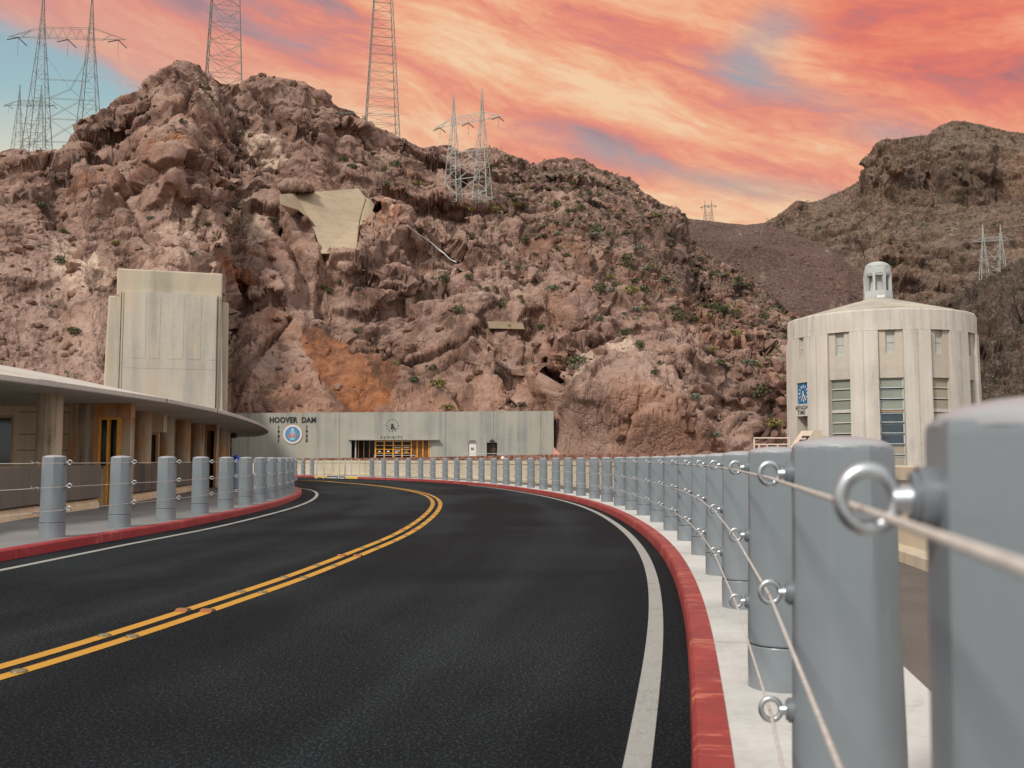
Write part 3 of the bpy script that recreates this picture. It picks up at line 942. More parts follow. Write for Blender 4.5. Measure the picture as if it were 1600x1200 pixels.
xsR = [1322, 1216, 1159, 1126.6, 1100, 1075, 1051.6, 1029, 1007, 987.5, 968.8, 948.4, 928.8, 907.8, 888, 868.8, 849, 829.7, 810.3, 791, 771.75,
       752.5, 733.75, 714, 695.5, 676.5, 657.5, 638, 619.75, 599.75, 581]
rowR = []
sRB = arclen(RB)
pts = []
for x in xsR:
    # walk from the far end for columns that the curve crosses more than once
    q, t = cross_px(RB, x, SW + 0.6)
    if q is None: continue
    pts.append((q, t))
# nearest bollard beside the camera, and one behind the picture edge
near_q, near_t = None, None
i0 = np.argmin(np.linalg.norm(RB - pts[0][0], axis=1))
best_ = None
for dd in np.arange(1.4, 2.4, 0.01):
    q = at_s(RB, sRB, sRB[i0] - dd); t = at_s(RB, sRB, sRB[i0] - dd + 0.2) - q; t /= np.linalg.norm(t)
    w_ = q - 0.138 * np.array([q[1], -q[0]]) / np.linalg.norm(q)
    e_ = abs(proj(w_[0], w_[1], 0.75)[0] - 1466)
    if best_ is None or e_ < best_[0]: best_ = (e_, q, t)
near_q, near_t = best_[1], best_[2]
pts = [(near_q, near_t)] + pts
normsR = []
for k, (q, t) in enumerate(pts):
    if k == 0: lab = 'huge out-of-focus grey bollard filling the right edge of the picture'
    else: lab = '%s grey cable bollard from the camera behind the kerb on the right' % nth(k + 1)
    nrm = place_bollard(q, t, 1, lab, 'grey cable bollards along the right kerb')
    normsR.append(nrm)
def rope(name, path, label, group):
    a = MB().tube(path, 0.0042, 8)
    o = a.build(name, M_ROPE, None, smooth=True)
    return tag(o, label, 'cable', group)
lev = ('top', 'middle', 'bottom')
qb = at_s(RB, sRB, max(0, sRB[i0] - 4.2)); tb = at_s(RB, sRB, max(0, sRB[i0] - 4.0)) - qb; tb /= np.linalg.norm(tb)
for z, l in zip(EYES, lev):
    path = [ringpoint(qb, np.array([-tb[1], tb[0]]), z)] + [ringpoint(q, nr, z) for (q, t), nr in zip(pts, normsR)]
    rope('steel_cable', path, '%s steel cable threaded through the eyebolts of the right bollards' % l, 'cables along the right bollards')
# cable terminations (two swaged clamps with a brass tag) on two right-hand bollards
def clamp(pos, tg, label, group):
    root = thing('cable_clamp', label, 'cable clamp', pos, math.atan2(tg[1], tg[0]), group)
    a = MB()
    a.bar((-0.085, 0, 0.0), (-0.02, 0, 0.004), 0.011, 10); a.bar((0.02, 0, 0.004), (0.085, 0, 0.0), 0.011, 10)
    a.bar((-0.03, 0, 0.004), (0.03, 0, 0.004), 0.007, 8)
    a.build('turnbuckle', M_GALV, root, auto=R(40))
    a = MB(); a.bar((-0.095, 0.0, 0.0), (-0.115, 0.01, 0.030), 0.008, 8); a.bar((0.03, -0.012, -0.008), (0.03, 0.012, 0.016), 0.009, 8)
    a.build('clip', M_GALV, root)
    a = MB(); a.box((0.05, 0.0, -0.026), (0.016, 0.003, 0.028)); a.build('tag', M_BRASS, root)
cn = 0
for bi in (6, 11):
    (q, t), nr = pts[bi], normsR[bi]
    for z, l in zip(EYES, lev):
        p = ringpoint(q, nr, z); p = p - Vector((t[0], t[1], 0)) * 0.12
        clamp(p, t, 'cable clamp with brass tag on the %s cable beside the %s right bollard' % (l, nth(bi + 1)), 'cable clamps on the right')

# far bollards beyond the gate opening
far_pts = []
for x in (487.5, 473.75, 461, 448):
    q, t = cross_px(RB, x, SW)
    if q is not None: far_pts.append((q, t))
nf = []
for k, (q, t) in enumerate(far_pts):
    nf.append(place_bollard(q, t, 1, '%s small grey bollard left of the gate posts on the far kerb' % nth(k + 1), 'far grey bollards left of the opening'))
for z, l in zip(EYES, lev):
    rope('steel_cable', [ringpoint(q, nr, z) for (q, t), nr in zip(far_pts, nf)], '%s cable on the far bollards left of the gate posts' % l, 'cables left of the opening')

# left row
xsL = [83, 188, 260, 313, 353, 383.7, 406, 423.7, 436.5, 445.0, 451.5]
lp = []
sLB = arclen(LB)
for x in xsL:
    q, t = cross_px(LB, x, SW + 0.5)
    if q is not None: lp.append((q, t))
i1 = np.argmin(np.linalg.norm(LB - lp[0][0], axis=1))
iz = np.argmin(np.linalg.norm(LB - lp[-1][0], axis=1))
for k in range(1, 4):
    q = at_s(LB, sLB, sLB[iz] + 2.0 * k); t = at_s(LB, sLB, sLB[iz] + 2.0 * k + 0.2) - q
    lp.append((q, t / np.linalg.norm(t)))
q = at_s(LB, sLB, sLB[i1] - 2.05); t = at_s(LB, sLB, sLB[i1] - 1.85) - q
pre = (q, t / np.linalg.norm(t))
nl = []
for k, (q, t) in enumerate(lp):
    nl.append(place_bollard(q, t, -1, '%s grey bollard from the camera along the left crimson kerb' % nth(k + 1), 'grey cable bollards along the left kerb'))
for z, l in zip(EYES, lev):
    tq = pre[1]
    path = [ringpoint(pre[0], np.array([tq[1], -tq[0]]), z, 1.05)] + [ringpoint(q, nr, z, 1.05) for (q, t), nr in zip(lp, nl)]
    rope('steel_cable', path, '%s steel cable threaded along the left bollards by the pavilion' % l, 'cables along the left bollards')
    p = ringpoint(pre[0], np.array([tq[1], -tq[0]]), z, 1.05) + Vector((tq[0], tq[1], 0)) * 1.05
    clamp(p, tq, 'cable clamp on the %s cable at the left picture edge' % l, 'cable clamps on the left')
(q, t), nr = lp[6], nl[6]
for z, l in zip(EYES, lev):
    clamp(ringpoint(q, nr, z, 1.05) + Vector((t[0], t[1], 0)) * 0.12, t, 'cable clamp on the %s cable beside the seventh left bollard' % l, 'cable clamps on the left')

# ------------------------------------------------------------------ parapet beyond the right walkway
PTOP = EYE - 0.075
PAR = [(2.42, SW - 0.02), (2.42, SW + 0.10), (2.55, SW + 0.13), (2.60, SW + 0.13), (2.60, PTOP - 0.16), (2.565, PTOP - 0.15), (2.565, PTOP - 0.01), (2.575, PTOP),
       (3.0, PTOP), (3.0, -0.02)]
iP0 = idx_px(RK, 560)
RKp = resample(RK, 0.6)
def tagged_wall(o, lab): return tag(o, lab, 'wall')
tagged_wall(strip(RKp, PAR, 1).build('parapet_wall', M_PARA), 'low tan concrete parapet with a cap, curving behind the right bollards')

# gate posts at the driveway opening
for k, x in enumerate((495, 506.5, 530, 539.5, 549, 561.5, 590)):
    Yp = 62.6 + (0.4 if k % 2 else 0.0)
    c = P(x, 720, Yp)
    o = MB().bar((0, 0, 0), (0, 0, 1.17), 0.042, 10).bar((0, 0, 1.17), (0, 0, 1.20), 0.05, 10).bar((0, 0, 0), (0, 0, 0.03), 0.09, 10).build('gate_post', M_FRGR, None, auto=R(40))
    o.location = (c.x, Yp, 0.02)
    tag(o, '%s slim pale post from the left at the driveway opening' % nth(k + 1), 'post', 'slim posts at the driveway opening')
# round white lamp globe on a short post behind the parapet
c = P(785.5, 716, 70.0)
root = thing('globe_lamp', 'small round white globe on a post by the red stone wall', 'lamp', (c.x, 70.0, 0.0))
MB().lathe([(0.0, -0.14), (0.08, -0.115), (0.13, -0.05), (0.14, 0.0), (0.13, 0.05), (0.08, 0.115), (0.0, 0.14)], 18, (0, 0, c.z)).build('globe', M_WHITE, root, smooth=True)
MB().bar((0, 0, 0), (0, 0, c.z - 0.13), 0.05, 10).build('post', M_FRGR, root)

# ------------------------------------------------------------------ red stone wall in front of the exhibit building
a0 = P(425, 716.3, 104); a1 = P(640, 714.6, 103); a2 = P(865, 710.0, 95); a3 = P(1060, 708.6, 84); a4 = P(1250, 708.0, 76)
wl = resample(catmull([(p.x, p.y, p.z) for p in (a0, a1, a2, a3, a4)], 10), 1.2)
mb = MB(); n_ = len(wl)
for off, top in ((0.0, 0), (0.0, 1), (0.55, 1), (0.55, 0)):
    for p in wl: mb.v.append((p[0], p[1] + off, p[2] if top else -0.5))
for i in range(n_ - 1):
    for j in range(3): mb.f.append((j * n_ + i, j * n_ + i + 1, (j + 1) * n_ + i + 1, (j + 1) * n_ + i))
mb.f.append((0, n_, 2 * n_, 3 * n_)); mb.f.append((n_ - 1, 4 * n_ - 1, 3 * n_ - 1, 2 * n_ - 1))
tag(mb.build('red_stone_wall', M_STONE), 'low wall of dark red stone running below the exhibit building', 'wall')

# ------------------------------------------------------------------ text helper
def text_mesh(name, body, size, mat, M, parent, sx=1.0, bold=0.0, ext=0.02, spacing=1.0, align='CENTER'):
    cu = bpy.data.curves.new(name, 'FONT')
    cu.body = body; cu.size = size; cu.extrude = ext; cu.offset = bold; cu.align_x = align; cu.align_y = 'CENTER'
    cu.space_character = spacing
    cu.resolution_u = 3
    tmp = bpy.data.objects.new(name + '_curve', cu)
    COL.objects.link(tmp)
    bpy.context.view_layer.update()
    me = bpy.data.meshes.new_from_object(tmp.evaluated_get(bpy.context.evaluated_depsgraph_get()))
    COL.objects.unlink(tmp); bpy.data.objects.remove(tmp); bpy.data.curves.remove(cu)
    me.name = name
    me.transform(Matrix.Diagonal((sx, 1, 1, 1)))
    me.transform(M)
    me.materials.clear(); me.materials.append(mat)
    o = bpy.data.objects.new(name, me); COL.objects.link(o); o.parent = parent
    return o
def wallM(loc, right=(1, 0, 0), out=(0, -1, 0)):
    r_ = Vector(right).normalized(); o_ = Vector(out).normalized(); u_ = Vector((0, 0, 1))
    return Matrix(((r_.x, u_.x, o_.x, loc[0]), (r_.y, u_.y, o_.y, loc[1]), (r_.z, u_.z, o_.z, loc[2]), (0, 0, 0, 1)))

# ------------------------------------------------------------------ exhibit building
YE = 115.0
EB = thing('exhibit_building', 'long low grey concrete building with an orange framed entrance below the cliff', 'building', (0, 0, 0))
def E(px, py, y=YE): return P(px, py, y)
gz = 0.9
xl, xr = E(362, 700).x, E(865.3, 700).x
zt = E(865, 642.0).z; ztl = E(380, 645.5).z
ex0, ex1 = E(549, 700).x, E(674, 700).x
ez1 = E(600, 687.5).z
dx0, dx1 = E(731.5, 700).x, E(744.5, 700).x; dz = E(738, 691.5).z
bx0, bx1 = E(760.5, 700).x, E(777, 700).x; bz = E(770, 691.5).z
mb = MB()
def wall_piece(x0, x1, z0, z1, y0=YE, y1=YE + 8.0):
    mb.box(((x0 + x1) / 2, (y0 + y1) / 2, (z0 + z1) / 2), (x1 - x0, y1 - y0, z1 - z0))
def topz(x): return ztl + (zt - ztl) * (x - xl) / (xr - xl)
# front wall pieces (openings left open)
def front(x0, x1, z0, top=True, z1=None):
    b_ = len(mb.v)
    za, zb = (topz(x0), topz(x1)) if top else (z1, z1)
    for (x, z) in ((x0, z0), (x1, z0), (x1, zb), (x0, za)):
        mb.v.append((x, YE, z))
    for (x, z) in ((x0, z0), (x1, z0), (x1, zb), (x0, za)):
        mb.v.append((x, YE + 0.8, z))
    for q_ in ((0, 1, 2, 3), (7, 6, 5, 4), (3, 2, 6, 7), (1, 5, 6, 2), (0, 3, 7, 4), (0, 4, 5, 1)):
        mb.f.append(tuple(b_ + i for i in q_))
front(xl, ex0, -0.5); front(ex0, ex1, ez1); front(ex1, dx0, -0.5); front(dx0, dx1, dz); front(dx1, bx0, -0.5); front(bx0, bx1, bz); front(bx1, xr, -0.5)
mb.build('front_wall', M_EXH, EB)
mb = MB()
mb.box(((xl + xr) / 2 + 0.0, YE + 7.4, zt / 2 - 0.3), (xr - xl - 0.02, 13.1, zt - 0.5)); mb.build('body', M_EXH, EB)
# string course above the door zone
mb = MB(); zc = E(600, 686.6).z
mb.box(((E(545, 690).x + E(686, 690).x) / 2, YE - 0.30, zc - 0.02), (E(686, 690).x - E(545, 690).x, 0.62, 0.14)); mb.build('entrance_canopy', M_EXH, EB)
# entrance frames
fy = YE + 0.30
def fb(mbx, x0, x1, z0, z1, y=fy, t=0.12): mbx.box(((x0 + x1) / 2, y, (z0 + z1) / 2), (x1 - x0, t, z1 - z0))
zb_ = gz
gl = MB(); gl.box(((ex0 + ex1) / 2, fy + 0.12, (zb_ + ez1) / 2), (ex1 - ex0, 0.05, ez1 - zb_)); gl.build('entrance_glass', M_GDARK, EB)
fr = MB()
for x in (559.5, 568, 577, 585.6):
    w_ = 0.09 if x < 584 else 0.12
    fb(fr, E(x, 700).x - w_ / 2, E(x, 700).x + w_ / 2, zb_, ez1 - 0.01)
fr.build('left_window_frame', M_BRFR, EB)
fr = MB()
xs_ = [586.2, 600, 614, 628, 642.3]
for x in xs_: fb(fr, E(x, 700).x - 0.075, E(x, 700).x + 0.075, zb_, ez1 - 0.01, fy - 0.02)
for py in (689.3,): fb(fr, E(586.2, 700).x, E(642.3, 700).x, E(600, py).z - 0.06, E(600, py).z + 0.06, fy - 0.01)
for py in (696, 702, 708): fb(fr, E(586.2, 700).x, E(642.3, 700).x, E(600, py).z - 0.035, E(600, py).z + 0.035, fy - 0.0)
fr.build('door_frame', M_ORFR, EB)
fr = MB()
for x in (651.5, 660.5, 670): fb(fr, E(x, 700).x - 0.07, E(x, 700).x + 0.07, zb_, ez1 - 0.01, fy - 0.02)
fr.build('right_window_frame', M_ORFR, EB)
fr = MB(); fb(fr, E(643.2, 700).x, E(669.6, 700).x, zb_, ez1 - 0.02, fy + 0.04, 0.05); fr.build('right_window_reflection', M_PANELO, EB)  # reddish-brown reflection in the right panes put into this sheet's colour
fr = MB()
for x in (555.2, 672.6): fb(fr, E(x, 700).x - 0.07, E(x, 700).x + 0.07, zb_, ez1 - 0.01, fy - 0.05, 0.2)
fr.build('door_jamb', M_FRGR, EB)
# small notices on the door glass
nt_ = MB()
for (x0, x1, y0, y1) in ((590.5, 594, 704.5, 706.3), (604, 608, 704, 706.2), (616, 618.6, 698, 700.5), (619, 625.5, 698.6, 700), (616, 625, 703.8, 705.2), (617, 620.5, 706, 709.5),
                         (630.5, 639, 698, 700), (631.5, 637.5, 703, 704), (631.5, 637.5, 706, 706.8)):
    fb(nt_, E(x0, 700).x, E(x1, 700).x, E(600, y1).z, E(600, y0).z, fy + 0.07, 0.02)
nt_.build('door_notice', M_WHITE, EB)
# white door with sign, vent above
db = MB(); fb(db, dx0 + 0.03, dx1 - 0.03, gz, dz - 0.03, YE + 0.20, 0.1); wd = db.build('white_door', M_WHITE, EB)
db = MB(); fb(db, E(736.2, 700).x, E(740, 700).x, E(738, 703).z, E(738, 699.3).z, YE + 0.13, 0.03); db.build('door_sign', M_BLACK, wd)
db = MB(); fb(db, E(737.7, 700).x, E(738.5, 700).x, E(738, 702.3).z, E(738, 700).z, YE + 0.11, 0.02); db.build('sign_symbol', M_WHITE, wd)
db = MB(); fb(db, dx0 + 0.1, dx1 - 0.1, E(738, 689.4).z, E(738, 688.2).z, YE - 0.03, 0.08); db.build('vent', M_LETTER2, EB)
db = MB(); fb(db, bx0, bx1, gz, bz, YE + 0.6, 0.05); bd = db.build('brown_doorway', M_BROWND, EB)
db = MB(); fb(db, E(771.5, 700).x, E(774.5, 700).x, E(772, 702).z, E(772, 700).z, YE + 0.55, 0.03); db.build('door_plate', M_PANELO, bd)
db = MB(); db.box(((bx0 + bx1) / 2, YE - 0.12, E(768, 688.8).z), (0.55, 0.26, 0.12)); db.bar(((bx0 + bx1) / 2, YE - 0.05, E(768, 688.8).z), ((bx0 + bx1) / 2, YE - 0.05, E(768, 684.5).z), 0.03)
db.build('wall_lamp', M_BLACK, EB)
# vertical pour joints in the concrete
for x in (388, 530.5, 696, 771, 845):
    xx = E(x, 680).x; MB().box((xx, YE - 0.004, (topz(xx) + 0.5) / 2), (0.035, 0.012, topz(xx) - 0.52)).build('pour_joint', M_LETTER2, EB)
# lettering
M_ = wallM((0, 0, 0))
def wtext(name, body, x, y, h, mat, sx=1.0, bold=0.0, spacing=1.0, yy=YE - 0.02):
    c_ = E(x, y)
    return text_mesh(name, body, h / 0.72, mat, wallM((c_.x, yy, c_.z)), EB, sx, bold, 0.03, spacing)
kE = YE / F
wtext('lettering', 'HOOVER  DAM', 457.6, 656.6, 8.6 * kE, M_LETTER, 0.86, 0.034, 1.06)
for i, ch in enumerate('1931'): wtext('numeral', ch, 435.4, 668.0 + 6.95 * i, 4.9 * kE, M_LETTER, 1.05, 0.02)
for i, ch in enumerate('1935'): wtext('numeral', ch, 479.3, 667.4 + 6.95 * i, 4.9 * kE, M_LETTER, 1.05, 0.02)
wtext('exhibits_lettering', 'EXHIBITS', 611.5, 683.6, 4.6 * kE, M_LETTER2, 0.85, 0.0, 1.62)
# clock of dots and hands
c_ = E(612.9, 664.6); rr = 9.2 * kE
ck = MB()
for i in range(12):
    t = math.pi * 2 * i / 12
    s_ = 0.085 if i % 3 else 0.10
    ck.box((c_.x + rr * math.sin(t), YE - 0.03, c_.z + rr * math.cos(t)), (s_, 0.07, s_))
clk = ck.build('wall_clock', M_LETTER, EB)
def hand(cx_, cz_, y, t, L, tail, w, mat, parent, name='clock_hand'):
    h_ = MB(); dx_, dz_ = math.sin(t), math.cos(t)
    q_ = [(-w / 2, -tail), (w / 2, -tail), (w / 2 * 1.1, L), (-w / 2 * 1.1, L)]
    h_.prism([(cx_ + a_ * dz_ + b_ * dx_, cz_ - a_ * dx_ + b_ * dz_) for a_, b_ in q_], lambda p, d_: (p[0], y - d_, p[1]), 0.05)
    return h_.build(name, mat, parent)
hand(c_.x, c_.z, YE - 0.03, R(146), 8.6 * kE, 2.6 * kE, 0.125, M_LETTER, clk)
hand(c_.x, c_.z, YE - 0.09, R(195), 6.0 * kE, 2.6 * kE, 0.14, M_LETTER, clk)
# round emblem
c_ = E(457.4, 678.4)
def disc(name, rad, y, t, mat, parent, n=40):
    a = MB(); a.prism([(c_.x + rad * math.cos(2 * math.pi * i / n), c_.z + rad * math.sin(2 * math.pi * i / n)) for i in range(n)], lambda p, d_: (p[0], y - d_, p[1]), t)
    return a.build(name, mat, parent)
em = disc('emblem', 15.6 * kE, YE, 0.06, M_BRFR, EB)
disc('emblem_ring', 15.1 * kE, YE - 0.06, 0.02, M_WHITE, em)
disc('emblem_field', 11.7 * kE, YE - 0.08, 0.02, M_EBLUE, em)
# small ticks standing for the ring's lettering
tk = MB()
for i in range(44):
    if i % 11 == 5: continue
    t = 2 * math.pi * i / 44
    tk.box((c_.x + 13.4 * kE * math.sin(t), YE - 0.083, c_.z + 13.4 * kE * math.cos(t)), (0.055, 0.006, 0.055))
tk.build('ring_lettering', M_EGREY, em)
def emb(name, pts_, mat, y):
    a = MB(); a.prism([(c_.x + x * kE, c_.z + z * kE) for x, z in pts_], lambda p, d_: (p[0], y - d_, p[1]), 0.012); a.build(name, mat, em)
emb('emblem_valley', [(-4.6, -3.2), (-4.4, 1.2), (-3.2, 4.6), (0, 9.8), (3.2, 4.6), (4.4, 1.2), (4.6, -3.2)], M_ETEAL, YE - 0.10)
emb('emblem_peak', [(-1.9, 6.2), (0, 9.9), (1.9, 6.2), (0.8, 5.2), (-0.6, 5.6)], M_WHITE, YE - 0.113)
emb('emblem_cliff', [(-6.6, -5.6), (-6.2, -1.2), (-4.4, 1.6), (-2.6, 1.0), (-1.9, -2.6), (-3.2, -5.2)], M_ERED, YE - 0.113)
emb('emblem_cliff', [(6.6, -5.6), (6.2, -1.2), (4.4, 1.6), (2.6, 1.0), (1.9, -2.6), (3.2, -5.2)], M_ERED, YE - 0.113)
emb('emblem_dam', [(-1.8, -4.6), (-1.6, 2.4), (1.6, 2.4), (1.8, -4.6)], M_EGREY, YE - 0.126)
emb('emblem_water', [(-5.2, -5.4), (5.2, -5.4), (3.4, -8.6), (0, -9.8), (-3.4, -8.6)], M_ETEAL, YE - 0.126)
# terrace in front of the building + handrails
tag(MB().box(((xl + xr) / 2 - 2, 109.4, (gz - 0.5) / 2), (xr - xl + 30, 11.0, gz + 0.5)).build('terrace', M_WALKL), kind='structure')
def rail(x0, x1, py0, y, label):
    pa = P(x0, py0, y); pb = P(x1, py0, y)
    root = thing('handrail', label, 'handrail', (pa.x, y, gz))
    a = MB(); L_ = pb.x - pa.x; hz = pa.z - gz
    a.bar((0, 0, hz), (L_, 0, hz), 0.035, 8); a.build('top_rail', M_RAILG, root)
    n = max(2, int(L_ / 1.6))
    MB().bar((0, 0, hz * 0.5), (L_, 0, hz * 0.5), 0.025, 8).build('mid_rail', M_RAILG, root)
    for i in range(n + 1): MB().bar((L_ * i / n, 0, 0), (L_ * i / n, 0, hz - 0.036), 0.03, 8).build('rail_post', M_RAILG, root)
rail(584.5, 649.5, 711.6, 110.5, 'pale handrail in front of the orange framed entrance')
rail(722, 785, 708.8, 110.5, 'pale handrail in front of the white door and brown doorway')
# ------------------------------------------------------------------ pavilion on the left (curved canopy roof)
PV = thing('pavilion', 'low concrete pavilion with a curved overhanging canopy roof and stained columns coloured with an orange glow', 'pavilion')
ZU = EYE + 1.335                          # underside of the canopy
edge_px = [(0, 594.8), (57, 601.3), (160, 615.5), (263, 630.5), (336, 644.7), (375, 654.8), (405, 665.2), (418.8, 673.8), (413.5, 679), (391, 682.9)]
edge = [Gd(x, y, ZU)[:2] for x, y in edge_px]
edge = [(-11.6, 3.0), (-9.7, 9.5)] + [tuple(e) for e in edge] + [(-18.2, 58.6), (-19.2, 55.0), (-19.2, 48.0), (-18.8, 38.0)]
edge = resample(catmull(edge), 0.5)
edge = soften(edge, 3)
back = np.array([(-18.4, 20.0), (-18.4, 3.0)])
edge = np.vstack([edge, resample(np.vstack([edge[-1], back]), 1.5)[1:]])
def spine(p): return np.array([-14.2 - 0.05 * max(0.0, p[1] - 25.0), min(max(p[1], 6.0), 50.0)])
rings = []
def inward(w):
    out = []
    for p in edge:
        sp_ = spine(p); dv = sp_ - p; L_ = np.linalg.norm(dv)
        out.append(p + dv / L_ * min(w, L_ * 0.98))
    return np.array(out)
prof_in = [(0.0, 0.0), (-0.02, 0.02), (-0.02, 0.105), (0.03, 0.125), (0.5, 0.21), (1.6, 0.44), (3.2, 0.78), (5.0, 1.06), (7.5, 1.22), (11.0, 1.28)]
mb = MB(); n_ = len(edge)
for w, dz_ in prof_in:
    for p in inward(w): mb.v.append((p[0], p[1], ZU + dz_))
for k in range(len(prof_in) - 1):
    for i in range(n_):
        j = (i + 1) % n_
        mb.f.append((k * n_ + i, k * n_ + j, (k + 1) * n_ + j, (k + 1) * n_ + i))
mb.f.append(tuple(range((len(prof_in) - 1) * n_, len(prof_in) * n_)))
mb.build('canopy_roof', M_ROOF, PV, auto=R(30))
# soffit: shallow coffered underside with a drip groove
mb = MB()
ps = [(0.0, 0.0), (0.25, 0.0), (0.27, 0.02), (0.33, 0.02), (0.35, 0.0), (1.5, -0.01), (4.0, 0.02), (9.0, 0.03)]
for w, dz_ in ps:
    for p in inward(w): mb.v.append((p[0], p[1], ZU + dz_))
for k in range(len(ps) - 1):
    for i in range(n_):
        j = (i + 1) % n_
        mb.f.append((k * n_ + i, k * n_ + j, (k + 1) * n_ + j, (k + 1) * n_ + i))
mb.build('soffit', M_SOFF, PV)
# metal joint cover + fascia joints
def edge_at(px):
    bi, bd_ = 0, 1e9
    for i, p in enumerate(edge):
        if p[1] < 5 or p[0] < -15: continue
        x, y = proj(p[0], p[1], ZU)
        if abs(x - px) < bd_: bd_, bi = abs(x - px), i
    return bi
for px, w_, mt, nm in ((68, 0.55, M_RAILG, 'joint_cover'), (262, 0.03, M_GAP, 'joint'), (338, 0.03, M_GAP, 'joint')):
    i = edge_at(px); p = edge[i]; t = edge[i + 1] - edge[i - 1]; t /= np.linalg.norm(t)
    MB().box((p[0] + t[1] * 0.026, p[1] - t[0] * 0.026, ZU + 0.062), (w_, 0.012, 0.10), math.atan2(t[1], t[0])).build(nm, mt, PV)
# columns
def column(px, Y, d0, lab=None):
    c = P(px, 700, Y)
    a = MB(); rr = d0 / 2
    a.lathe([(rr, SW), (rr, ZU - 0.004)], 40, (c.x, Y, 0))
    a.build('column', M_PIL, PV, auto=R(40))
for px, Y in ((76, 20.2), (221.5, 27.6), (258.5, 30.6), (285.5, 33.6), (308.5, 37.0), (344.5, 43.0), (351.0, 45.5)):
    column(px, Y, 0.50)
# booth with a rounded corner and bronze doors
def curved_wall(pts_, z0, z1, t, mat, name, parent=PV):
    pts_ = np.asarray(pts_, float)
    return strip(pts_, [(0, z0), (0, z1), (t, z1), (t, z0)], -1, True).build(name, mat, parent, auto=R(35))
YW = 25.0
xw0, xw1 = P(-90, 680, YW).x, P(119, 680, YW).x
wz = [SW - 0.05, ZU + 0.02]
win_x0, win_x1 = P(-40, 680, YW).x, P(21, 680, YW).x
wz0, wz1 = P(0, 728, YW).z, P(0, 648.5, YW).z
mb = MB()
mb.box(((xw0 + win_x0) / 2, YW + 0.15, sum(wz) / 2), (win_x0 - xw0, 0.3, wz[1] - wz[0]))
mb.box(((win_x1 + xw1) / 2, YW + 0.15, sum(wz) / 2), (xw1 - win_x1, 0.3, wz[1] - wz[0]))
mb.box(((win_x0 + win_x1) / 2, YW + 0.15, (wz[0] + wz0) / 2), (win_x1 - win_x0, 0.3, wz0 - wz[0]))
mb.box(((win_x0 + win_x1) / 2, YW + 0.15, (wz[1] + wz1) / 2), (win_x1 - win_x0, 0.3, wz[1] - wz1))
mb.build('wall', M_PWALL, PV)
jm = MB()
for py in (644, 678.5, 703.5):
    z_ = P(60, py, YW).z; jm.box(((win_x1 + 0.1 + xw1) / 2, YW - 0.003, z_), (xw1 - win_x1 - 0.12, 0.01, 0.018))
jm.build('wall_joint', M_LETTER2, PV)
def window(x0, x1, z0, z1, y, t=0.10, fw=0.07, glass=M_GGRN, frame=M_TANFR):
    a = MB()
    a.box(((x0 + x1) / 2, y, z1 - fw / 2), (x1 - x0, t, fw)); a.box(((x0 + x1) / 2, y, z0 + fw / 2), (x1 - x0, t, fw))
    a.box((x0 + fw / 2, y, (z0 + z1) / 2), (fw, t, z1 - z0 - 2 * fw)); a.box((x1 - fw / 2, y, (z0 + z1) / 2), (fw, t, z1 - z0 - 2 * fw))
    w_ = a.build('window', frame, PV)
    MB().box(((x0 + x1) / 2, y + 0.02, (z0 + z1) / 2), (x1 - x0 - 2 * fw, 0.03, z1 - z0 - 2 * fw)).build('pane', glass, w_)
window(win_x0, win_x1, wz0, wz1, YW + 0.06)
# booth: frontal face with doors, rounded left corner
YB = 23.4
bx_l, bx_c, bx_r = P(119, 680, YB + 1.2).x, P(153, 680, YB).x, P(203.5, 680, YB).x
corner = [(xw1 - 0.02, YW + 0.02)] + [(bx_c - 0.62 + 0.62 * math.sin(t) * 1.0 if False else xw1 + (bx_c - xw1) * (1 - math.cos(t)), YW - (YW - YB) * math.sin(t)) for t in np.linspace(0.12, math.pi / 2, 14)]
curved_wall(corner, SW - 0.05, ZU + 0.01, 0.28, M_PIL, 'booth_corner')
zl = P(180, 652, YB).z
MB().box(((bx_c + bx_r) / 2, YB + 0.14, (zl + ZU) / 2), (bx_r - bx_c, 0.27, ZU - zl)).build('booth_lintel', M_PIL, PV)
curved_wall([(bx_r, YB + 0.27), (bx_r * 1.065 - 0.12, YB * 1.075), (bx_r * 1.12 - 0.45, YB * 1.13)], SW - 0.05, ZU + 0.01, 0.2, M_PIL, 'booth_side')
d_ = MB()
for px, w_ in ((155.2, 0.05), (168.5, 0.06), (184.5, 0.075)):
    d_.box((P(px, 680, YB).x, YB + 0.06, (zl + SW) / 2), (w_, 0.10, zl - SW))
d_.box(((bx_c + P(184, 680, YB).x) / 2, YB + 0.06, zl - 0.03), (P(184, 680, YB).x - bx_c - 0.02, 0.095, 0.05))
dr = d_.build('booth_door', M_ORFR, PV)
MB().box((P(162, 680, YB).x, YB + 0.08, (zl + 0.95) / 2 + 0.1), (0.21, 0.03, zl - 0.95)).build('glass', M_GDARK, dr)
MB().box((P(162, 680, YB).x, YB + 0.07, 0.55), (0.21, 0.04, 0.85)).build('kick_panel', M_PWALL, dr)
MB().box((P(176.5, 680, YB).x, YB + 0.16, (zl + SW) / 2), (0.26, 0.03, zl - SW)).build('glass', M_GDARK, dr)
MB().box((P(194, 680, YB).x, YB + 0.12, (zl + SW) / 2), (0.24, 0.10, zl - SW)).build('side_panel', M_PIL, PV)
MB().bar((P(170.3, 680, YB).x, YB - 0.03, 0.95), (P(170.3, 680, YB).x, YB - 0.03, 1.2), 0.015, 8).build('handle', M_BRASS, dr)
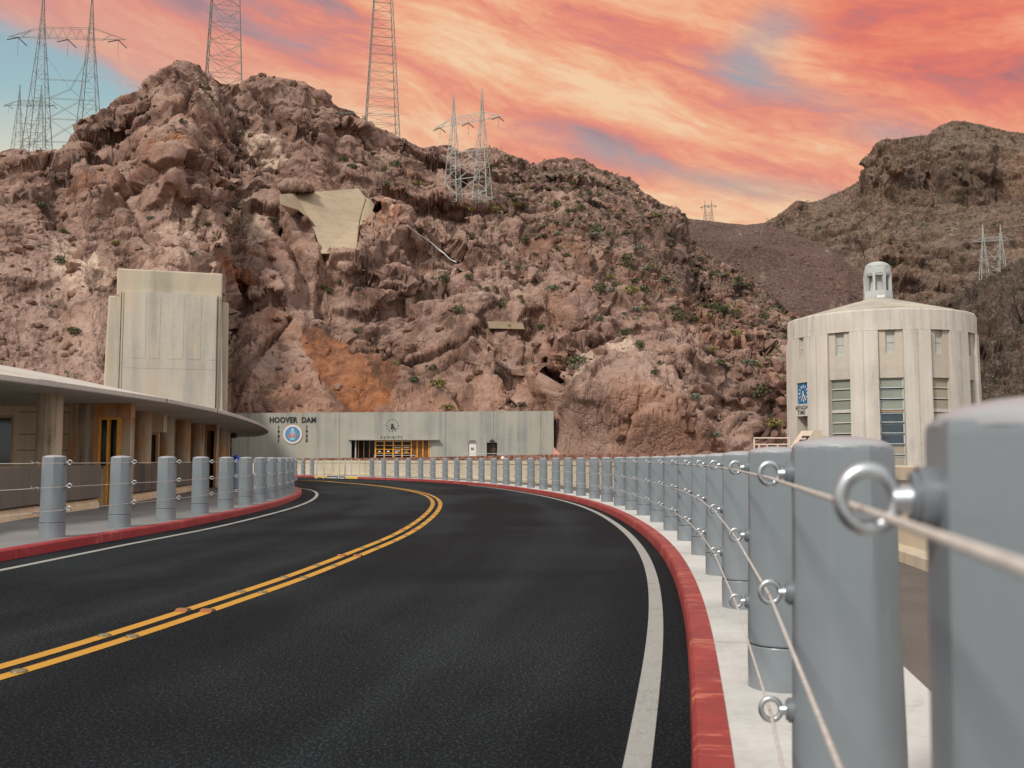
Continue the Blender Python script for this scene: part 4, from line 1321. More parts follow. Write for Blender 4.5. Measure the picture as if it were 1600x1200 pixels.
# rear wall of the open gallery with a second window, and end doorway frame
rw = resample(catmull([(-10.6, 25.4), (-11.6, 29.5), (-12.7, 35.0), (-13.9, 41.0), (-15.4, 46.0)]), 0.8)
strip(rw, [(0, SW - 0.05), (0, ZU), (0.28, ZU), (0.28, SW - 0.05)], -1, True).build('gallery_wall', M_PWALL, PV)
YW2 = 29.2
wx0, wx1 = P(205, 680, YW2).x, P(243.5, 680, YW2).x
w0_, w1_ = P(0, 727, YW2).z, P(0, 675, YW2).z
MB().box(((wx0 + wx1) / 2 - 0.1, YW2 + 0.35, (SW + w0_) / 2), (wx1 - wx0 + 0.5, 0.3, w0_ - SW)).build('wall', M_PWALL, PV)
MB().box(((wx0 + wx1) / 2 - 0.1, YW2 + 0.35, (w1_ + ZU) / 2), (wx1 - wx0 + 0.5, 0.3, ZU - w1_)).build('wall', M_PWALL, PV)
window(wx0 + 0.05, wx1, w0_, w1_, YW2 + 0.28, fw=0.075)
YD = 38.0
xa, xb, xc = P(319.5, 700, YD).x, P(328, 700, YD).x, P(340, 700, YD).x
a = MB(); a.box((xa + 0.05, YD, (SW + ZU) / 2), (0.10, 0.3, ZU - SW)); a.box((xc - 0.05, YD, (SW + ZU) / 2), (0.10, 0.3, ZU - SW)); a.box(((xa + xc) / 2, YD, ZU - 0.12), (xc - xa - 0.2, 0.3, 0.24))
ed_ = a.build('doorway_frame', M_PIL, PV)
MB().box(((xa + xb) / 2 + 0.04, YD + 0.05, (SW + ZU - 0.24) / 2), (xb - xa - 0.05, 0.08, ZU - 0.24 - SW)).build('door_leaf', M_PANELO, ed_)
MB().box(((xb + xc) / 2 - 0.03, YD + 0.12, (SW + ZU - 0.24) / 2), (xc - xb - 0.06, 0.06, ZU - 0.24 - SW)).build('dark_opening', M_GDARK, ed_)
# black lamp / camera box hanging under the far end of the canopy
c = P(361, 680.5, 50.0)
tag(MB().box((0, 0, 0), (0.55, 0.35, 0.26)).bar((-0.1, 0, 0.12), (-0.1, 0, ZU - c.z), 0.03, 8).bar((0.2, -0.17, -0.04), (0.2, -0.26, -0.04), 0.07, 12).build('floodlight', M_BLACK), 'small black floodlight box hanging under the far canopy end', 'floodlight').location = c
# low dark parapets in front of the columns
def low_wall(pxs, label):
    pts_ = [Gd(x, y, SW)[:2] for x, y in pxs]
    pts_ = soften(resample(catmull(pts_), 0.3), 4)
    root = thing('low_wall', label, 'wall')
    zt_ = EYE - 0.125
    strip(pts_, [(0.10, SW + 0.20), (0.0, SW + 0.24), (0.0, zt_ - 0.02), (0.02, zt_), (0.24, zt_), (0.26, zt_ - 0.02), (0.26, SW + 0.22)], -1, True).build('panel', M_PBAR, root, auto=R(40))
    strip(pts_, [(0.03, SW - 0.02), (0.03, SW + 0.10), (0.09, SW + 0.19), (0.24, SW + 0.19), (0.24, SW - 0.02)], -1, True).build('footing', M_PWALL, root, auto=R(40))
low_wall([(-160, 853), (-80, 833), (0, 817.5), (60, 807), (110, 800), (157, 793.5)], 'dark stained low concrete wall with a pale footing left of the booth door')
low_wall([(206, 785), (245, 778), (299, 767.5), (335, 760), (352, 754)], 'dark stained low concrete wall under the row of columns')
# blue-capped pale bin behind the left bollards
c = P(368.5, 745, 37.0)
root = thing('litter_bin', 'slim pale blue bin with a bright blue lid behind the left bollards', 'bin', (c.x, 37.0, SW))
MB().lathe([(0.15, 0.0), (0.17, 0.02), (0.175, 0.95), (0.165, 0.97)], 20).build('body', M_PALEB, root, auto=R(40))
MB().lathe([(0.17, 0.97), (0.17, 1.05), (0.12, 1.17), (0.05, 1.23), (0.0, 1.24)], 20).build('lid', M_CYAN, root, auto=R(40))

# ------------------------------------------------------------------ weathered concrete slab tower behind the pavilion
YS = 75.0
ST_ = thing('concrete_tower', 'tall blank weathered concrete tower with fluted front behind the pavilion', 'tower')
def X(px, y=YS): return P(px, 600, y).x
def Zp(py, y=YS): return P(300, py, y).z
lx0, lx1 = X(177.5), X(335.5)
rot = R(-3.0)
def tbox(mb_, x0, x1, y0, y1, z0, z1, batter=0.0):
    b_ = len(mb_.v)
    for z, k in ((z0, batter), (z1, 0.0)):
        for (x, y) in ((x0 - k, y0 - k), (x1 + k, y0 - k), (x1 + k, y1 + k), (x0 - k, y1 + k)):
            mb_.v.append((x, y, z))
    for q_ in ((3, 2, 1, 0), (4, 5, 6, 7), (0, 1, 5, 4), (1, 2, 6, 5), (2, 3, 7, 6), (3, 0, 4, 7)): mb_.f.append(tuple(b_ + i for i in q_))
zt1 = Zp(421.5); zt2 = Zp(457.0); zt3 = Zp(462.0); zband = Zp(561); zband2 = Zp(576)
mb = MB(); tbox(mb, lx0, lx1, YS, YS + 7.0, zt2 - 0.4, zt1); o = mb.build('top_block', M_SLABT, ST_); bevel(o, 0.12, 3)
mb = MB(); tbox(mb, lx0 + 0.02, lx1 - 0.02, YS + 0.02, YS + 6.9, -0.5, zt2 - 0.4, 0.35); mb.build('shaft', M_SLAB, ST_)
mb = MB(); tbox(mb, X(164.5), lx0 - 0.0, YS + 0.8, YS + 6.4, -0.5, zt3, 0.30); o = mb.build('left_wing', M_SLABT, ST_); bevel(o, 0.10, 2)
mb = MB(); tbox(mb, lx1 + 0.0, X(346.2), YS + 0.8, YS + 6.4, -0.5, zt3 - 0.15, 0.10); o = mb.build('right_wing', M_SLABT, ST_); bevel(o, 0.08, 2)
# front panel, slightly proud, with shallow flutes
mb = MB(); tbox(mb, X(189.5), X(328), YS - 0.26, YS + 0.1, -0.5, zt2, 0.0)
for k in range(len(mb.v)):
    x, y, z = mb.v[k]
    if y < YS: mb.v[k] = (x, y - (0.36 if z < 0 else 0.0), z)
mb.build('front_panel', M_SLAB, ST_)
def front_y(z): return YS - 0.26 - 0.36 * (zt2 - z) / (zt2 + 0.5)
for px in (183.3, 187.2, 331.2):
    mb = MB(); tbox(mb, X(px) - 0.06, X(px) + 0.06, YS - 0.14, YS + 0.0, 0.0, zt2 - 0.05, 0.0)
    for k in range(len(mb.v)):
        x, y, z = mb.v[k]
        if y < YS - 0.05: mb.v[k] = (x, y - (0.30 if z < 1 else 0.0), z)
    mb.build('rib', M_SLABT, ST_)
def quadp(mb_, x0, x1, za, zb, t):
    b_ = len(mb_.v)
    for (x, z) in ((x0, za), (x1, za), (x1, zb), (x0, zb)): mb_.v.append((x, front_y(z) - t, z))
    for (x, z) in ((x0, za), (x1, za), (x1, zb), (x0, zb)): mb_.v.append((x, front_y(z) + 0.02, z))
    for q_ in ((0, 1, 2, 3), (0, 4, 5, 1), (1, 5, 6, 2), (2, 6, 7, 3), (3, 7, 4, 0)): mb_.f.append(tuple(b_ + i for i in q_))
for x0, x1 in ((203, 222), (233, 243), (256, 278), (287, 304), (313, 327)):
    mb = MB(); quadp(mb, X(x0), X(x1), zband + 0.02, zt2 - 0.25, 0.018); mb.build('raised_flute', M_SLAB, ST_)
mb = MB(); quadp(mb, X(192), X(327), zband2, zband - 0.02, 0.012); mb.build('pale_band', M_SLAB, ST_)

cS = Vector(((lx0 + lx1) / 2, YS + 3.0, 0)); rS = R(17)
ST_.rotation_euler = (0, 0, rS)
ST_.location = cS - Matrix.Rotation(rS, 3, 'Z') @ cS + Vector((-0.75, 0.3, 0))
# ------------------------------------------------------------------ round intake tower on the right
YT = 88.0
TC = P(1375.8, 600, YT); TC.z = 0
NT = thing('intake_tower', 'round pale concrete tower with tall windows, blue clock and small lantern on top', 'tower')
e0 = Vector((-TC.x, -TC.y, 0)).normalized(); e1 = Vector((-e0.y, e0.x, 0))
def tdir(phi): return e0 * math.cos(phi) + e1 * math.sin(phi)
RO = 143.8 / F * YT * 0.985
RI = RO - 0.34
zr0 = P(1386, 513.8, YT - RO).z; zr1 = P(1377, 479.5, YT - RO).z
zbw = P(1393, 589, YT - RO).z
zsw0, zsw1 = P(1393, 551.0, YT - RO).z, P(1393, 514.5, YT - RO).z
def tprof(profile, mat, name, parent, n=96, auto=R(30), a0=0.0):
    a = MB(); a.lathe(profile, n, (TC.x, TC.y, 0), a0, a0 + 2 * math.pi); return a.build(name, mat, parent, auto=auto)
AB = math.atan2(e0.y, e0.x) + R(6.2 + 7.5)
RF = RO - 0.10
tprof([(RF, zr0 + 0.01), (RF, zr1 - 0.16), (RF - 0.05, zr1 - 0.04), (RF - 0.30, zr1 + 0.02), (RF - 0.9, zr1 + 0.03)], M_TOW, 'frieze', NT, 24, R(8), AB)
tprof([(RF - 0.9, zr1 - 0.1), (RF - 0.88, zr1 + 0.18), (RF - 1.1, zr1 + 0.26), (2.3, zr1 + 1.55), (1.5, zr1 + 1.66), (1.45, zr1 + 1.8)], M_TOWR, 'roof', NT, 24, R(8), AB)
tprof([(RI - 0.9, -1.0), (RI - 0.9, zr0)], M_TOWB, 'core', NT)
tprof([(RF, zr0 + 0.01), (RI - 1.0, zr0 + 0.005)], M_TOW, 'frieze_underside', NT)
half_bay = math.asin(0.98 / RO)
BAYS = [6.2 + 30 * k for k in range(-3, 4)]
def arcwall(a0, a1, r0, r1, z0, z1, n=8, taper=0.0):
    a = MB()
    for z, tp in ((z0, taper), (z1, 0.0)):
        for r in (r0, r1):
            for i in range(n + 1):
                d_ = tdir(a0 + (a1 - a0) * i / n)
                rr_ = r + (tp if r == r1 else 0)
                a.v.append((TC.x + d_.x * rr_, TC.y + d_.y * rr_, z))
    m_ = n + 1
    for i in range(n):
        a.f.append((m_ + i, m_ + i + 1, 3 * m_ + i + 1, 3 * m_ + i))
        a.f.append((i + 1, i, 2 * m_ + i, 2 * m_ + i + 1))
        a.f.append((2 * m_ + i, 3 * m_ + i, 3 * m_ + i + 1, 2 * m_ + i + 1))
        a.f.append((i, i + 1, m_ + i + 1, m_ + i))
    a.f.append((0, m_, 3 * m_, 2 * m_)); a.f.append((n, 2 * m_ + n, 3 * m_ + n, m_ + n))
    return a
bays12 = [6.2 + 30 * k for k in range(12)]
for k, bdeg in enumerate(bays12):
    c0 = R(bdeg) + half_bay; c1 = R(bdeg + 30) - half_bay
    mid = (c0 + c1) / 2
    w_ = (c1 - c0)
    a = arcwall(c0, mid - w_ * 0.02, RI - 0.9, RO, -1.0, zr0 - 0.02 + 0.0, 8, 0.14)
    a.build('pilaster', M_TOW, NT, auto=R(30))
    a = arcwall(mid - w_ * 0.018, mid + w_ * 0.018, RI - 0.9, RO - 0.05, -1.0, zr0 - 0.02, 2, 0.14); a.build('pilaster_groove', M_TOW, NT)
    a = arcwall(mid + w_ * 0.02, c1, RI - 0.9, RO, -1.0, zr0 - 0.02, 8, 0.14)
    a.build('pilaster', M_TOW, NT, auto=R(30))
def bayM(phi, r):
    d_ = tdir(phi); rt = Vector((-d_.y, d_.x, 0))
    return Matrix(((rt.x, 0, d_.x, TC.x + d_.x * r), (rt.y, 0, d_.y, TC.y + d_.y * r), (0, 1, 0, 0), (0, 0, 0, 1)))   # local: x right, y up, z out
def lbox(mb_, M4, x0, x1, y0, y1, z0, z1):
    mb_.box(((x0 + x1) / 2, (y0 + y1) / 2, (z0 + z1) / 2), (x1 - x0, y1 - y0, z1 - z0), 0.0, M4)
W2 = 0.965
pane_h = 0.885
for bdeg in BAYS:
    M4 = bayM(R(bdeg), RI)
    clockbay = abs(bdeg + 53.8) < 1
    if clockbay: M4 = bayM(R(bdeg), RI + 0.20)
    a = MB()
    lbox(a, M4, -W2, -0.37, zbw, zr0 - 0.01, -0.5, 0); lbox(a, M4, 0.37, W2, zbw, zr0 - 0.01, -0.5, 0)
    lbox(a, M4, -0.37, 0.37, zbw, zsw0, -0.5, -0.002)
    wl_ = a.build('bay_wall', M_TOWB, NT)
    a = MB(); lbox(a, M4, -0.37, 0.37, zsw0, zsw0 + 0.05, -0.3, -0.05); lbox(a, M4, -0.37, -0.31, zsw0 + 0.05, zsw1, -0.3, -0.16); lbox(a, M4, 0.31, 0.37, zsw0 + 0.05, zsw1, -0.3, -0.16)
    lbox(a, M4, -0.31, 0.31, zsw0 + 0.92, zsw0 + 0.96, -0.3, -0.17)
    sw_ = a.build('small_window', M_FRGR, NT)
    a = MB(); lbox(a, M4, -0.31, 0.31, zsw0 + 0.05, zr0 - 0.02, -0.3, -0.22); a.build('pane', M_PALEBL, sw_)
    if clockbay:
        # blue clock over a recessed door
        zc1, zc0 = P(1262, 594, YT - 4.9).z, P(1262, 628.5, YT - 4.9).z
        zd1 = P(1262, 648.0, YT - 4.9).z
        a = MB(); lbox(a, M4, -W2, W2, zc1, zbw, -0.5, 0); lbox(a, M4, -W2, -0.88, zc0, zc1, -0.5, 0); lbox(a, M4, 0.88, W2, zc0, zc1, -0.5, 0)
        lbox(a, M4, -W2, W2, zd1, zc0, -0.5, 0.06); a.build('clock_surround', M_TOW, NT)
        a = MB(); lbox(a, M4, -0.88, 0.88, zc0, zc1, -0.5, -0.12)
        ck = a.build('clock_face', M_CLOCK, NT)
        zc = (zc0 + zc1) / 2
        tk = MB()
        for i in range(12):
            t = 2 * math.pi * i / 12
            r0_, r1_ = (0.50, 0.72)
            ww = 0.055 if i % 3 == 0 else 0.035
            cx_, cy_ = math.sin(t), math.cos(t)
            q_ = [(r0_, -ww), (r1_, -ww), (r1_, ww), (r0_, ww)]
            pts_ = [(cx_ * p_[0] + cy_ * p_[1], cy_ * p_[0] - cx_ * p_[1]) for p_ in q_]
            tk.prism(pts_, lambda p, d_, M4=M4: M4 @ Vector((p[0], zc + p[1], -0.12 + d_)), 0.03)
        tk.build('clock_mark', M_WHITE, ck)
        for t, L_, tail, ww in ((R(148), 0.66, 0.18, 0.045), (R(194), 0.46, 0.18, 0.05)):
            h_ = MB(); cx_, cy_ = math.sin(t), math.cos(t)
            q_ = [(-tail, -ww), (L_, -ww * 0.8), (L_, ww * 0.8), (-tail, ww)]
            pts_ = [(cx_ * p_[0] + cy_ * p_[1], cy_ * p_[0] - cx_ * p_[1]) for p_ in q_]
            h_.prism(pts_, lambda p, d_, M4=M4: M4 @ Vector((p[0], zc + p[1], -0.09 + d_)), 0.03); h_.build('clock_hand', M_WHITE, ck)
        for body, py in (('NEVADA', 634.6), ('TIME', 642.6)):
            z_ = P(1260, py, YT - 4.9).z
            T4 = M4 @ Matrix.Translation((-0.1, z_, 0.075))
            text_mesh('lettering', body, 0.50, M_LETTER, T4, NT, 0.92, 0.008, 0.012, 1.2)
        a = MB(); lbox(a, M4, -W2, -0.86, -1, zd1, -1.0, 0.06); lbox(a, M4, 0.86, W2, -1, zd1, -1.0, 0.06); a.build('door_surround', M_TOW, NT)
        a = MB(); lbox(a, M4, -0.86, 0.86, -1, zd1, -1.0, -0.75)
        for i in range(9): lbox(a, M4, -0.86, 0.86, zd1 - 0.1 - 0.45 * i, zd1 - 0.07 - 0.45 * i, -0.75, -0.735)
        a.build('roller_door', M_BLIND2, NT)
    else:
        tilted = abs(bdeg - 6.2) < 1
        z_ = zbw
        fr_ = MB()
        lbox(fr_, M4, -W2, -W2 + 0.06, -1, zbw - 0.03, -0.45, -0.14); lbox(fr_, M4, W2 - 0.06, W2, -1, zbw - 0.03, -0.45, -0.14)
        wn = fr_.build('tall_window', M_FRGR, NT)
        lbx = MB(); lbox(lbx, M4, -W2, W2, zbw - 0.03, zbw + 0.02, -0.5, -0.02); lbx.build('window_head', M_TOWR, NT)
        for i in range(9):
            thick = 0.26 if i == 2 else 0.09
            z1_ = z_ - 0.05; z0_ = z1_ - pane_h + 0.09
            up = i < 3 or not tilted
            g_ = M_BLIND if up else M_GBLUE
            if bdeg > 20 and bdeg < 50: g_ = M_BLIND2
            if tilted and i >= 6: g_ = M_BLIND2
            if (not tilted) and i >= 6 and bdeg < 20: g_ = M_GGRN if bdeg < -70 else M_GBLUE if i > 6 else M_BLIND
            # sash tilted out at its foot in the bay that faces the road
            lean = 0.16 if (tilted and i < 6) else 0.0
            sash = MB(); f_ = 0.055
            def sl(mb_, x0, x1, y0, y1, dz0, dz1):
                b_ = len(mb_.v)
                for zz in (dz0, dz1):
                    for (x, y) in ((x0, y0), (x1, y0), (x1, y1), (x0, y1)):
                        k_ = (z1_ - y) / (z1_ - z0_)
                        mb_.v.append(tuple(M4 @ Vector((x, y, -0.28 + zz + lean * k_))))
                for q_ in ((3, 2, 1, 0), (4, 5, 6, 7), (0, 1, 5, 4), (1, 2, 6, 5), (2, 3, 7, 6), (3, 0, 4, 7)): mb_.f.append(tuple(b_ + i_ for i_ in q_))
            xw = W2 - 0.07
            mt = M_FRBL if tilted else M_FRGR
            if tilted:
                sl(sash, -xw, xw, z0_, z0_ + f_, 0, 0.07); sl(sash, -xw, xw, z1_ - f_, z1_, 0, 0.07)
                sl(sash, -xw, -xw + f_, z0_ + f_, z1_ - f_, 0, 0.07); sl(sash, xw - f_, xw, z0_ + f_, z1_ - f_, 0, 0.07)
            else:
                sl(sash, -xw, xw, z0_, z0_ + 0.085, 0, 0.10)
            sh = sash.build('sash', mt, wn)
            pn = MB(); sl(pn, -xw + (f_ if tilted else 0), xw - (f_ if tilted else 0), z0_ + (f_ if tilted else 0.085), z1_ - (f_ if tilted else 0), 0.005, 0.03); pn.build('pane', g_, wn)
            if tilted:
                bk = MB(); lbox(bk, M4, -xw, xw, z0_ - 0.06, z1_, -0.42, -0.34); bk.build('dark_reveal', M_GDARK, wn)
            z_ -= pane_h
            if i == 2:
                tr = MB(); lbox(tr, M4, -W2 + 0.06, W2 - 0.06, z_ - 0.13, z_ + 0.03, -0.40, -0.15); tr.build('transom', M_FRGR if not tilted else M_TANFR, wn)
                z_ -= 0.15
# lantern
LT = Vector((TC.x + (1370.8 - 1377.3) / F * YT * 0, TC.y, 0))
lcx = P(1371.2, 440, YT - 0.0).x
def lt(profile, mat, name, n=8, a0=R(22.5), auto=R(30)):
    a = MB(); a.lathe(profile, n, (lcx, TC.y, 0), a0, a0 + 2 * math.pi); return a.build(name, mat, LTN, auto=auto)
LTN = empty('lantern'); LTN.parent = NT
zb0 = zr1 + 1.70; zb1 = P(1371, 456.5, YT).z; zl1 = P(1371, 432, YT).z; zl2 = P(1371, 419, YT).z; ztop = P(1371, 409.5, YT).z
ang = math.atan2(e0.y, e0.x) + R(8)
kk = YT / F
lt([(23.0 * kk, zb0 - 0.3), (23.0 * kk, zb0 + 0.15), (21.6 * kk, zb1), (15 * kk, zb1 + 0.02)], M_LANT, 'plinth', 8, ang + R(22.5))
lt([(13.5 * kk, zb1), (12.5 * kk, zb1 + 0.45), (12.0 * kk, zb1 + 0.46), (11.5 * kk, zb1 + 0.8), (10.5 * kk, zb1 + 0.82), (10.0 * kk, zl1 + 0.1)], M_LANT, 'inner_drum', 8, ang + R(22.5))
for i in range(8):
    t = ang + R(22.5) + i * math.pi / 4
    dx_, dy_ = math.cos(t), math.sin(t)
    a = MB()
    a.box((lcx + dx_ * 18.6 * kk, TC.y + dy_ * 18.6 * kk, (zb1 + zl1) / 2 + 0.05), (5.6 * kk, 3.6 * kk, zl1 - zb1 + 0.3), t)
    a.build('pier', M_LANT, LTN)
lt([(12.0 * kk, zl1 - 0.02), (20.7 * kk, zl1 - 0.02), (21.0 * kk, zl1 + 0.1), (20.4 * kk, zl2 - 0.1), (19.2 * kk, zl2 + 0.10)], M_LANT, 'head_ring', 8, ang + R(22.5))
dome = [(19.0 * kk * math.cos(u), zl2 + 0.02 + (ztop - zl2) * math.sin(u)) for u in np.linspace(0, math.pi / 2, 8)]
lt(dome[:-1] + [(0.0, ztop)], M_LANT, 'dome', 32, 0.0, R(60))
for i in range(8):
    t = ang + i * math.pi / 4
    dx_, dy_ = math.cos(t), math.sin(t); tx_, ty_ = -dy_, dx_
    a = MB()
    a.prism([(-0.30, 0.02), (0.30, 0.02), (0.22, 0.14), (0.10, 0.16), (0.0, 0.26), (-0.10, 0.16), (-0.22, 0.14)],
            lambda p, d_: (lcx + dx_ * (19.25 * kk + d_) + tx_ * p[0], TC.y + dy_ * (19.25 * kk + d_) + ty_ * p[0], zl1 + 0.12 + p[1]), 0.06)
    a.build('carved_boss', M_LANT, LTN)
a = MB(); a.box((P(1376, 461, YT - 23 * kk).x, TC.y - 23.2 * kk, zb0 + 0.28), (0.62, 0.06, 0.26), R(-20)); a.build('plaque', M_WHITE, LTN)
# stair housing with striped sloping front, by the tower door
YH = 77.5
root = thing('stair_housing', 'small concrete stair housing with a sloping striped front below the tower clock', 'housing')
sl_ = [(1250, 704), (1271.5, 672.8), (1284.5, 672.4), (1285.5, 704)]
pts_ = [(P(x, y, YH).x, P(x, y, YH).z) for x, y in sl_]
MB().prism(pts_, lambda p, d_: (p[0], YH + d_, p[1]), 1.6).build('body', M_PARA, root)
p0 = Vector((pts_[0][0], 0, pts_[0][1])); p1 = Vector((pts_[1][0], 0, pts_[1][1]))
dv = (p1 - p0); nn = Vector((-dv.z, 0, dv.x)).normalized()
def slab_on(u0, u1, v0, v1, t, mat, name):
    a = MB()
    pa = p0 + dv * u0; pb = p0 + dv * u1
    a.prism([(pa.x, pa.z), (pb.x, pb.z), (pb.x + nn.x * t, pb.z + nn.z * t), (pa.x + nn.x * t, pa.z + nn.z * t)], lambda p, d_: (p[0], YH + v0 + d_, p[1]), v1 - v0)
    a.build(name, mat, root)
MB().prism([(p0.x - 0.55, p0.z), (p1.x - 0.55, p1.z), (p1.x, p1.z), (p0.x, p0.z)], lambda p, d_: (p[0], YH + 0.10 + d_, p[1]), 1.4).build('sloping_front', M_CREAM, root)
for u in (0.12, 0.30, 0.48, 0.66):
    a = MB(); pa = p0 + dv * u; pb = p0 + dv * (u + 0.075)
    a.prism([(pa.x - 0.58, pa.z), (pb.x - 0.58, pb.z), (pb.x - 0.08, pb.z), (pa.x - 0.08, pa.z)], lambda p, d_: (p[0], YH + 0.06 + d_, p[1]), 0.05); a.build('dark_stripe', M_BLACK, root)
a = MB(); pa = p0 + dv * 0.1; pb = p0 + dv * 0.74
a.prism([(pa.x - 0.14, pa.z), (pb.x - 0.14, pb.z), (pb.x + 0.02, pb.z), (pa.x + 0.02, pa.z)], lambda p, d_: (p[0], YH + 0.045 + d_, p[1]), 0.06); a.build('dark_edge', M_BLACK, root)
# railing left of the tower and rail at its right
def big_rail(xa, xb, y, pys, posts, label, mat, r=0.055):
    root = thing('railing', label, 'railing')
    for i, py in enumerate(pys):
        pa, pb = P(xa, py, y), P(xb, py, y)
        MB().bar(pa, pb, r, 8).build('top_rail' if i == 0 else 'mid_rail', mat, root)
    for px, py in posts:
        pa = P(px, py, y); MB().bar((pa.x, y, 0.0), (pa.x, y, pa.z), r, 8).build('post', mat, root)
big_rail(1178.2, 1233, 80.0, (684.5, 694.5), ((1178.2, 684.5), (1186, 694.5), (1198.8, 694.5), (1215, 694.5), (1233, 684.5)), 'cream painted railing left of the round tower', M_CREAM)
big_rail(1284, 1297, 79.0, (681.5,), ((1297, 681.5),), 'short thin handrail end right of the stair housing', M_RAILG, 0.03)
root = thing('guard_rail', 'pale slatted metal guard rail running from the round tower to the right', 'guard rail')
ya, yb = 92.0, 84.0
pa, pb = P(1516, 626.5, ya), P(1660, 643, yb)
a = MB(); a.bar(pa, pb, 0.20, 4); a.build('top_beam', M_RAILG, root)
for i in range(16):
    q_ = pa.lerp(pb, i / 15.0); MB().box((q_.x, q_.y + 0.05, q_.z / 2 - 0.1), (0.28, 0.10, q_.z - 0.2)).build('rail_post', M_RAILG, root)
# ------------------------------------------------------------------ terrain noise (numpy)
def h2(ix, iy, seed):
    with np.errstate(over='ignore'):
        a = (ix.astype(np.int64).astype(np.uint32) * np.uint32(374761393) + iy.astype(np.int64).astype(np.uint32) * np.uint32(668265263) + np.uint32(seed * 974711 + 12345))
        a = (a ^ (a >> np.uint32(13))) * np.uint32(1274126177)
        a = a ^ (a >> np.uint32(16))
        a = a * np.uint32(2246822519); a = a ^ (a >> np.uint32(15))
    return a.astype(np.float32) / np.float32(4294967296.0)
def perlin(x, y, seed):
    xi = np.floor(x); yi = np.floor(y); xf = x - xi; yf = y - yi
    u = xf * xf * xf * (xf * (xf * 6 - 15) + 10); v = yf * yf * yf * (yf * (yf * 6 - 15) + 10)
    def gr(ox, oy):
        a = h2(xi + ox, yi + oy, seed) * (2 * np.pi)
        return np.cos(a) * (xf - ox) + np.sin(a) * (yf - oy)
    return ((gr(0, 0) * (1 - u) + gr(1, 0) * u) * (1 - v) + (gr(0, 1) * (1 - u) + gr(1, 1) * u) * v) * 1.5
def fbm(x, y, seed, octv=5, gain=0.5):
    o = 0; a = 1.0; f = 1.0
    for k in range(octv):
        o = o + a * perlin(x * f + 17.3 * k, y * f - 9.1 * k, seed + k); a *= gain; f *= 2.03
    return o
def ridged(x, y, seed, octv=4):
    o = 0; a = 1.0; f = 1.0
    for k in range(octv):
        o = o + a * (1 - 2 * np.abs(perlin(x * f + 5.3 * k, y * f, seed + k))); a *= 0.5; f *= 2.1
    return o
def worley(x, y, seed):
    xi = np.floor(x); yi = np.floor(y)
    F1 = np.full(x.shape, 9.0, np.float32); F2 = F1.copy()
    dx1 = np.zeros_like(F1); dy1 = np.zeros_like(F1); h1 = np.zeros_like(F1); hx = np.zeros_like(F1); hy = np.zeros_like(F1)
    for oy in (-1, 0, 1):
        for ox in (-1, 0, 1):
            cx = xi + ox; cy = yi + oy
            px = cx + 0.08 + 0.84 * h2(cx, cy, seed); py = cy + 0.08 + 0.84 * h2(cx, cy, seed + 1)
            dx = x - px; dy = y - py
            dd = np.sqrt(dx * dx + dy * dy)
            closer = dd < F1
            F2 = np.where(closer, F1, np.minimum(F2, dd))
            F1 = np.where(closer, dd, F1)
            dx1 = np.where(closer, dx, dx1); dy1 = np.where(closer, dy, dy1)
            h1 = np.where(closer, h2(cx, cy, seed + 2), h1)
            hx = np.where(closer, h2(cx, cy, seed + 3), hx); hy = np.where(closer, h2(cx, cy, seed + 4), hy)
    return F1, F2, dx1, dy1, h1, hx, hy
def blocks(x, y, size, seed, tilt=0.9, step=0.5, crack=0.35, dome=0.0):
    """broken-rock relief: every cell is a facet with its own height and tilt, cracks between"""
    F1, F2, dx, dy, h, hx, hy = worley(x / size, y / size, seed)
    o = (h - 0.5) * step + ((hx - 0.5) * dx + (hy - 0.5) * dy) * 2 * tilt
    o = o - crack * np.exp(-((F2 - F1) / 0.10) ** 2)
    if dome: o = o + dome * (0.5 - F1 * F1)
    return o * size
def u3(ix, iy, iz, seed):
    with np.errstate(over='ignore'):
        a = ix.astype(np.int32).astype(np.uint32) * np.uint32(374761393) + iy.astype(np.int32).astype(np.uint32) * np.uint32(668265263) \
            + iz.astype(np.int32).astype(np.uint32) * np.uint32(2147483647) + np.uint32(seed * 974711 + 777)
        a = (a ^ (a >> np.uint32(13))) * np.uint32(1274126177)
        a = (a ^ (a >> np.uint32(16))) * np.uint32(2246822519)
        return a ^ (a >> np.uint32(15))
K10 = np.float32(1 / 1023.0)
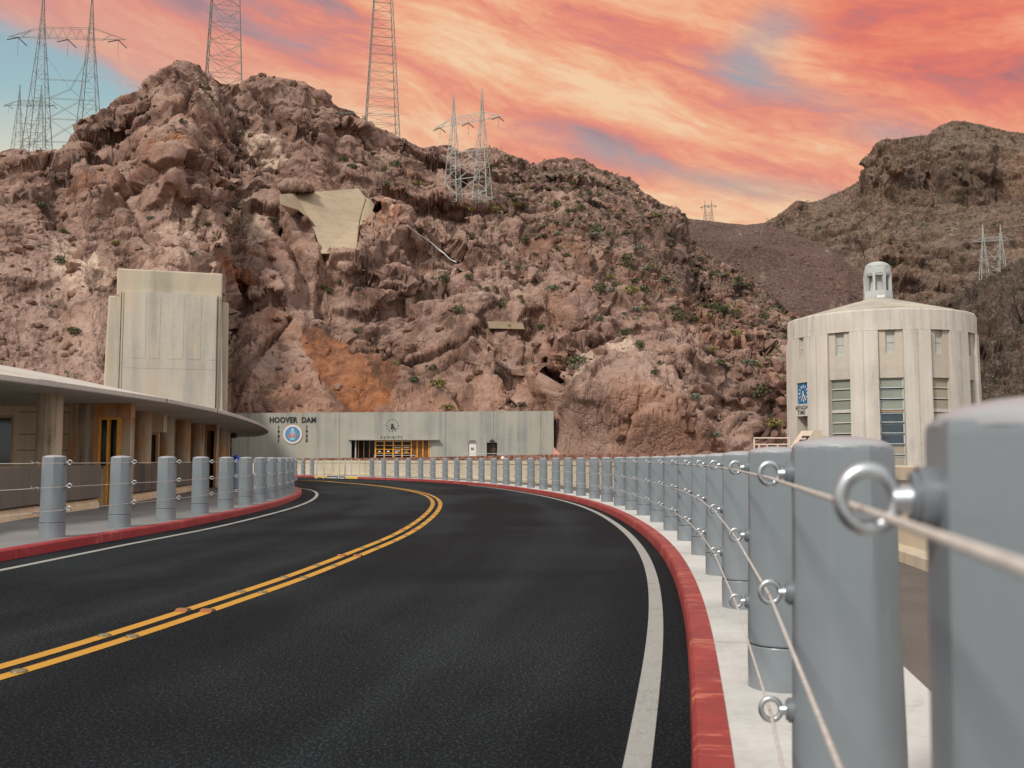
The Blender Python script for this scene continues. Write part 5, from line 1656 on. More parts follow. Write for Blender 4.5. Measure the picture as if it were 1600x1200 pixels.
def blocks3(x, y, z, size, seed, tilt=0.9, step=0.6, crack=0.2, cw=0.06, dome=0.0):
    """3-D fractured rock: Voronoi cells in space, each cutting the surface with its own facet, joints between them"""
    x = (x / size).astype(np.float32); y = (y / size).astype(np.float32); z = (z / size).astype(np.float32)
    xi = np.floor(x); yi = np.floor(y); zi = np.floor(z)
    F1 = np.full(x.shape, 9.0, np.float32); F2 = F1.copy(); A = np.zeros(x.shape, np.uint32)
    bx = np.zeros_like(F1); by = np.zeros_like(F1); bz = np.zeros_like(F1)
    for oz in (-1, 0, 1):
        for oy in (-1, 0, 1):
            for ox in (-1, 0, 1):
                a = u3(xi + ox, yi + oy, zi + oz, seed)
                dx = x - (xi + ox + (a & np.uint32(1023)).astype(np.float32) * K10)
                dy = y - (yi + oy + ((a >> np.uint32(10)) & np.uint32(1023)).astype(np.float32) * K10)
                dz = z - (zi + oz + ((a >> np.uint32(20)) & np.uint32(1023)).astype(np.float32) * K10)
                dd = dx * dx + dy * dy + dz * dz
                c = dd < F1
                F2 = np.where(c, F1, np.minimum(F2, dd)); F1 = np.where(c, dd, F1)
                A = np.where(c, a, A); bx = np.where(c, dx, bx); by = np.where(c, dy, by); bz = np.where(c, dz, bz)
    with np.errstate(over='ignore'):
        B = (A ^ (A >> np.uint32(11))) * np.uint32(2654435761); B = B ^ (B >> np.uint32(14))
    g1 = (B & np.uint32(255)).astype(np.float32) / 255 - 0.5; g2 = ((B >> np.uint32(8)) & np.uint32(255)).astype(np.float32) / 255 - 0.5
    g3 = ((B >> np.uint32(16)) & np.uint32(255)).astype(np.float32) / 255 - 0.5; h = ((B >> np.uint32(24)) & np.uint32(255)).astype(np.float32) / 255 - 0.5
    f1 = np.sqrt(F1); f2 = np.sqrt(F2)
    o = h * step + (g1 * bx + g2 * by + g3 * bz) * 2 * tilt - crack * np.exp(-((f2 - f1) / cw) ** 2)
    if dome: o = o + dome * (0.4 - F1)
    return o * size
def sstep(x, a, b):
    t = np.clip((x - a) / (b - a), 0, 1); return t * t * (3 - 2 * t)
def poly_sd(px, py, poly):
    """signed distance (positive inside) in authoring pixels"""
    d2 = np.full(px.shape, 1e12); inside = np.zeros(px.shape, bool)
    n = len(poly)
    for i in range(n):
        x0, y0 = poly[i]; x1, y1 = poly[(i + 1) % n]
        ex, ey = x1 - x0, y1 - y0
        t = np.clip(((px - x0) * ex + (py - y0) * ey) / (ex * ex + ey * ey), 0, 1)
        d2 = np.minimum(d2, (px - x0 - t * ex) ** 2 + (py - y0 - t * ey) ** 2)
        c = ((y0 > py) != (y1 > py)) & (px < (x1 - x0) * (py - y0) / (y1 - y0 + 1e-9) + x0)
        inside ^= c
    d_ = np.sqrt(d2)
    return np.where(inside, d_, -d_)
def a_of(px): return (px - 800.0) / F / (CT - 0.12 * 0)   # close enough for authoring columns

class Hill:
    def __init__(self, name, sky, x0, x1, dxp, rows, Yf, Yr, zf, p=1.3, q=1.0, seed=1):
        """sky: skyline points (photo px); Yf / Yr: foot and ridge depth as (px, depth) tables; zf foot height table"""
        self.name = name
        xs = np.arange(x0, x1 + dxp, dxp)
        self.xs = xs
        sx_ = np.array([s[0] for s in sky], float); sy_ = np.array([s[1] for s in sky], float)
        spy = np.interp(xs, sx_, sy_)
        # direction of skyline pixels
        dx = (xs - 800) / F; du = -(spy - 600) / F
        Yv = CT - du * ST
        self.a = dx / Yv                                   # X / Y
        self.e_sky = (ST + du * CT) / Yv                   # (Z - eye) / Y
        yf = np.interp(xs, *zip(*Yf)); yr = np.interp(xs, *zip(*Yr)); z0 = np.interp(xs, *zip(*zf))
        zr = EYE + self.e_sky * yr
        t = np.concatenate([np.linspace(0, 1, rows), np.array([1.03, 1.08, 1.15, 1.25])])
        self.nvis = rows
        T, _ = np.meshgrid(t, xs, indexing='ij')
        tc = np.clip(T, 0, 1)
        Yv = yf + (yr - yf) * tc ** p
        Z = z0 + (zr - z0) * tc ** q
        over = np.clip(T - 1, 0, None)
        Yv = Yv + over * (yr - yf) * 1.0
        Z = Z - over * (zr - z0) * 0.7
        X = self.a * Yv
        self.T = T; self.X = X.astype(np.float32); self.Y = Yv.astype(np.float32); self.Z = Z.astype(np.float32)
        self.px, self.py = proj(X, Yv, Z)
        # surface coordinates in metres
        ym = float(np.mean((yf + yr) / 2))
        self.U = (np.arctan(self.a) * ym)[None, :] + 0 * T
        self.U = self.U.astype(np.float32)
        dl = np.sqrt(np.diff(Yv, axis=0) ** 2 + np.diff(Z, axis=0) ** 2)
        self.V = np.concatenate([np.zeros((1, len(xs))), np.cumsum(dl, axis=0)], 0).astype(np.float32)
        self.tint = np.zeros(T.shape + (3,), np.float32)
    def displace(self, D, nz=0.62, ny=0.78):
        k = 1.0 / np.sqrt(1 + self.a ** 2)
        self.X = self.X - D * ny * (self.a * k)[None, :]
        self.Y = self.Y - D * ny * k[None, :]
        self.Z = self.Z + D * nz
    def respace(self, n, extra):
        """even vertex spacing along the displaced profile so that steep faces get enough vertices"""
        seg = np.sqrt(np.diff(self.X, axis=0) ** 2 + np.diff(self.Y, axis=0) ** 2 + np.diff(self.Z, axis=0) ** 2)
        base = seg.mean()
        seg = seg + 0.25 * base
        ker = np.ones(9) / 9.0
        seg = np.apply_along_axis(lambda r_: np.convolve(np.pad(r_, 4, mode='edge'), ker, 'valid'), 1, seg)
        nv = self.nvis
        s = np.concatenate([np.zeros((1, seg.shape[1])), np.cumsum(seg, axis=0)], 0)
        rows = np.arange(s.shape[0], dtype=float)
        q = np.linspace(0, 1, n)
        R_ = np.empty((n + s.shape[0] - nv, s.shape[1]))
        for j in range(s.shape[1]):
            R_[:n, j] = np.interp(q * s[nv - 1, j], s[:nv, j], rows[:nv])
        R_[n:] = rows[nv:, None]
        i0 = np.clip(R_.astype(int), 0, s.shape[0] - 2); fr = (R_ - i0).astype(np.float32)
        jj = np.arange(s.shape[1])[None, :] + 0 * i0
        def rs(a): return a[i0, jj] * (1 - fr) + a[i0 + 1, jj] * fr
        for nm in ('X', 'Y', 'Z', 'U', 'V', 'T', 'px', 'py'): setattr(self, nm, rs(getattr(self, nm)).astype(np.float32))
        self.tint = np.zeros(self.X.shape + (3,), np.float32)
        self.nvis = n
        return [rs(a) for a in extra]
    def push(self, D, soft=1):
        """displace along the true surface normal"""
        P_ = np.stack([self.X, self.Y, self.Z], -1)
        n_ = np.cross(np.gradient(P_, axis=1), np.gradient(P_, axis=0))
        n_ /= np.linalg.norm(n_, axis=-1, keepdims=True) + 1e-9
        for _ in range(soft):
            n_[1:-1] = (n_[:-2] + n_[1:-1] * 2 + n_[2:]) / 4; n_[:, 1:-1] = (n_[:, :-2] + n_[:, 1:-1] * 2 + n_[:, 2:]) / 4
        n_ /= np.linalg.norm(n_, axis=-1, keepdims=True) + 1e-9
        if float(np.mean(n_[..., 1])) > 0: n_ = -n_
        self.X = self.X + D * n_[..., 0]; self.Y = self.Y + D * n_[..., 1]; self.Z = self.Z + D * n_[..., 2]
    def fit_skyline(self, smooth_n=9, keep=0.35):
        e = ((self.Z - EYE) / self.Y)[:self.nvis]
        act = e.max(0)
        ker = np.ones(smooth_n) / smooth_n
        acts = np.convolve(np.pad(act, smooth_n // 2, mode='edge'), ker, 'valid')
        ratio = self.e_sky / np.maximum(act * (1 - keep) + acts * keep, 1e-3)
        w = sstep(self.T, 0.25, 0.95)
        self.Z = EYE + (self.Z - EYE) * (1 + (ratio[None, :] - 1) * w)
    def build(self, mat, kind='structure'):
        n, m = self.X.shape
        co = np.stack([self.X, self.Y, self.Z], -1).reshape(-1, 3).astype(np.float32)
        idx = np.arange(n * m).reshape(n, m)
        f = np.stack([idx[:-1, :-1], idx[:-1, 1:], idx[1:, 1:], idx[1:, :-1]], -1).reshape(-1, 4)
        me = bpy.data.meshes.new(self.name)
        me.vertices.add(len(co)); me.vertices.foreach_set('co', co.ravel())
        me.loops.add(f.size); me.loops.foreach_set('vertex_index', f.ravel().astype(np.int32))
        me.polygons.add(len(f)); me.polygons.foreach_set('loop_start', (np.arange(len(f)) * 4).astype(np.int32))
        me.polygons.foreach_set('use_smooth', np.ones(len(f), bool))
        me.update()
        at = me.color_attributes.new('tint', 'FLOAT_COLOR', 'POINT')
        c4 = np.ones((n * m, 4), np.float32); c4[:, :3] = np.clip(self.tint.reshape(-1, 3), 0, 1)
        at.data.foreach_set('color', c4.ravel())
        me.materials.append(mat)
        o = bpy.data.objects.new(self.name, me); COL.objects.link(o)
        self.ppx, self.ppy = proj(self.X[:self.nvis], self.Y[:self.nvis], self.Z[:self.nvis])
        return tag(o, kind=kind)
    def at(self, px, py):
        """nearest visible surface point for an authoring pixel"""
        j = int(np.clip(np.searchsorted(self.xs, px), 0, len(self.xs) - 1))
        lo, hi = max(0, j - 6), min(len(self.xs), j + 7)
        dd = (self.ppx[:, lo:hi] - px) ** 2 + (self.ppy[:, lo:hi] - py) ** 2
        dd = np.where(dd < 40, self.Y[:self.nvis, lo:hi] * 1e-3 + dd * 1e-4, 1e6 + dd)
        i, k = np.unravel_index(np.argmin(dd), dd.shape)
        return Vector((float(self.X[i, lo + k]), float(self.Y[i, lo + k]), float(self.Z[i, lo + k])))

# ------------------------------------------------------------------ main rocky hill
SKY1 = [(-420, 300), (-250, 250), (-100, 248), (0, 237), (20, 232), (34, 233), (48, 237), (70, 234), (86, 238), (100, 231), (118, 222), (123, 210), (128, 198),
        (146, 183), (158, 178), (168, 172), (186, 165), (199, 150), (212, 147), (228, 140), (238, 131), (248, 118), (258, 110), (272, 101), (279, 100), (283, 96),
        (288, 95), (293, 99), (303, 101), (312, 106), (320, 113), (330, 122), (345, 130), (362, 132), (378, 130), (392, 122), (404, 117), (412, 115), (421, 120),
        (440, 121), (460, 125), (476, 128), (486, 135), (495, 141), (505, 140), (513, 150), (520, 161), (530, 168), (546, 172), (558, 180), (572, 190), (590, 200),
        (605, 207), (618, 215), (630, 216), (640, 223), (652, 231), (664, 234), (680, 229), (694, 226), (703, 227), (712, 234), (724, 238), (738, 231), (756, 231),
        (770, 230), (786, 238), (800, 244), (812, 247), (822, 255), (838, 257), (850, 251), (866, 248), (878, 245), (892, 249), (903, 246), (918, 252), (930, 262),
        (945, 266), (960, 272), (975, 276), (988, 283), (1000, 297), (1012, 305), (1028, 317), (1045, 322), (1056, 323), (1066, 332), (1069, 340), (1072, 352),
        (1078, 372), (1100, 392), (1122, 406), (1150, 422), (1182, 446), (1212, 470), (1240, 495), (1270, 535), (1300, 585), (1330, 640), (1360, 690), (1420, 716)]
HM = Hill('rocky_hill', SKY1, -330, 1420, 1.3, 480,
          [(-330, 92), (340, 98), (370, 124), (858, 124), (866, 115.6), (900, 111), (1100, 108), (1250, 112), (1420, 118)],
          [(-330, 165), (0, 172), (120, 185), (210, 215), (285, 225), (420, 262), (560, 280), (700, 292), (900, 305), (1066, 305), (1120, 250), (1240, 190), (1420, 150)],
          [(-330, -1), (360, -1), (400, 3.0), (860, 3.0), (900, -0.5), (1420, -0.5)], p=1.22, q=0.98)
U, V, px_, py_ = HM.U, HM.V, HM.px, HM.py
wU = U + 7.0 * fbm(U / 34, V / 34, 11, 3) + 1.6 * fbm(U / 7, V / 7, 12, 3)
wV = V + 7.0 * fbm(U / 34 + 9, V / 34 + 4, 13, 3) + 1.6 * fbm(U / 7 + 3, V / 7, 14, 3)
# strata dip to the right
ca, sa = math.cos(R(-24)), math.sin(R(-24))
rU, rV = wU * ca - wV * sa, wU * sa + wV * ca
rub = sstep(px_ + (py_ - 300) * 0.55, 640, 800) * sstep(-(py_ - (330 + (px_ - 700) * 0.45)), -90, 60)     # rubble slopes, upper right
rough = np.ones_like(px_)
plates = [
    # polygon, lift (m), edge softness px, roughness factor
    ([(345, 660), (350, 545), (372, 500), (420, 478), (470, 488), (520, 520), (560, 552), (610, 575), (650, 590), (705, 622), (730, 660)], 4.5, 8, 0.10),
    ([(862, 720), (858, 640), (876, 605), (905, 585), (960, 572), (1010, 578), (1045, 598), (1070, 640), (1110, 668), (1150, 720)], 9.0, 46, 0.38),
    ([(566, 386), (578, 338), (600, 326), (628, 324), (641, 342), (634, 392), (612, 432), (575, 450), (540, 452), (508, 440), (512, 390)], 7.0, 12, 0.7),
    ([(-340, 660), (-340, 400), (-60, 380), (20, 372), (70, 366), (110, 380), (150, 420), (180, 470), (180, 660)], 4.0, 40, 0.16),
    ([(436, 302), (560, 293), (612, 327), (568, 342), (560, 388), (503, 388), (494, 352), (474, 330), (438, 318)], 0.0, 5, 0.4),
    ([(330, 455), (338, 395), (362, 352), (398, 342), (430, 352), (452, 392), (474, 432), (470, 462), (440, 476), (390, 468)], 5.5, 16, 0.8),
    ([(432, 352), (446, 330), (480, 330), (494, 352), (500, 392), (512, 438), (498, 446), (470, 428), (452, 390)], 5.0, 10, 0.9),
    ([(366, 150), (392, 128), (424, 122), (470, 128), (512, 152), (556, 182), (596, 212), (604, 236), (560, 240), (510, 226), (470, 218), (420, 196), (385, 182)], 5.0, 20, 1.25),
    ([(205, 250), (196, 185), (236, 140), (284, 92), (316, 108), (338, 150), (336, 200), (312, 240), (270, 262)], 6.0, 30, 0.55),
    ([(125, 220), (150, 185), (200, 160), (226, 175), (240, 215), (210, 240), (150, 250)], 4.0, 16, 0.9),
    ([(985, 372), (1000, 345), (1040, 338), (1062, 358), (1066, 384), (1030, 392)], 6.0, 10, 1.2),
    ([(885, 422), (892, 396), (930, 392), (948, 410), (944, 428)], 4.0, 8, 1.0),
    ([(230, 300), (225, 262), (250, 235), (290, 235), (306, 262), (300, 310), (268, 330)], 5.0, 14, 0.8),
    ([(100, 352), (96, 318), (124, 292), (168, 286), (192, 306), (190, 340), (150, 362)], 5.0, 14, 0.9),
    ([(15, 328), (20, 304), (48, 292), (78, 300), (78, 326), (48, 338)], 3.5, 10, 1.0),
    ([(215, 330), (214, 300), (250, 288), (276, 306), (274, 332)], 3.0, 10, 1.0),
    ([(295, 350), (300, 318), (338, 304), (378, 322), (380, 346), (330, 360)], 3.5, 12, 0.9),
    ([(640, 520), (650, 470), (690, 440), (740, 438), (770, 462), (775, 505), (720, 530)], 3.0, 24, 0.9),
    ([(800, 500), (870, 450), (930, 445), (960, 480), (930, 520), (850, 530)], 3.0, 26, 0.9),
    ([(840, 600), (846, 560), (880, 545), (930, 548), (940, 575), (900, 590)], 4.0, 14, 0.9),
    ([(1030, 640), (1036, 600), (1075, 588), (1110, 612), (1118, 650), (1070, 660)], 3.5, 14, 0.8),
]
D = np.zeros_like(px_)
for poly, lift, soft, rf in plates:
    wob = 4.0 * fbm(U / 9, V / 9, 91, 3) * min(1.5, soft / 10)
    w = sstep(poly_sd(px_, py_, poly) + wob, -soft * 0.35, soft)
    D += lift * 0.62 * w
    rough = rough * (1 - w) + rf * w
# gullies (dark seams running down)
def seam(pts_, width, depth):
    global D
    d2 = np.full(px_.shape, 1e9)
    for (x0, y0), (x1, y1) in zip(pts_[:-1], pts_[1:]):
        ex, ey = x1 - x0, y1 - y0
        t = np.clip(((px_ - x0) * ex + (py_ - y0) * ey) / (ex * ex + ey * ey), 0, 1)
        d2 = np.minimum(d2, (px_ - x0 - t * ex) ** 2 + (py_ - y0 - t * ey) ** 2)
    D = D - depth * np.exp(-d2 / (width * width) / (0.6 + 0.8 * (0.5 + 0.5 * perlin(U / 8, V / 8, 55))))
seam([(360, 690), (372, 600), (415, 545), (455, 500)], 4, 2.2)
seam([(430, 470), (470, 490), (520, 520), (572, 548), (625, 575), (700, 618)], 4, 3.0)
seam([(500, 445), (505, 480), (560, 520), (620, 560)], 5, 2.0)
seam([(235, 215), (270, 190), (300, 170), (318, 158)], 4, 2.5)
seam([(318, 160), (360, 215), (420, 250), (480, 290)], 8, 2.5)
seam([(640, 330), (680, 390), (760, 440), (860, 470)], 8, 2.0)
seam([(0, 275), (60, 268), (110, 258)], 4, 2.5)
seam([(180, 300), (205, 340), (240, 372), (330, 380)], 7, 2.0)
seam([(1040, 590), (1075, 650), (1120, 700)], 6, 3.0)
seam([(650, 600), (720, 575), (800, 600), (860, 610)], 6, 2.0)
seam([(760, 340), (850, 400), (960, 470), (1080, 520), (1200, 580)], 9, 2.0)
low = sstep(HM.T, 0.0, 0.06)
sk = 1 - 0.45 * sstep(HM.T, 0.86, 1.0)
D += 3.2 * fbm(U / 60, V / 45, 21, 3) * (1 - 0.5 * rub)
r15 = np.clip(rough, 0.0, 1.4)
def ledge(sv, size, amp, mseed, thr):
    """dipping ledges: each bed breaks off sharply at its lower edge"""
    f_ = sv / size - np.floor(sv / size)
    prof_ = np.where(f_ < 0.16, f_ / 0.16, 1.0 - (f_ - 0.16) / 0.84)
    msk = sstep(fbm(U / 30, V / 22, mseed, 3), thr, thr + 0.4)
    return amp * prof_ * msk
D += r15 * (1 - 0.5 * rub) * ledge(rV + 5 * fbm(rU / 40, rV / 20, 401, 3), 19.0, 2.4, 403, -0.25)
D += r15 * (1 - 0.3 * rub) * ledge(rV + 0.35 * rU + 3 * fbm(rU / 18, rV / 9, 405, 3), 7.5, 1.5, 407, -0.1)
b1 = blocks(rU, rV * 1.3, 24.0, 31, 1.0, 0.3, 0.03, 0.0)
D += r15 * (1 - 0.45 * rub) * 0.20 * b1
HM.displace(D * low * sk)
rough, rub, low = HM.respace(620, [rough, rub, low])
U, V, px_, py_ = HM.U, HM.V, HM.px, HM.py
r15 = np.clip(rough, 0.0, 1.4)
w1 = fbm(U / 12, V / 12, 501, 3); w2 = fbm(U / 12 + 7, V / 12, 503, 3); w3 = fbm(U / 3.5, V / 3.5, 505, 3)
# bedding frame dipping to the right
Xb = HM.X * ca - HM.Z * sa + 1.6 * w1 + 0.4 * w3; Zb = (HM.X * sa + HM.Z * ca) * 1.35 + 1.6 * w2; Yb = HM.Y * 1.1 + 1.4 * w1 - 0.3 * w3
mB = sstep(fbm(U / 30, V / 30, 71, 3), -0.4, 0.35); mS = sstep(fbm(U / 14 + 5, V / 14, 73, 3), -0.4, 0.3); mL = sstep(fbm(U / 45 + 2, V / 45, 75, 3), -0.4, 0.3)
c1 = blocks3(Xb, Yb, Zb, 16.0, 601, 1.25, 0.22, 0.05, 0.03, 0.0)
HM.push((0.10 + 0.90 * r15) * (1 - 0.5 * rub) * 0.17 * c1 * (0.5 + 0.6 * mL) * low, 4)
rough, rub, low, Xb, Yb, Zb, mB, mS, w3 = HM.respace(700, [rough, rub, low, Xb, Yb, Zb, mB, mS, w3])
U, V, px_, py_ = HM.U, HM.V, HM.px, HM.py
r15 = np.clip(rough, 0.0, 1.4)
c2 = blocks3(Xb + 31, Yb, Zb, 6.5, 603, 1.30, 0.25, 0.08, 0.03, 0.0)
c3 = blocks3(Xb + 7, Yb + 3, Zb, 2.8, 605, 1.25, 0.35, 0.10, 0.04, 0.0)
c4 = blocks3(Xb * 1.0, Yb, Zb, 1.25, 607, 1.1, 0.5, 0.12, 0.06, 0.0)
dd_ = (0.14 + 0.86 * r15) * 0.19 * c2 * (0.12 + 0.95 * mB) + (0.16 + 0.84 * r15) * (0.14 + 0.26 * rub) * c3 * (0.08 + 1.0 * mS) + (0.20 + 0.45 * r15 + 0.6 * rub) * 0.19 * c4
F1_, F2_, *_x = worley(U / 7.5 + 0.35 * fbm(U / 5, V / 5, 411, 3), V / 11.0 + 0.2 * w3, 413)
dd_ -= 0.5 * np.clip(1.15 - rough, 0, 1) * np.exp(-((F2_ - F1_) / 0.03) ** 2) * sstep(fbm(U / 10, V / 10, 415, 3), -0.2, 0.3)
dd_ += 0.14 * fbm(U / 0.9, V / 0.9, 51, 3) + 0.12 * w3 * (0.3 + 0.7 * r15)
HM.push(dd_ * low, 4)
HM.fit_skyline(5, 0.15)
HM.rub = rub
# excavation for the concrete retaining wall
wppx, wppy = proj(HM.X, HM.Y, HM.Z)
WPOLY = [(436, 302), (560, 293.5), (600, 321), (592, 334), (570, 344), (559, 389), (503, 389), (494, 356), (474, 334), (438, 319)]
def surf_y(x, y):
    m_ = (np.abs(wppx - x) < 5) & (np.abs(wppy - y) < 4) & (HM.T <= 1)
    return float(np.min(HM.Y[m_])) if m_.any() else 215.0
yt_ = np.mean([surf_y(x, 290) for x in (470, 500, 530)]) - 1.5
yb_ = np.mean([surf_y(x, 394) for x in (510, 530, 550)]) + 3.0
yb_ = min(yb_, yt_ - 6.0)
yl_ = surf_y(446, 292) - 1.5
def ywall(x, y): return yt_ + (yb_ - yt_) * (y - 296) / 94.0 + np.clip((505 - x) / 60.0, 0, 1.15) * min(0.0, yl_ - yt_)
in_ = (poly_sd(wppx, wppy, WPOLY) > 2.0) & (HM.T < 1)
k_ = np.where(in_, np.maximum(1.0, (ywall(wppx, wppy) + 2.0 + np.clip(wppx - 561, 0, 60) * 0.10) / HM.Y), 1.0)
HM.X = HM.X * k_; HM.Y = HM.Y * k_; HM.Z = EYE + (HM.Z - EYE) * k_
# mineral tints with outlines of their own
def tint(poly, ch, amt, soft=14):
    w = sstep(poly_sd(px_, py_, poly) + 9 * fbm(U / 8, V / 8, 93, 4), -soft, soft)
    HM.tint[..., ch] = np.maximum(HM.tint[..., ch], amt * w)
tint([(470, 520), (520, 512), (560, 555), (640, 590), (612, 640), (560, 660), (500, 600), (475, 560)], 1, 0.95)
tint([(566, 560), (630, 572), (720, 635), (680, 642), (610, 640), (570, 610)], 2, 0.62)
tint([(470, 488), (520, 500), (540, 540), (490, 535), (468, 520)], 2, 0.6, 8)
tint([(375, 480), (440, 470), (480, 500), (470, 540), (430, 520), (390, 520)], 1, 0.5)
tint([(350, 345), (410, 345), (436, 385), (400, 400), (352, 380)], 0, 0.85)
tint([(300, 140), (340, 150), (350, 190), (330, 200), (300, 170)], 0, 0.75)
tint([(375, 205), (420, 215), (450, 245), (430, 258), (385, 232)], 0, 0.9, 9)
tint([(70, 390), (120, 385), (170, 420), (180, 470), (110, 480), (75, 440)], 0, 0.62)
tint([(110, 400), (150, 395), (165, 425), (130, 450)], 0, 0.9, 8)
tint([(240, 345), (300, 330), (330, 350), (300, 372), (240, 368)], 0, 0.55)
tint([(335, 430), (380, 425), (400, 450), (360, 470)], 1, 0.8)
tint([(350, 400), (392, 410), (440, 470), (400, 468)], 1, 0.4)
tint([(90, 310), (165, 300), (180, 345), (110, 352)], 1, 0.55)
tint([(95, 300), (130, 300), (150, 345), (105, 350)], 2, 0.55)
tint([(20, 300), (75, 300), (75, 330), (25, 335)], 2, 0.5)
tint([(240, 250), (285, 245), (290, 290), (245, 300)], 1, 0.6)
tint([(380, 140), (480, 135), (560, 190), (590, 230), (500, 225), (420, 195)], 2, 0.42, 24)
tint([(580, 335), (630, 330), (632, 385), (600, 420), (585, 400)], 1, 0.60)
tint([(590, 350), (620, 350), (615, 400), (596, 420)], 0, 0.60)
tint([(870, 600), (930, 590), (940, 640), (890, 660)], 0, 0.72)
tint([(900, 590), (1020, 585), (1080, 640), (1090, 710), (870, 710)], 0, 0.30, 30)
tint([(940, 572), (985, 570), (990, 586), (950, 588)], 0, 0.95, 6)
tint([(720, 480), (800, 460), (840, 500), (760, 520)], 0, 0.50)
tint([(735, 420), (790, 430), (800, 470), (745, 480)], 0, 0.45)
tint([(700, 500), (760, 508), (780, 545), (710, 540)], 0, 0.45)
tint([(640, 400), (720, 400), (730, 440), (660, 440)], 0, 0.45)
tint([(880, 400), (945, 395), (950, 425), (890, 425)], 1, 0.38)
tint([(990, 345), (1060, 345), (1062, 385), (1000, 388)], 2, 0.5)
tint([(890, 420), (930, 410), (940, 470), (900, 500)], 1, 0.45)
tint([(1035, 600), (1080, 595), (1115, 640), (1060, 655)], 2, 0.5)
tint([(840, 545), (940, 545), (940, 590), (850, 600)], 2, 0.45)
HM.tint[..., 2] = np.maximum(HM.tint[..., 2], 0.62 * rub * sstep(fbm(U / 18, V / 14, 81, 4), -0.45, 0.3))
HM.build(M_ROCK)

# ------------------------------------------------------------------ gravel embankment in the notch
SKY2 = [(900, 330), (1000, 336), (1045, 341), (1080, 342), (1108, 345), (1140, 349), (1165, 351), (1190, 349), (1212, 355), (1232, 363), (1262, 373), (1300, 389), (1322, 408),
        (1345, 428), (1375, 452), (1410, 478), (1460, 515), (1520, 560), (1600, 630)]
HG = Hill('gravel_slope', SKY2, 900, 1600, 1.6, 210, [(900, 190), (1600, 190)], [(900, 345), (1080, 349), (1150, 348), (1210, 343), (1270, 331), (1330, 311), (1400, 286), (1600, 228)], [(900, -2), (1600, -2)], p=1.0, q=1.0)
Ug, Vg = HG.U, HG.V
D = 1.2 * fbm(Ug / 30, Vg / 60, 121, 3) + 0.35 * fbm(Ug / 5, Vg / 9, 123, 4) + 0.9 * fbm(Ug / 7, Vg / 40, 131, 3) + 0.40 * blocks(Ug, Vg, 1.9, 125, 0.8, 0.8, 0.1, 0.6) * sstep(fbm(Ug / 16, Vg / 16, 127, 3), -0.15, 0.5) + 0.10 * fbm(Ug / 0.9, Vg / 0.9, 129, 2)
HG.displace(D * (1 - 0.7 * sstep(HG.T, 0.9, 1.0)), 0.8, 0.5); HG.fit_skyline(15, 0.6)
gx, gy = HG.px, HG.py
def tintg(poly, ch, amt, soft=10):
    w = sstep(poly_sd(gx, gy, poly) + 8 * fbm(Ug / 10, Vg / 10, 133, 4), -soft, soft)
    HG.tint[..., ch] = np.maximum(HG.tint[..., ch], amt * w)
HG.tint[..., 0] = 0.55 * sstep(fbm(Ug / 9, Vg / 70, 135, 4), 0.15, 0.6)
HG.tint[..., 2] = 0.5 * sstep(fbm(Ug / 14 + 3, Vg / 50, 137, 4), 0.1, 0.6)
HG.build(M_GRAV)

# ------------------------------------------------------------------ far hill on the right with its cliff band
SKY3 = [(1080, 380), (1150, 362), (1188, 351), (1205, 343), (1222, 332), (1235, 321), (1245, 313), (1256, 315), (1266, 316), (1285, 312), (1300, 304), (1318, 297), (1335, 288),
        (1345, 280), (1349, 266), (1354, 252), (1362, 240), (1370, 232), (1376, 219), (1384, 217), (1402, 217), (1420, 214), (1436, 212), (1452, 211), (1456, 205), (1470, 196),
        (1490, 188), (1510, 190), (1530, 194), (1550, 199), (1575, 205), (1600, 208), (1640, 216), (1700, 232), (1780, 240), (1900, 290), (2050, 350)]
HF = Hill('far_hill', SKY3, 1080, 2050, 1.55, 300, [(1080, 330), (2050, 300)], [(1080, 560), (1300, 600), (1380, 560), (1460, 640), (1700, 640), (2050, 600)], [(1080, 20), (1400, 30), (1600, 36), (2050, 36)], p=1.15, q=1.0)
Uf, Vf, fx, fy_ = HF.U, HF.V, HF.px, HF.py
wu = Uf + 12 * fbm(Uf / 60, Vf / 60, 211, 3); wv_ = Vf + 12 * fbm(Uf / 60, Vf / 60, 213, 3)
D = 12 * fbm(Uf / 130, Vf / 90, 221, 3) + 3.5 * ridged(wu / 80, wv_ / 50, 223, 3)
cl = sstep(poly_sd(fx, fy_, [(1340, 292), (1348, 262), (1374, 216), (1440, 210), (1500, 214), (1545, 236), (1560, 286), (1500, 290), (1430, 288), (1380, 296)]) + 6 * fbm(Uf / 20, Vf / 20, 225, 3), -4, 8)
sp_ = sstep(poly_sd(fx, fy_, [(1548, 240), (1560, 214), (1572, 210), (1600, 236), (1640, 250), (1700, 290), (1560, 262)]) + 5 * fbm(Uf / 20, Vf / 20, 227, 3), -4, 8)
D += 10 * cl + 8 * sp_
f_ = (Vf + 6 * fbm(Uf / 50, Vf / 30, 251, 3)) / 16.0; f_ = f_ - np.floor(f_)
D += 3.2 * np.where(f_ < 0.15, f_ / 0.15, 1 - (f_ - 0.15) / 0.85) * sstep(fbm(Uf / 50, Vf / 30, 253, 3), -0.2, 0.3)
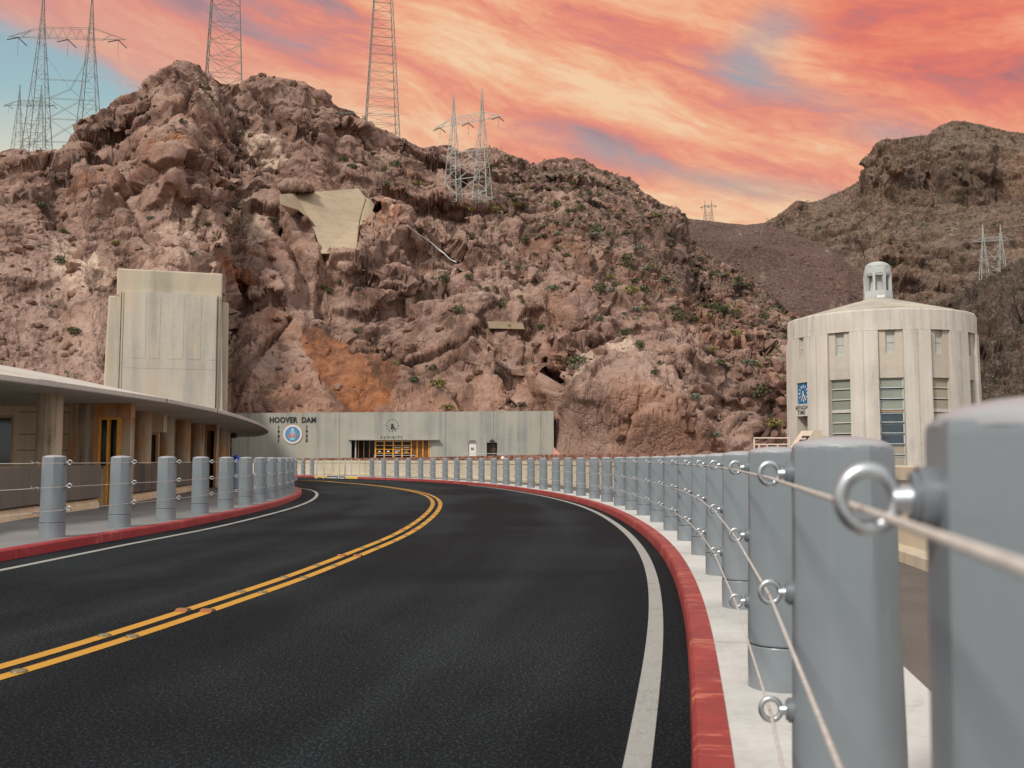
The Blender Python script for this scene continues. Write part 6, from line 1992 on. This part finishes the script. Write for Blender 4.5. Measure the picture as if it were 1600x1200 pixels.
# road benches cut in the slope
for (pts_, wd, dp) in (([(1300, 395), (1360, 400), (1460, 408), (1560, 418), (1640, 425)], 4.5, -8.0), ([(1180, 345), (1260, 352), (1330, 358)], 2.5, -5.0), ([(1400, 462), (1450, 455), (1500, 448)], 3.0, -5.0)):
    d2 = np.full(fx.shape, 1e9)
    for (x0, y0), (x1, y1) in zip(pts_[:-1], pts_[1:]):
        ex, ey = x1 - x0, y1 - y0
        t = np.clip(((fx - x0) * ex + (fy_ - y0) * ey) / (ex * ex + ey * ey), 0, 1)
        d2 = np.minimum(d2, (fx - x0 - t * ex) ** 2 + (fy_ - y0 - t * ey) ** 2)
    wgt = np.exp(-d2 / wd ** 2)
    D += dp * wgt
    HF.tint[..., 0] = np.maximum(HF.tint[..., 0], 0.60 * np.exp(-d2 / (wd * 1.5) ** 2))
HF.tint[..., 2] = np.maximum(HF.tint[..., 2], 0.22 * cl * sstep(fbm(Uf / 10, Vf / 60, 241, 3), 0, 0.5))
HF.tint[..., 1] = 0.35 * cl * sstep(fbm(Uf / 12 + 4, Vf / 50, 243, 3), 0, 0.5)
HF.displace(D * sstep(HF.T, 0, 0.05) * (1 - 0.35 * sstep(HF.T, 0.88, 1.0)), 0.6, 0.8)
tf_ = HF.tint.copy()
res_ = HF.respace(380, [cl, tf_[..., 0], tf_[..., 1], tf_[..., 2]])
cl = res_[0]; HF.tint = np.stack(res_[1:], -1).astype(np.float32)
Uf, Vf = HF.U, HF.V
w1 = fbm(Uf / 25, Vf / 25, 701, 3); w2 = fbm(Uf / 25 + 7, Vf / 25, 703, 3)
Xb = HF.X + 4 * w1; Zb = HF.Z * 1.7 + 4 * w2; Yb = HF.Y + 4 * w2
c1 = blocks3(Xb, Yb, Zb, 26.0, 711, 1.2, 0.25, 0.06, 0.03, 0.0); c2 = blocks3(Xb, Yb, Zb, 10.0, 713, 1.2, 0.3, 0.08, 0.04, 0.0); c3 = blocks3(Xb, Yb, Zb, 4.0, 715, 1.1, 0.5, 0.1, 0.05, 0.1)
lowf = sstep(HF.T, 0, 0.05)
HF.push((0.05 + 0.05 * cl) * c1 * lowf, 2)
HF.push(((0.12 + 0.16 * cl) * c2 + 0.22 * c3 + 0.6 * fbm(Uf / 3, Vf / 3, 717, 3)) * lowf, 3)
HF.fit_skyline(5, 0.2)
HF.build(M_FAR)

# ------------------------------------------------------------------ dark rubble slopes rising to the right behind the tower
SKY4 = [(1330, 600), (1400, 520), (1440, 484), (1480, 466), (1510, 452), (1550, 430), (1600, 404), (1660, 380), (1760, 340), (1900, 300)]
HD = Hill('dark_slope', SKY4, 1330, 1900, 1.6, 190, [(1330, 150), (1900, 130)], [(1330, 240), (1500, 300), (1900, 300)], [(1330, -2), (1900, -2)], p=1.1, q=1.0)
Ud, Vd, ddx, ddy = HD.U, HD.V, HD.px, HD.py
wu = Ud + 5 * fbm(Ud / 25, Vd / 25, 311, 3); wv_ = Vd + 5 * fbm(Ud / 25, Vd / 25, 313, 3)
D = 6 * fbm(Ud / 50, Vd / 35, 321, 3) + 2.5 * ridged(wu / 30, wv_ / 20, 323, 3)
d2 = np.full(ddx.shape, 1e9)
trk = [(1500, 622), (1545, 606), (1575, 588), (1610, 566), (1680, 520)]
for (x0, y0), (x1, y1) in zip(trk[:-1], trk[1:]):
    ex, ey = x1 - x0, y1 - y0
    t = np.clip(((ddx - x0) * ex + (ddy - y0) * ey) / (ex * ex + ey * ey), 0, 1)
    d2 = np.minimum(d2, (ddx - x0 - t * ex) ** 2 + (ddy - y0 - t * ey) ** 2)
D = D * (1 - 0.7 * np.exp(-d2 / 49)) - 2.0 * np.exp(-d2 / 36)
HD.tint[..., 0] = 0.8 * np.exp(-d2 / 36)
HD.tint[..., 1] = 0.45 * sstep(poly_sd(ddx, ddy, [(1515, 560), (1520, 500), (1545, 494), (1560, 540), (1540, 560)]) + 6 * fbm(Ud / 8, Vd / 8, 341, 3), -6, 10)
HD.displace(D * sstep(HD.T, 0, 0.05) * (1 - 0.4 * sstep(HD.T, 0.88, 1.0)), 0.65, 0.75)
trw = 1 - 0.8 * np.exp(-d2 / 64)
w1 = fbm(Ud / 10, Vd / 10, 801, 3)
Xb = HD.X + 1.5 * w1; Zb = HD.Z * 1.3; Yb = HD.Y + 1.5 * w1
HD.push((0.40 * blocks3(Xb, Yb, Zb, 9.0, 811, 0.8, 0.6, 0.14, 0.05, 0.25)) * trw, 2)
HD.push((0.45 * blocks3(Xb, Yb, Zb, 3.8, 813, 0.9, 0.7, 0.16, 0.06, 0.3) + 0.5 * blocks3(Xb, Yb, Zb, 1.6, 815, 0.9, 0.8, 0.15, 0.08, 0.4) + 0.3 * fbm(Ud / 1.5, Vd / 1.5, 817, 3)) * trw, 3)
HD.fit_skyline(7, 0.3)
HD.build(M_DARKH)

# ------------------------------------------------------------------ concrete retaining works on the hill
RW = thing('retaining_wall', 'big trapezoid tan concrete retaining wall set high among the rocks', 'retaining wall')
front_ = [(436, 303.5), (462, 302.0), (560, 294.5), (571, 309), (561, 345), (556, 396), (502, 396), (492, 362), (484, 344), (466, 328), (438, 319)]
def thick(mbx, pts_, back):
    n_ = len(pts_)
    mbx.v = [tuple(p) for p in pts_] + [(p.x, p.y + back, p.z) for p in pts_]
    mbx.f = [tuple(range(n_)), tuple(range(2 * n_ - 1, n_ - 1, -1))] + [((i + 1) % n_, i, n_ + i, n_ + (i + 1) % n_) for i in range(n_)]
    return mbx
thick(MB(), [P(x, y, ywall(x, y)) for x, y in front_], 14.0).build('front_slab', M_RETW, RW)
side_ = [(570.5, 308), (613, 329), (600, 345), (561.5, 352)]
thick(MB(), [P(x, y, ywall(x, y) + (x - 561) * 0.10 + 0.05) for x, y in side_], 14.0).build('side_slab', M_RETW, RW)
def on_plane(x, y, Yd): p = P(x, y, Yd); return (p.x, p.z)
Yw = HM.at(790, 509).y - 1.0
q_ = [on_plane(x, y, Yw) for x, y in ((762, 502), (816, 504), (820, 514), (764, 513))]
tag(MB().prism(q_, lambda p, d_: (p[0], Yw + d_, p[1]), 4.0).build('retaining_wall', M_RETW), 'small low tan concrete retaining wall halfway down the slope', 'retaining wall')
# pale pipe running down the rock right of the retaining wall
pth = []
for k in range(14):
    t = k / 13.0
    q = HM.at(636 + (712 - 636) * t, 362 + (413 - 362) * t); pth.append((q.x, q.y - 1.2, q.z + 0.7))
pth = soften(np.array(pth), 3)
tag(MB().tube(pth, 0.10, 8).build('pipe', M_RAILG, None, smooth=True), 'pale pipe running down the rocks right of the big retaining wall', 'pipe')
# ------------------------------------------------------------------ loose rubble and desert scrub
rng = np.random.RandomState(5)
random.seed(5)
def ico_rock(r):
    bm = bmesh.new(); bmesh.ops.create_icosphere(bm, subdivisions=1, radius=1.0)
    vs = np.array([v.co[:] for v in bm.verts]); fs = [tuple(v.index for v in f.verts) for f in bm.faces]; bm.free()
    vs *= r.uniform(0.7, 1.25, (len(vs), 1)); vs *= np.array([r.uniform(0.8, 1.3), r.uniform(0.7, 1.1), r.uniform(0.5, 0.9)])
    return vs, fs
def scatter_rocks(name, hill, n, accept, smin, smax, mat):
    rr = np.random.RandomState(17); pool = [ico_rock(rr) for _ in range(8)]
    mb = MB(); cnt = 0
    H, W_ = hill.ppx.shape
    while cnt < n:
        i = rr.randint(2, H - 3); j = rr.randint(0, W_)
        if rr.rand() > accept(hill.ppx[i, j], hill.ppy[i, j], i, j): cnt += 0.02; continue
        vs, fs = pool[rr.randint(8)]
        s_ = smin * (smax / smin) ** (rr.rand() ** 2.2); a_ = rr.rand() * 6.28
        ca_, sa_ = math.cos(a_), math.sin(a_)
        b_ = len(mb.v)
        for v in vs * s_: mb.v.append((hill.X[i, j] + v[0] * ca_ - v[1] * sa_, hill.Y[i, j] + v[0] * sa_ + v[1] * ca_, hill.Z[i, j] + v[2] + 0.15 * s_))
        for f in fs: mb.f.append(tuple(b_ + k for k in f))
        cnt += 1
    return tag(mb.build(name, mat), kind='stuff')
def bx(x, y, poly): return 1.0
talus = [(1070, 420), (1120, 415), (1200, 470), (1250, 540), (1230, 640), (1150, 600), (1060, 500)]
def acc_main(x, y, i, j):
    w = float(poly_sd(np.array([x]), np.array([y]), talus)[0])
    return 0.95 if w > 0 else (0.12 + 0.25 * float(HM.rub[i, j]))
scatter_rocks('rubble', HM, 5000, acc_main, 0.22, 0.95, M_RUB)
scatter_rocks('rubble', HG, 2600, lambda x, y, i, j: 0.25 + 0.7 * (y > 400), 0.16, 0.8, M_GRAVR if 'M_GRAVR' in globals() else M_RUB)

def shrub_mesh(seed, mat, flat=1.0, nleaf=150):
    r = np.random.RandomState(seed)
    mb = MB()
    for k in range(nleaf):
        t = r.rand() * 6.283; u = r.rand() ** 0.6; h_ = r.rand()
        rad = u * (0.35 + 0.65 * math.sqrt(max(0.0, 1 - (h_ - 0.35) ** 2 * 1.6)))
        lump = 1 + 0.25 * math.sin(3 * t + seed) + 0.12 * math.sin(7 * t + 2 * seed)
        c = Vector((math.cos(t) * rad * lump * 0.62, math.sin(t) * rad * lump * 0.62, (0.08 + 0.92 * h_) * 0.75 * flat * (1 - 0.3 * u)))
        a = Vector(r.normal(size=3)).normalized(); b_ = a.cross(Vector(r.normal(size=3))).normalized()
        s_ = r.uniform(0.07, 0.16)
        mb.poly([c - a * s_, c + b_ * s_ * 0.6, c + a * s_, c - b_ * s_ * 0.6])
    return mb
def shrub_proto(seed, mat, flat):
    o = shrub_mesh(seed, mat, flat).build('desert_shrub', mat)
    st_ = MB(); r = np.random.RandomState(seed + 50)
    for k in range(7):
        t = r.rand() * 6.28
        st_.bar((0, 0, -0.1), (math.cos(t) * 0.3, math.sin(t) * 0.3, 0.35 * flat), 0.018, 4, 0.008)
    st_.build('stem', M_TWIG, o)
    return o
kinds = [(3, M_SHG, 1.0, 'rounded dark green desert shrub growing on the rocky slope'), (8, M_SHG, 0.75, 'low spreading green desert shrub growing on the rocky slope'),
         (13, M_SHY, 0.85, 'dry yellow desert shrub growing on the rocky slope'), (21, M_SHS, 0.7, 'low pale sage desert shrub growing on the rocky slope')]
protos = [shrub_proto(s, m_, fl) for s, m_, fl, _ in kinds]
used = [False] * 4
spots = [(1185, 620, 2.6, 0), (1262, 640, 1.4, 0), (697, 440, 1.7, 0), (985, 455, 2.0, 2), (960, 445, 1.5, 0), (675, 575, 1.3, 0), (685, 603, 1.8, 2), (795, 510, 1.2, 0),
         (845, 512, 1.3, 1), (530, 444, 1.1, 0), (515, 453, 1.3, 1), (505, 452, 1.1, 0), (560, 452, 1.0, 3), (427, 342, 1.2, 0), (305, 350, 1.3, 0), (325, 352, 1.1, 1), (304, 398, 1.0, 0),
         (183, 380, 1.2, 2), (100, 362, 1.0, 0), (235, 340, 1.2, 3), (375, 185, 1.4, 3), (560, 520, 1.1, 0), (610, 476, 0.9, 0), (555, 258, 2.0, 1), (540, 250, 2.0, 1), (600, 265, 1.8, 0),
         (620, 255, 2.2, 0), (585, 242, 1.7, 1), (548, 172, 1.9, 3), (605, 290, 1.6, 0), (655, 285, 2.0, 2), (640, 310, 1.4, 0), (700, 640, 1.4, 2), (815, 632, 1.2, 3), (975, 520, 1.6, 1),
         (1060, 500, 2.2, 0), (1120, 480, 2.0, 1), (1000, 540, 1.3, 0), (820, 380, 2.2, 0), (850, 370, 1.8, 1), (975, 410, 2.4, 0), (1010, 420, 2.0, 3), (1040, 440, 2.0, 1), (930, 360, 2.0, 0),
         (820, 325, 2.2, 1), (775, 330, 2.2, 2), (870, 320, 2.0, 0), (800, 305, 2.0, 0), (735, 330, 1.8, 2), (430, 345, 1.0, 1), (350, 460, 1.0, 3)]
placed = 0
H, W_ = HM.ppx.shape
rr = np.random.RandomState(33)
while len(spots) < 290:
    i = rr.randint(8, H - 6); j = rr.randint(0, W_)
    x, y = float(HM.ppx[i, j]), float(HM.ppy[i, j])
    if not (5 < x < 1260 and 100 < y < 690): continue
    w = 0.05 + 0.95 * float(HM.rub[i, j]) + (0.2 if (x > 480 and y > 380) else 0)
    flatness = HM.Z[min(i + 3, H - 1), j] - HM.Z[max(i - 3, 0), j]; run = HM.Y[min(i + 3, H - 1), j] - HM.Y[max(i - 3, 0), j]
    if run <= 0.2 or flatness / run > 1.3: continue
    if rr.rand() > w: continue
    spots.append((x, y, 0.7 + 1.1 * rr.rand() ** 1.5, int(rr.choice(4, p=[0.34, 0.3, 0.14, 0.22]))))
for (x, y, s_, k) in spots:
    q = HM.at(x, y)
    o = protos[k] if not used[k] else copy_tree(protos[k])
    used[k] = True
    o.location = (q.x, q.y - 0.15, q.z - 0.12); o.rotation_euler = (0, 0, rr.rand() * 6.28); sc_ = s_ * 0.92
    o.scale = (sc_ * rr.uniform(0.85, 1.25), sc_ * rr.uniform(0.85, 1.15), sc_ * rr.uniform(0.8, 1.15))
    tag(o, kinds[k][3], 'shrub', 'desert shrubs on the rocky hill ' + ('dark', 'green', 'yellow', 'sage')[k])
def tufts(name, hill, n, accept, smin, smax, mat, seed):
    r = np.random.RandomState(seed); mb = MB(); c_ = 0; guard = 0
    H, W_ = hill.ppx.shape
    while c_ < n and guard < n * 30:
        guard += 1
        i = r.randint(2, H - 3); j = r.randint(0, W_)
        if r.rand() > accept(i, j): continue
        s_ = r.uniform(smin, smax)
        base = Vector((float(hill.X[i, j]), float(hill.Y[i, j]) - 0.1, float(hill.Z[i, j])))
        for k in range(9):
            c = base + Vector((r.normal() * 0.35 * s_, r.normal() * 0.35 * s_, abs(r.normal()) * 0.32 * s_ + 0.05))
            a = Vector(r.normal(size=3)).normalized(); b_ = a.cross(Vector(r.normal(size=3))).normalized(); q = s_ * r.uniform(0.14, 0.30)
            mb.poly([c - a * q, c + b_ * q * 0.7, c + a * q, c - b_ * q * 0.7])
        c_ += 1
    return tag(mb.build(name, mat), kind='stuff')
tufts('scrub', HM, 1500, lambda i, j: 0.03 + 0.97 * float(HM.rub[i, j]), 0.4, 1.1, M_SHG, 61)
tufts('scrub', HM, 900, lambda i, j: 0.08 + 0.9 * float(HM.rub[i, j]), 0.4, 1.0, M_SHS, 62)
tufts('scrub', HF, 1500, lambda i, j: 1.0, 1.0, 2.4, M_SHG, 63)
tufts('scrub', HF, 1200, lambda i, j: 1.0, 0.9, 2.0, M_SHS, 64)
tufts('scrub', HD, 900, lambda i, j: 1.0, 0.4, 1.1, M_SHG, 65)

# ------------------------------------------------------------------ lattice pylons
def latt(mb_, A, B, n, r, skip=()):
    """zig-zag + rungs between two chords given as functions of t"""
    for k in range(n):
        t0, t1 = k / n, (k + 1) / n
        a0_, a1_, b0__, b1_ = A(t0), A(t1), B(t0), B(t1)
        mb_.bar(a0_, b1_ if k % 2 == 0 else b1_, r) if k % 2 == 0 else mb_.bar(b0__, a1_, r)
        mb_.bar(a1_, b1_, r)
def h_pylon(label, base, rz, sc_, mat, leg_r, lat_r, drop=30.0, group='lattice pylons on the ridge'):
    """twin-mast lattice pylon; sizes in drawing units (1 unit = sc_ metres), z = 0 at the visible foot"""
    root = thing('lattice_pylon', label, 'pylon', base, rz, group)
    k = sc_
    TOPZ = 252.0; XA = 190.0
    def mast(sgn, nm):
        m_ = MB()
        def half(z): return max(1.2, 17.5 - (z + 0.0) * 0.0745) if z < 190 else max(0.5, 3.4 - (z - 190) * 0.065)
        def cxm(z): return sgn * (37.5 - 1.5 * min(1, max(0, z / 236.0)))
        zs_ = [-drop, 0, 13, 42, 72, 98, 122, 146, 168, 190, 206, 222, TOPZ]
        def corner(z, i):
            h_ = half(z); return Vector(((cxm(z) + (h_ if i in (1, 2) else -h_)) * k, (h_ * 0.9 if i in (2, 3) else -h_ * 0.9) * k, z * k))
        for i in range(4): m_.bar(corner(-drop, i), corner(190, i), leg_r, 4, leg_r * 0.7); m_.bar(corner(190, i), corner(TOPZ, i), leg_r * 0.7, 4, leg_r * 0.4)
        for a_, b_ in zip(zs_[:-1], zs_[1:]):
            for i in range(4):
                j = (i + 1) % 4
                m_.bar(corner(a_, i), corner(b_, j), lat_r) if (zs_.index(a_) + i) % 2 else m_.bar(corner(a_, j), corner(b_, i), lat_r)
                m_.bar(corner(b_, i), corner(b_, j), lat_r)
        m_.build(nm, mat, root)
    mast(-1, 'mast'); mast(1, 'mast')
    b_ = MB()
    # waist bracing between the masts
    for y_ in (-2.0, 2.0):
        for (x0, z0, x1, z1) in ((-30, 150, 8, 98), (34, 152, 8, 98), (8, 98, -24, 82), (8, 98, 28, 82), (-36, 112, 36, 112), (-44, 82, 46, 82), (-44, 14, 46, 14), (-40, 50, 40, 50),
                                 (-24, 82, 26, 50), (26, 82, -24, 50), (-22, 50, 30, 14), (26, 50, -26, 14)):
            b_.bar((x0 * k, y_ * k, z0 * k), (x1 * k, y_ * k, z1 * k), lat_r)
    b_.build('cross_bracing', mat, root)
    a = MB()
    for y_ in (-3.0, 3.0):
        a.bar((-86 * k, 0, 176 * k), (-40 * k, y_ * k, 178 * k), lat_r * 1.2); a.bar((-40 * k, y_ * k, 178 * k), (40 * k, y_ * k, 180 * k), lat_r * 1.2); a.bar((40 * k, y_ * k, 180 * k), (88 * k, 0, 182 * k), lat_r * 1.2)
        a.bar((-86 * k, 0, 176 * k), (-38 * k, y_ * k, 194 * k), lat_r * 1.2); a.bar((-38 * k, y_ * k, 194 * k), (40 * k, y_ * k, 197 * k), lat_r * 1.2); a.bar((40 * k, y_ * k, 197 * k), (88 * k, 0, 182 * k), lat_r * 1.2)
        for q in range(6):
            x0 = -40 + q * 80 / 6; x1 = x0 + 80 / 6
            a.bar((x0 * k, y_ * k, 178 * k), ((x0 + x1) / 2 * k, y_ * k, 195.5 * k), lat_r); a.bar(((x0 + x1) / 2 * k, y_ * k, 195.5 * k), (x1 * k, y_ * k, 178.5 * k), lat_r)
        for xa, xb in ((-66, -52), (52, 66)):
            a.bar((xa * k, 0, 178 * k), (xb * k, y_ * 0.7 * k, 189 * k), lat_r)
    a.build('crossarm', mat, root)
    for x_, z_ in ((-71, 176), (2, 177), (77, 181)):
        i_ = MB()
        i_.bar((x_ * k, 0, z_ * k), ((x_ - 15) * k, -4 * k, (z_ - 6) * k), lat_r * 2.4, 8); i_.bar((x_ * k, 0, z_ * k), ((x_ + 12) * k, 4 * k, (z_ - 11) * k), lat_r * 2.4, 8)
        i_.bar((x_ * k, 0, z_ * k), (x_ * k, 0, (z_ - 28) * k), lat_r * 0.7, 6)
        i_.build('insulator', M_INSUL, root)
    return root
def a_pylon(label, base, rz, hb, ht, H_, nlev, mat, leg_r, lat_r, drop, diag=True, ringz=None):
    root = thing('lattice_pylon', label, 'pylon', base, rz, 'lattice pylons on the ridge')
    m_ = MB()
    def half(z): return hb + (ht - hb) * z / H_
    def corner(z, i): h_ = half(z); return Vector((h_ if i in (1, 2) else -h_, h_ if i in (2, 3) else -h_, z))
    for i in range(4): m_.bar(corner(-drop, i), corner(H_, i), leg_r, 4, leg_r * 0.75)
    m_.build('leg_frame', mat, root)
    m_ = MB()
    for lv in range(-2, nlev):
        a_, b_ = H_ * lv / nlev, H_ * (lv + 1) / nlev
        if a_ < -drop: continue
        for i in range(4):
            j = (i + 1) % 4
            m_.bar(corner(b_, i), corner(b_, j), lat_r)
            if diag: m_.bar(corner(a_, i), corner(b_, j), lat_r * (1.0 if diag == 2 else 0.6))
            if diag == 2:
                m_.bar((corner(a_, i) + corner(a_, j)) / 2, corner(b_, i), lat_r * 0.8)
                m_.bar((corner(a_, i) + corner(a_, j)) / 2, corner(b_, j), lat_r * 0.8)
        if diag == 2 and lv % 2 == 0: m_.bar(corner(b_, 0), corner(b_, 2), lat_r * 0.8)
    m_.build('lattice', mat, root)
    ca_ = MB(); zt_ = H_ * 0.93
    for sg in (-1, 1):
        ca_.bar((sg * half(zt_), 0, zt_), (sg * half(zt_) * 5, 0, zt_ + 0.3), lat_r * 1.4); ca_.bar((sg * half(H_), 0, H_), (sg * half(zt_) * 5, 0, zt_ + 0.3), lat_r * 1.4)
    ca_.build('crossarm', mat, root)
    return root
Yp1 = 255.0
h_pylon('tallest twin-mast lattice pylon on the left ridge with long insulators', P(98, 236, Yp1), R(8), Yp1 / F * 1.035, M_STEEL, 0.13, 0.052)
Yp2 = 430.0
h_pylon('smaller farther twin-mast lattice pylon at the far left edge', P(44, 243, Yp2), R(6), Yp2 / F * 0.46, M_STEEL, 0.12, 0.06)
q = HM.at(732, 312)
h_pylon('mid-height twin-mast lattice pylon standing on the rocky slope', (q.x, q.y - 1.0, P(732, 312, q.y - 1.0).z), R(-24), q.y / F * 0.70, M_STEELL, 0.10, 0.042, 6)
Yp4 = 420.0
h_pylon('tiny distant lattice pylon in the notch above the gravel slope', P(1107, 348, Yp4), R(-12), Yp4 / F * 0.145, M_STEEL, 0.09, 0.05)
Yp5 = 330.0
h_pylon('slim lattice pylon on the slope right of the round tower', P(1552.5, 441, Yp5), R(-6), Yp5 / F * 0.37, M_STEELL, 0.12, 0.045, 20)
Yp6 = 285.0
a_pylon('square lattice pylon with dense diagonals behind the peak', P(350, 131, Yp6), R(14), 27.5 * Yp6 / F, 16 * Yp6 / F, 280 * Yp6 / F, 10, M_STEEL, 0.13, 0.07, 12, 2)
Yp7 = 330.0
a_pylon('tall tapering ladder-like lattice pylon on the central ridge', P(596, 214, Yp7), R(13), 26 * Yp7 / F, 5.0 * Yp7 / F, 400 * Yp7 / F, 28, M_STEEL, 0.17, 0.07, 16, True)
# thin conductors
def wire(label, pts_, sag):
    out = []
    for (a_, b_) in zip(pts_[:-1], pts_[1:]):
        for t in np.linspace(0, 1, 16): q_ = a_.lerp(b_, t); out.append((q_.x, q_.y, q_.z - sag * 4 * t * (1 - t)))
    tag(MB().tube(out, 0.035, 5).build('power_line', M_WIRE, None, smooth=True), label, 'power line', 'thin power lines')
wire('upper thin power line crossing below the peak to the ladder pylon', [P(180, 128, 215), P(640, 178, 230)], 2.0)
wire('lower thin power line crossing below the peak', [P(180, 142, 212), P(560, 176, 226)], 2.5)
wire('thin power line crossing the far hill to the slim pylon', [P(1340, 374, 320), P(1548, 377, 330)], 0.8)
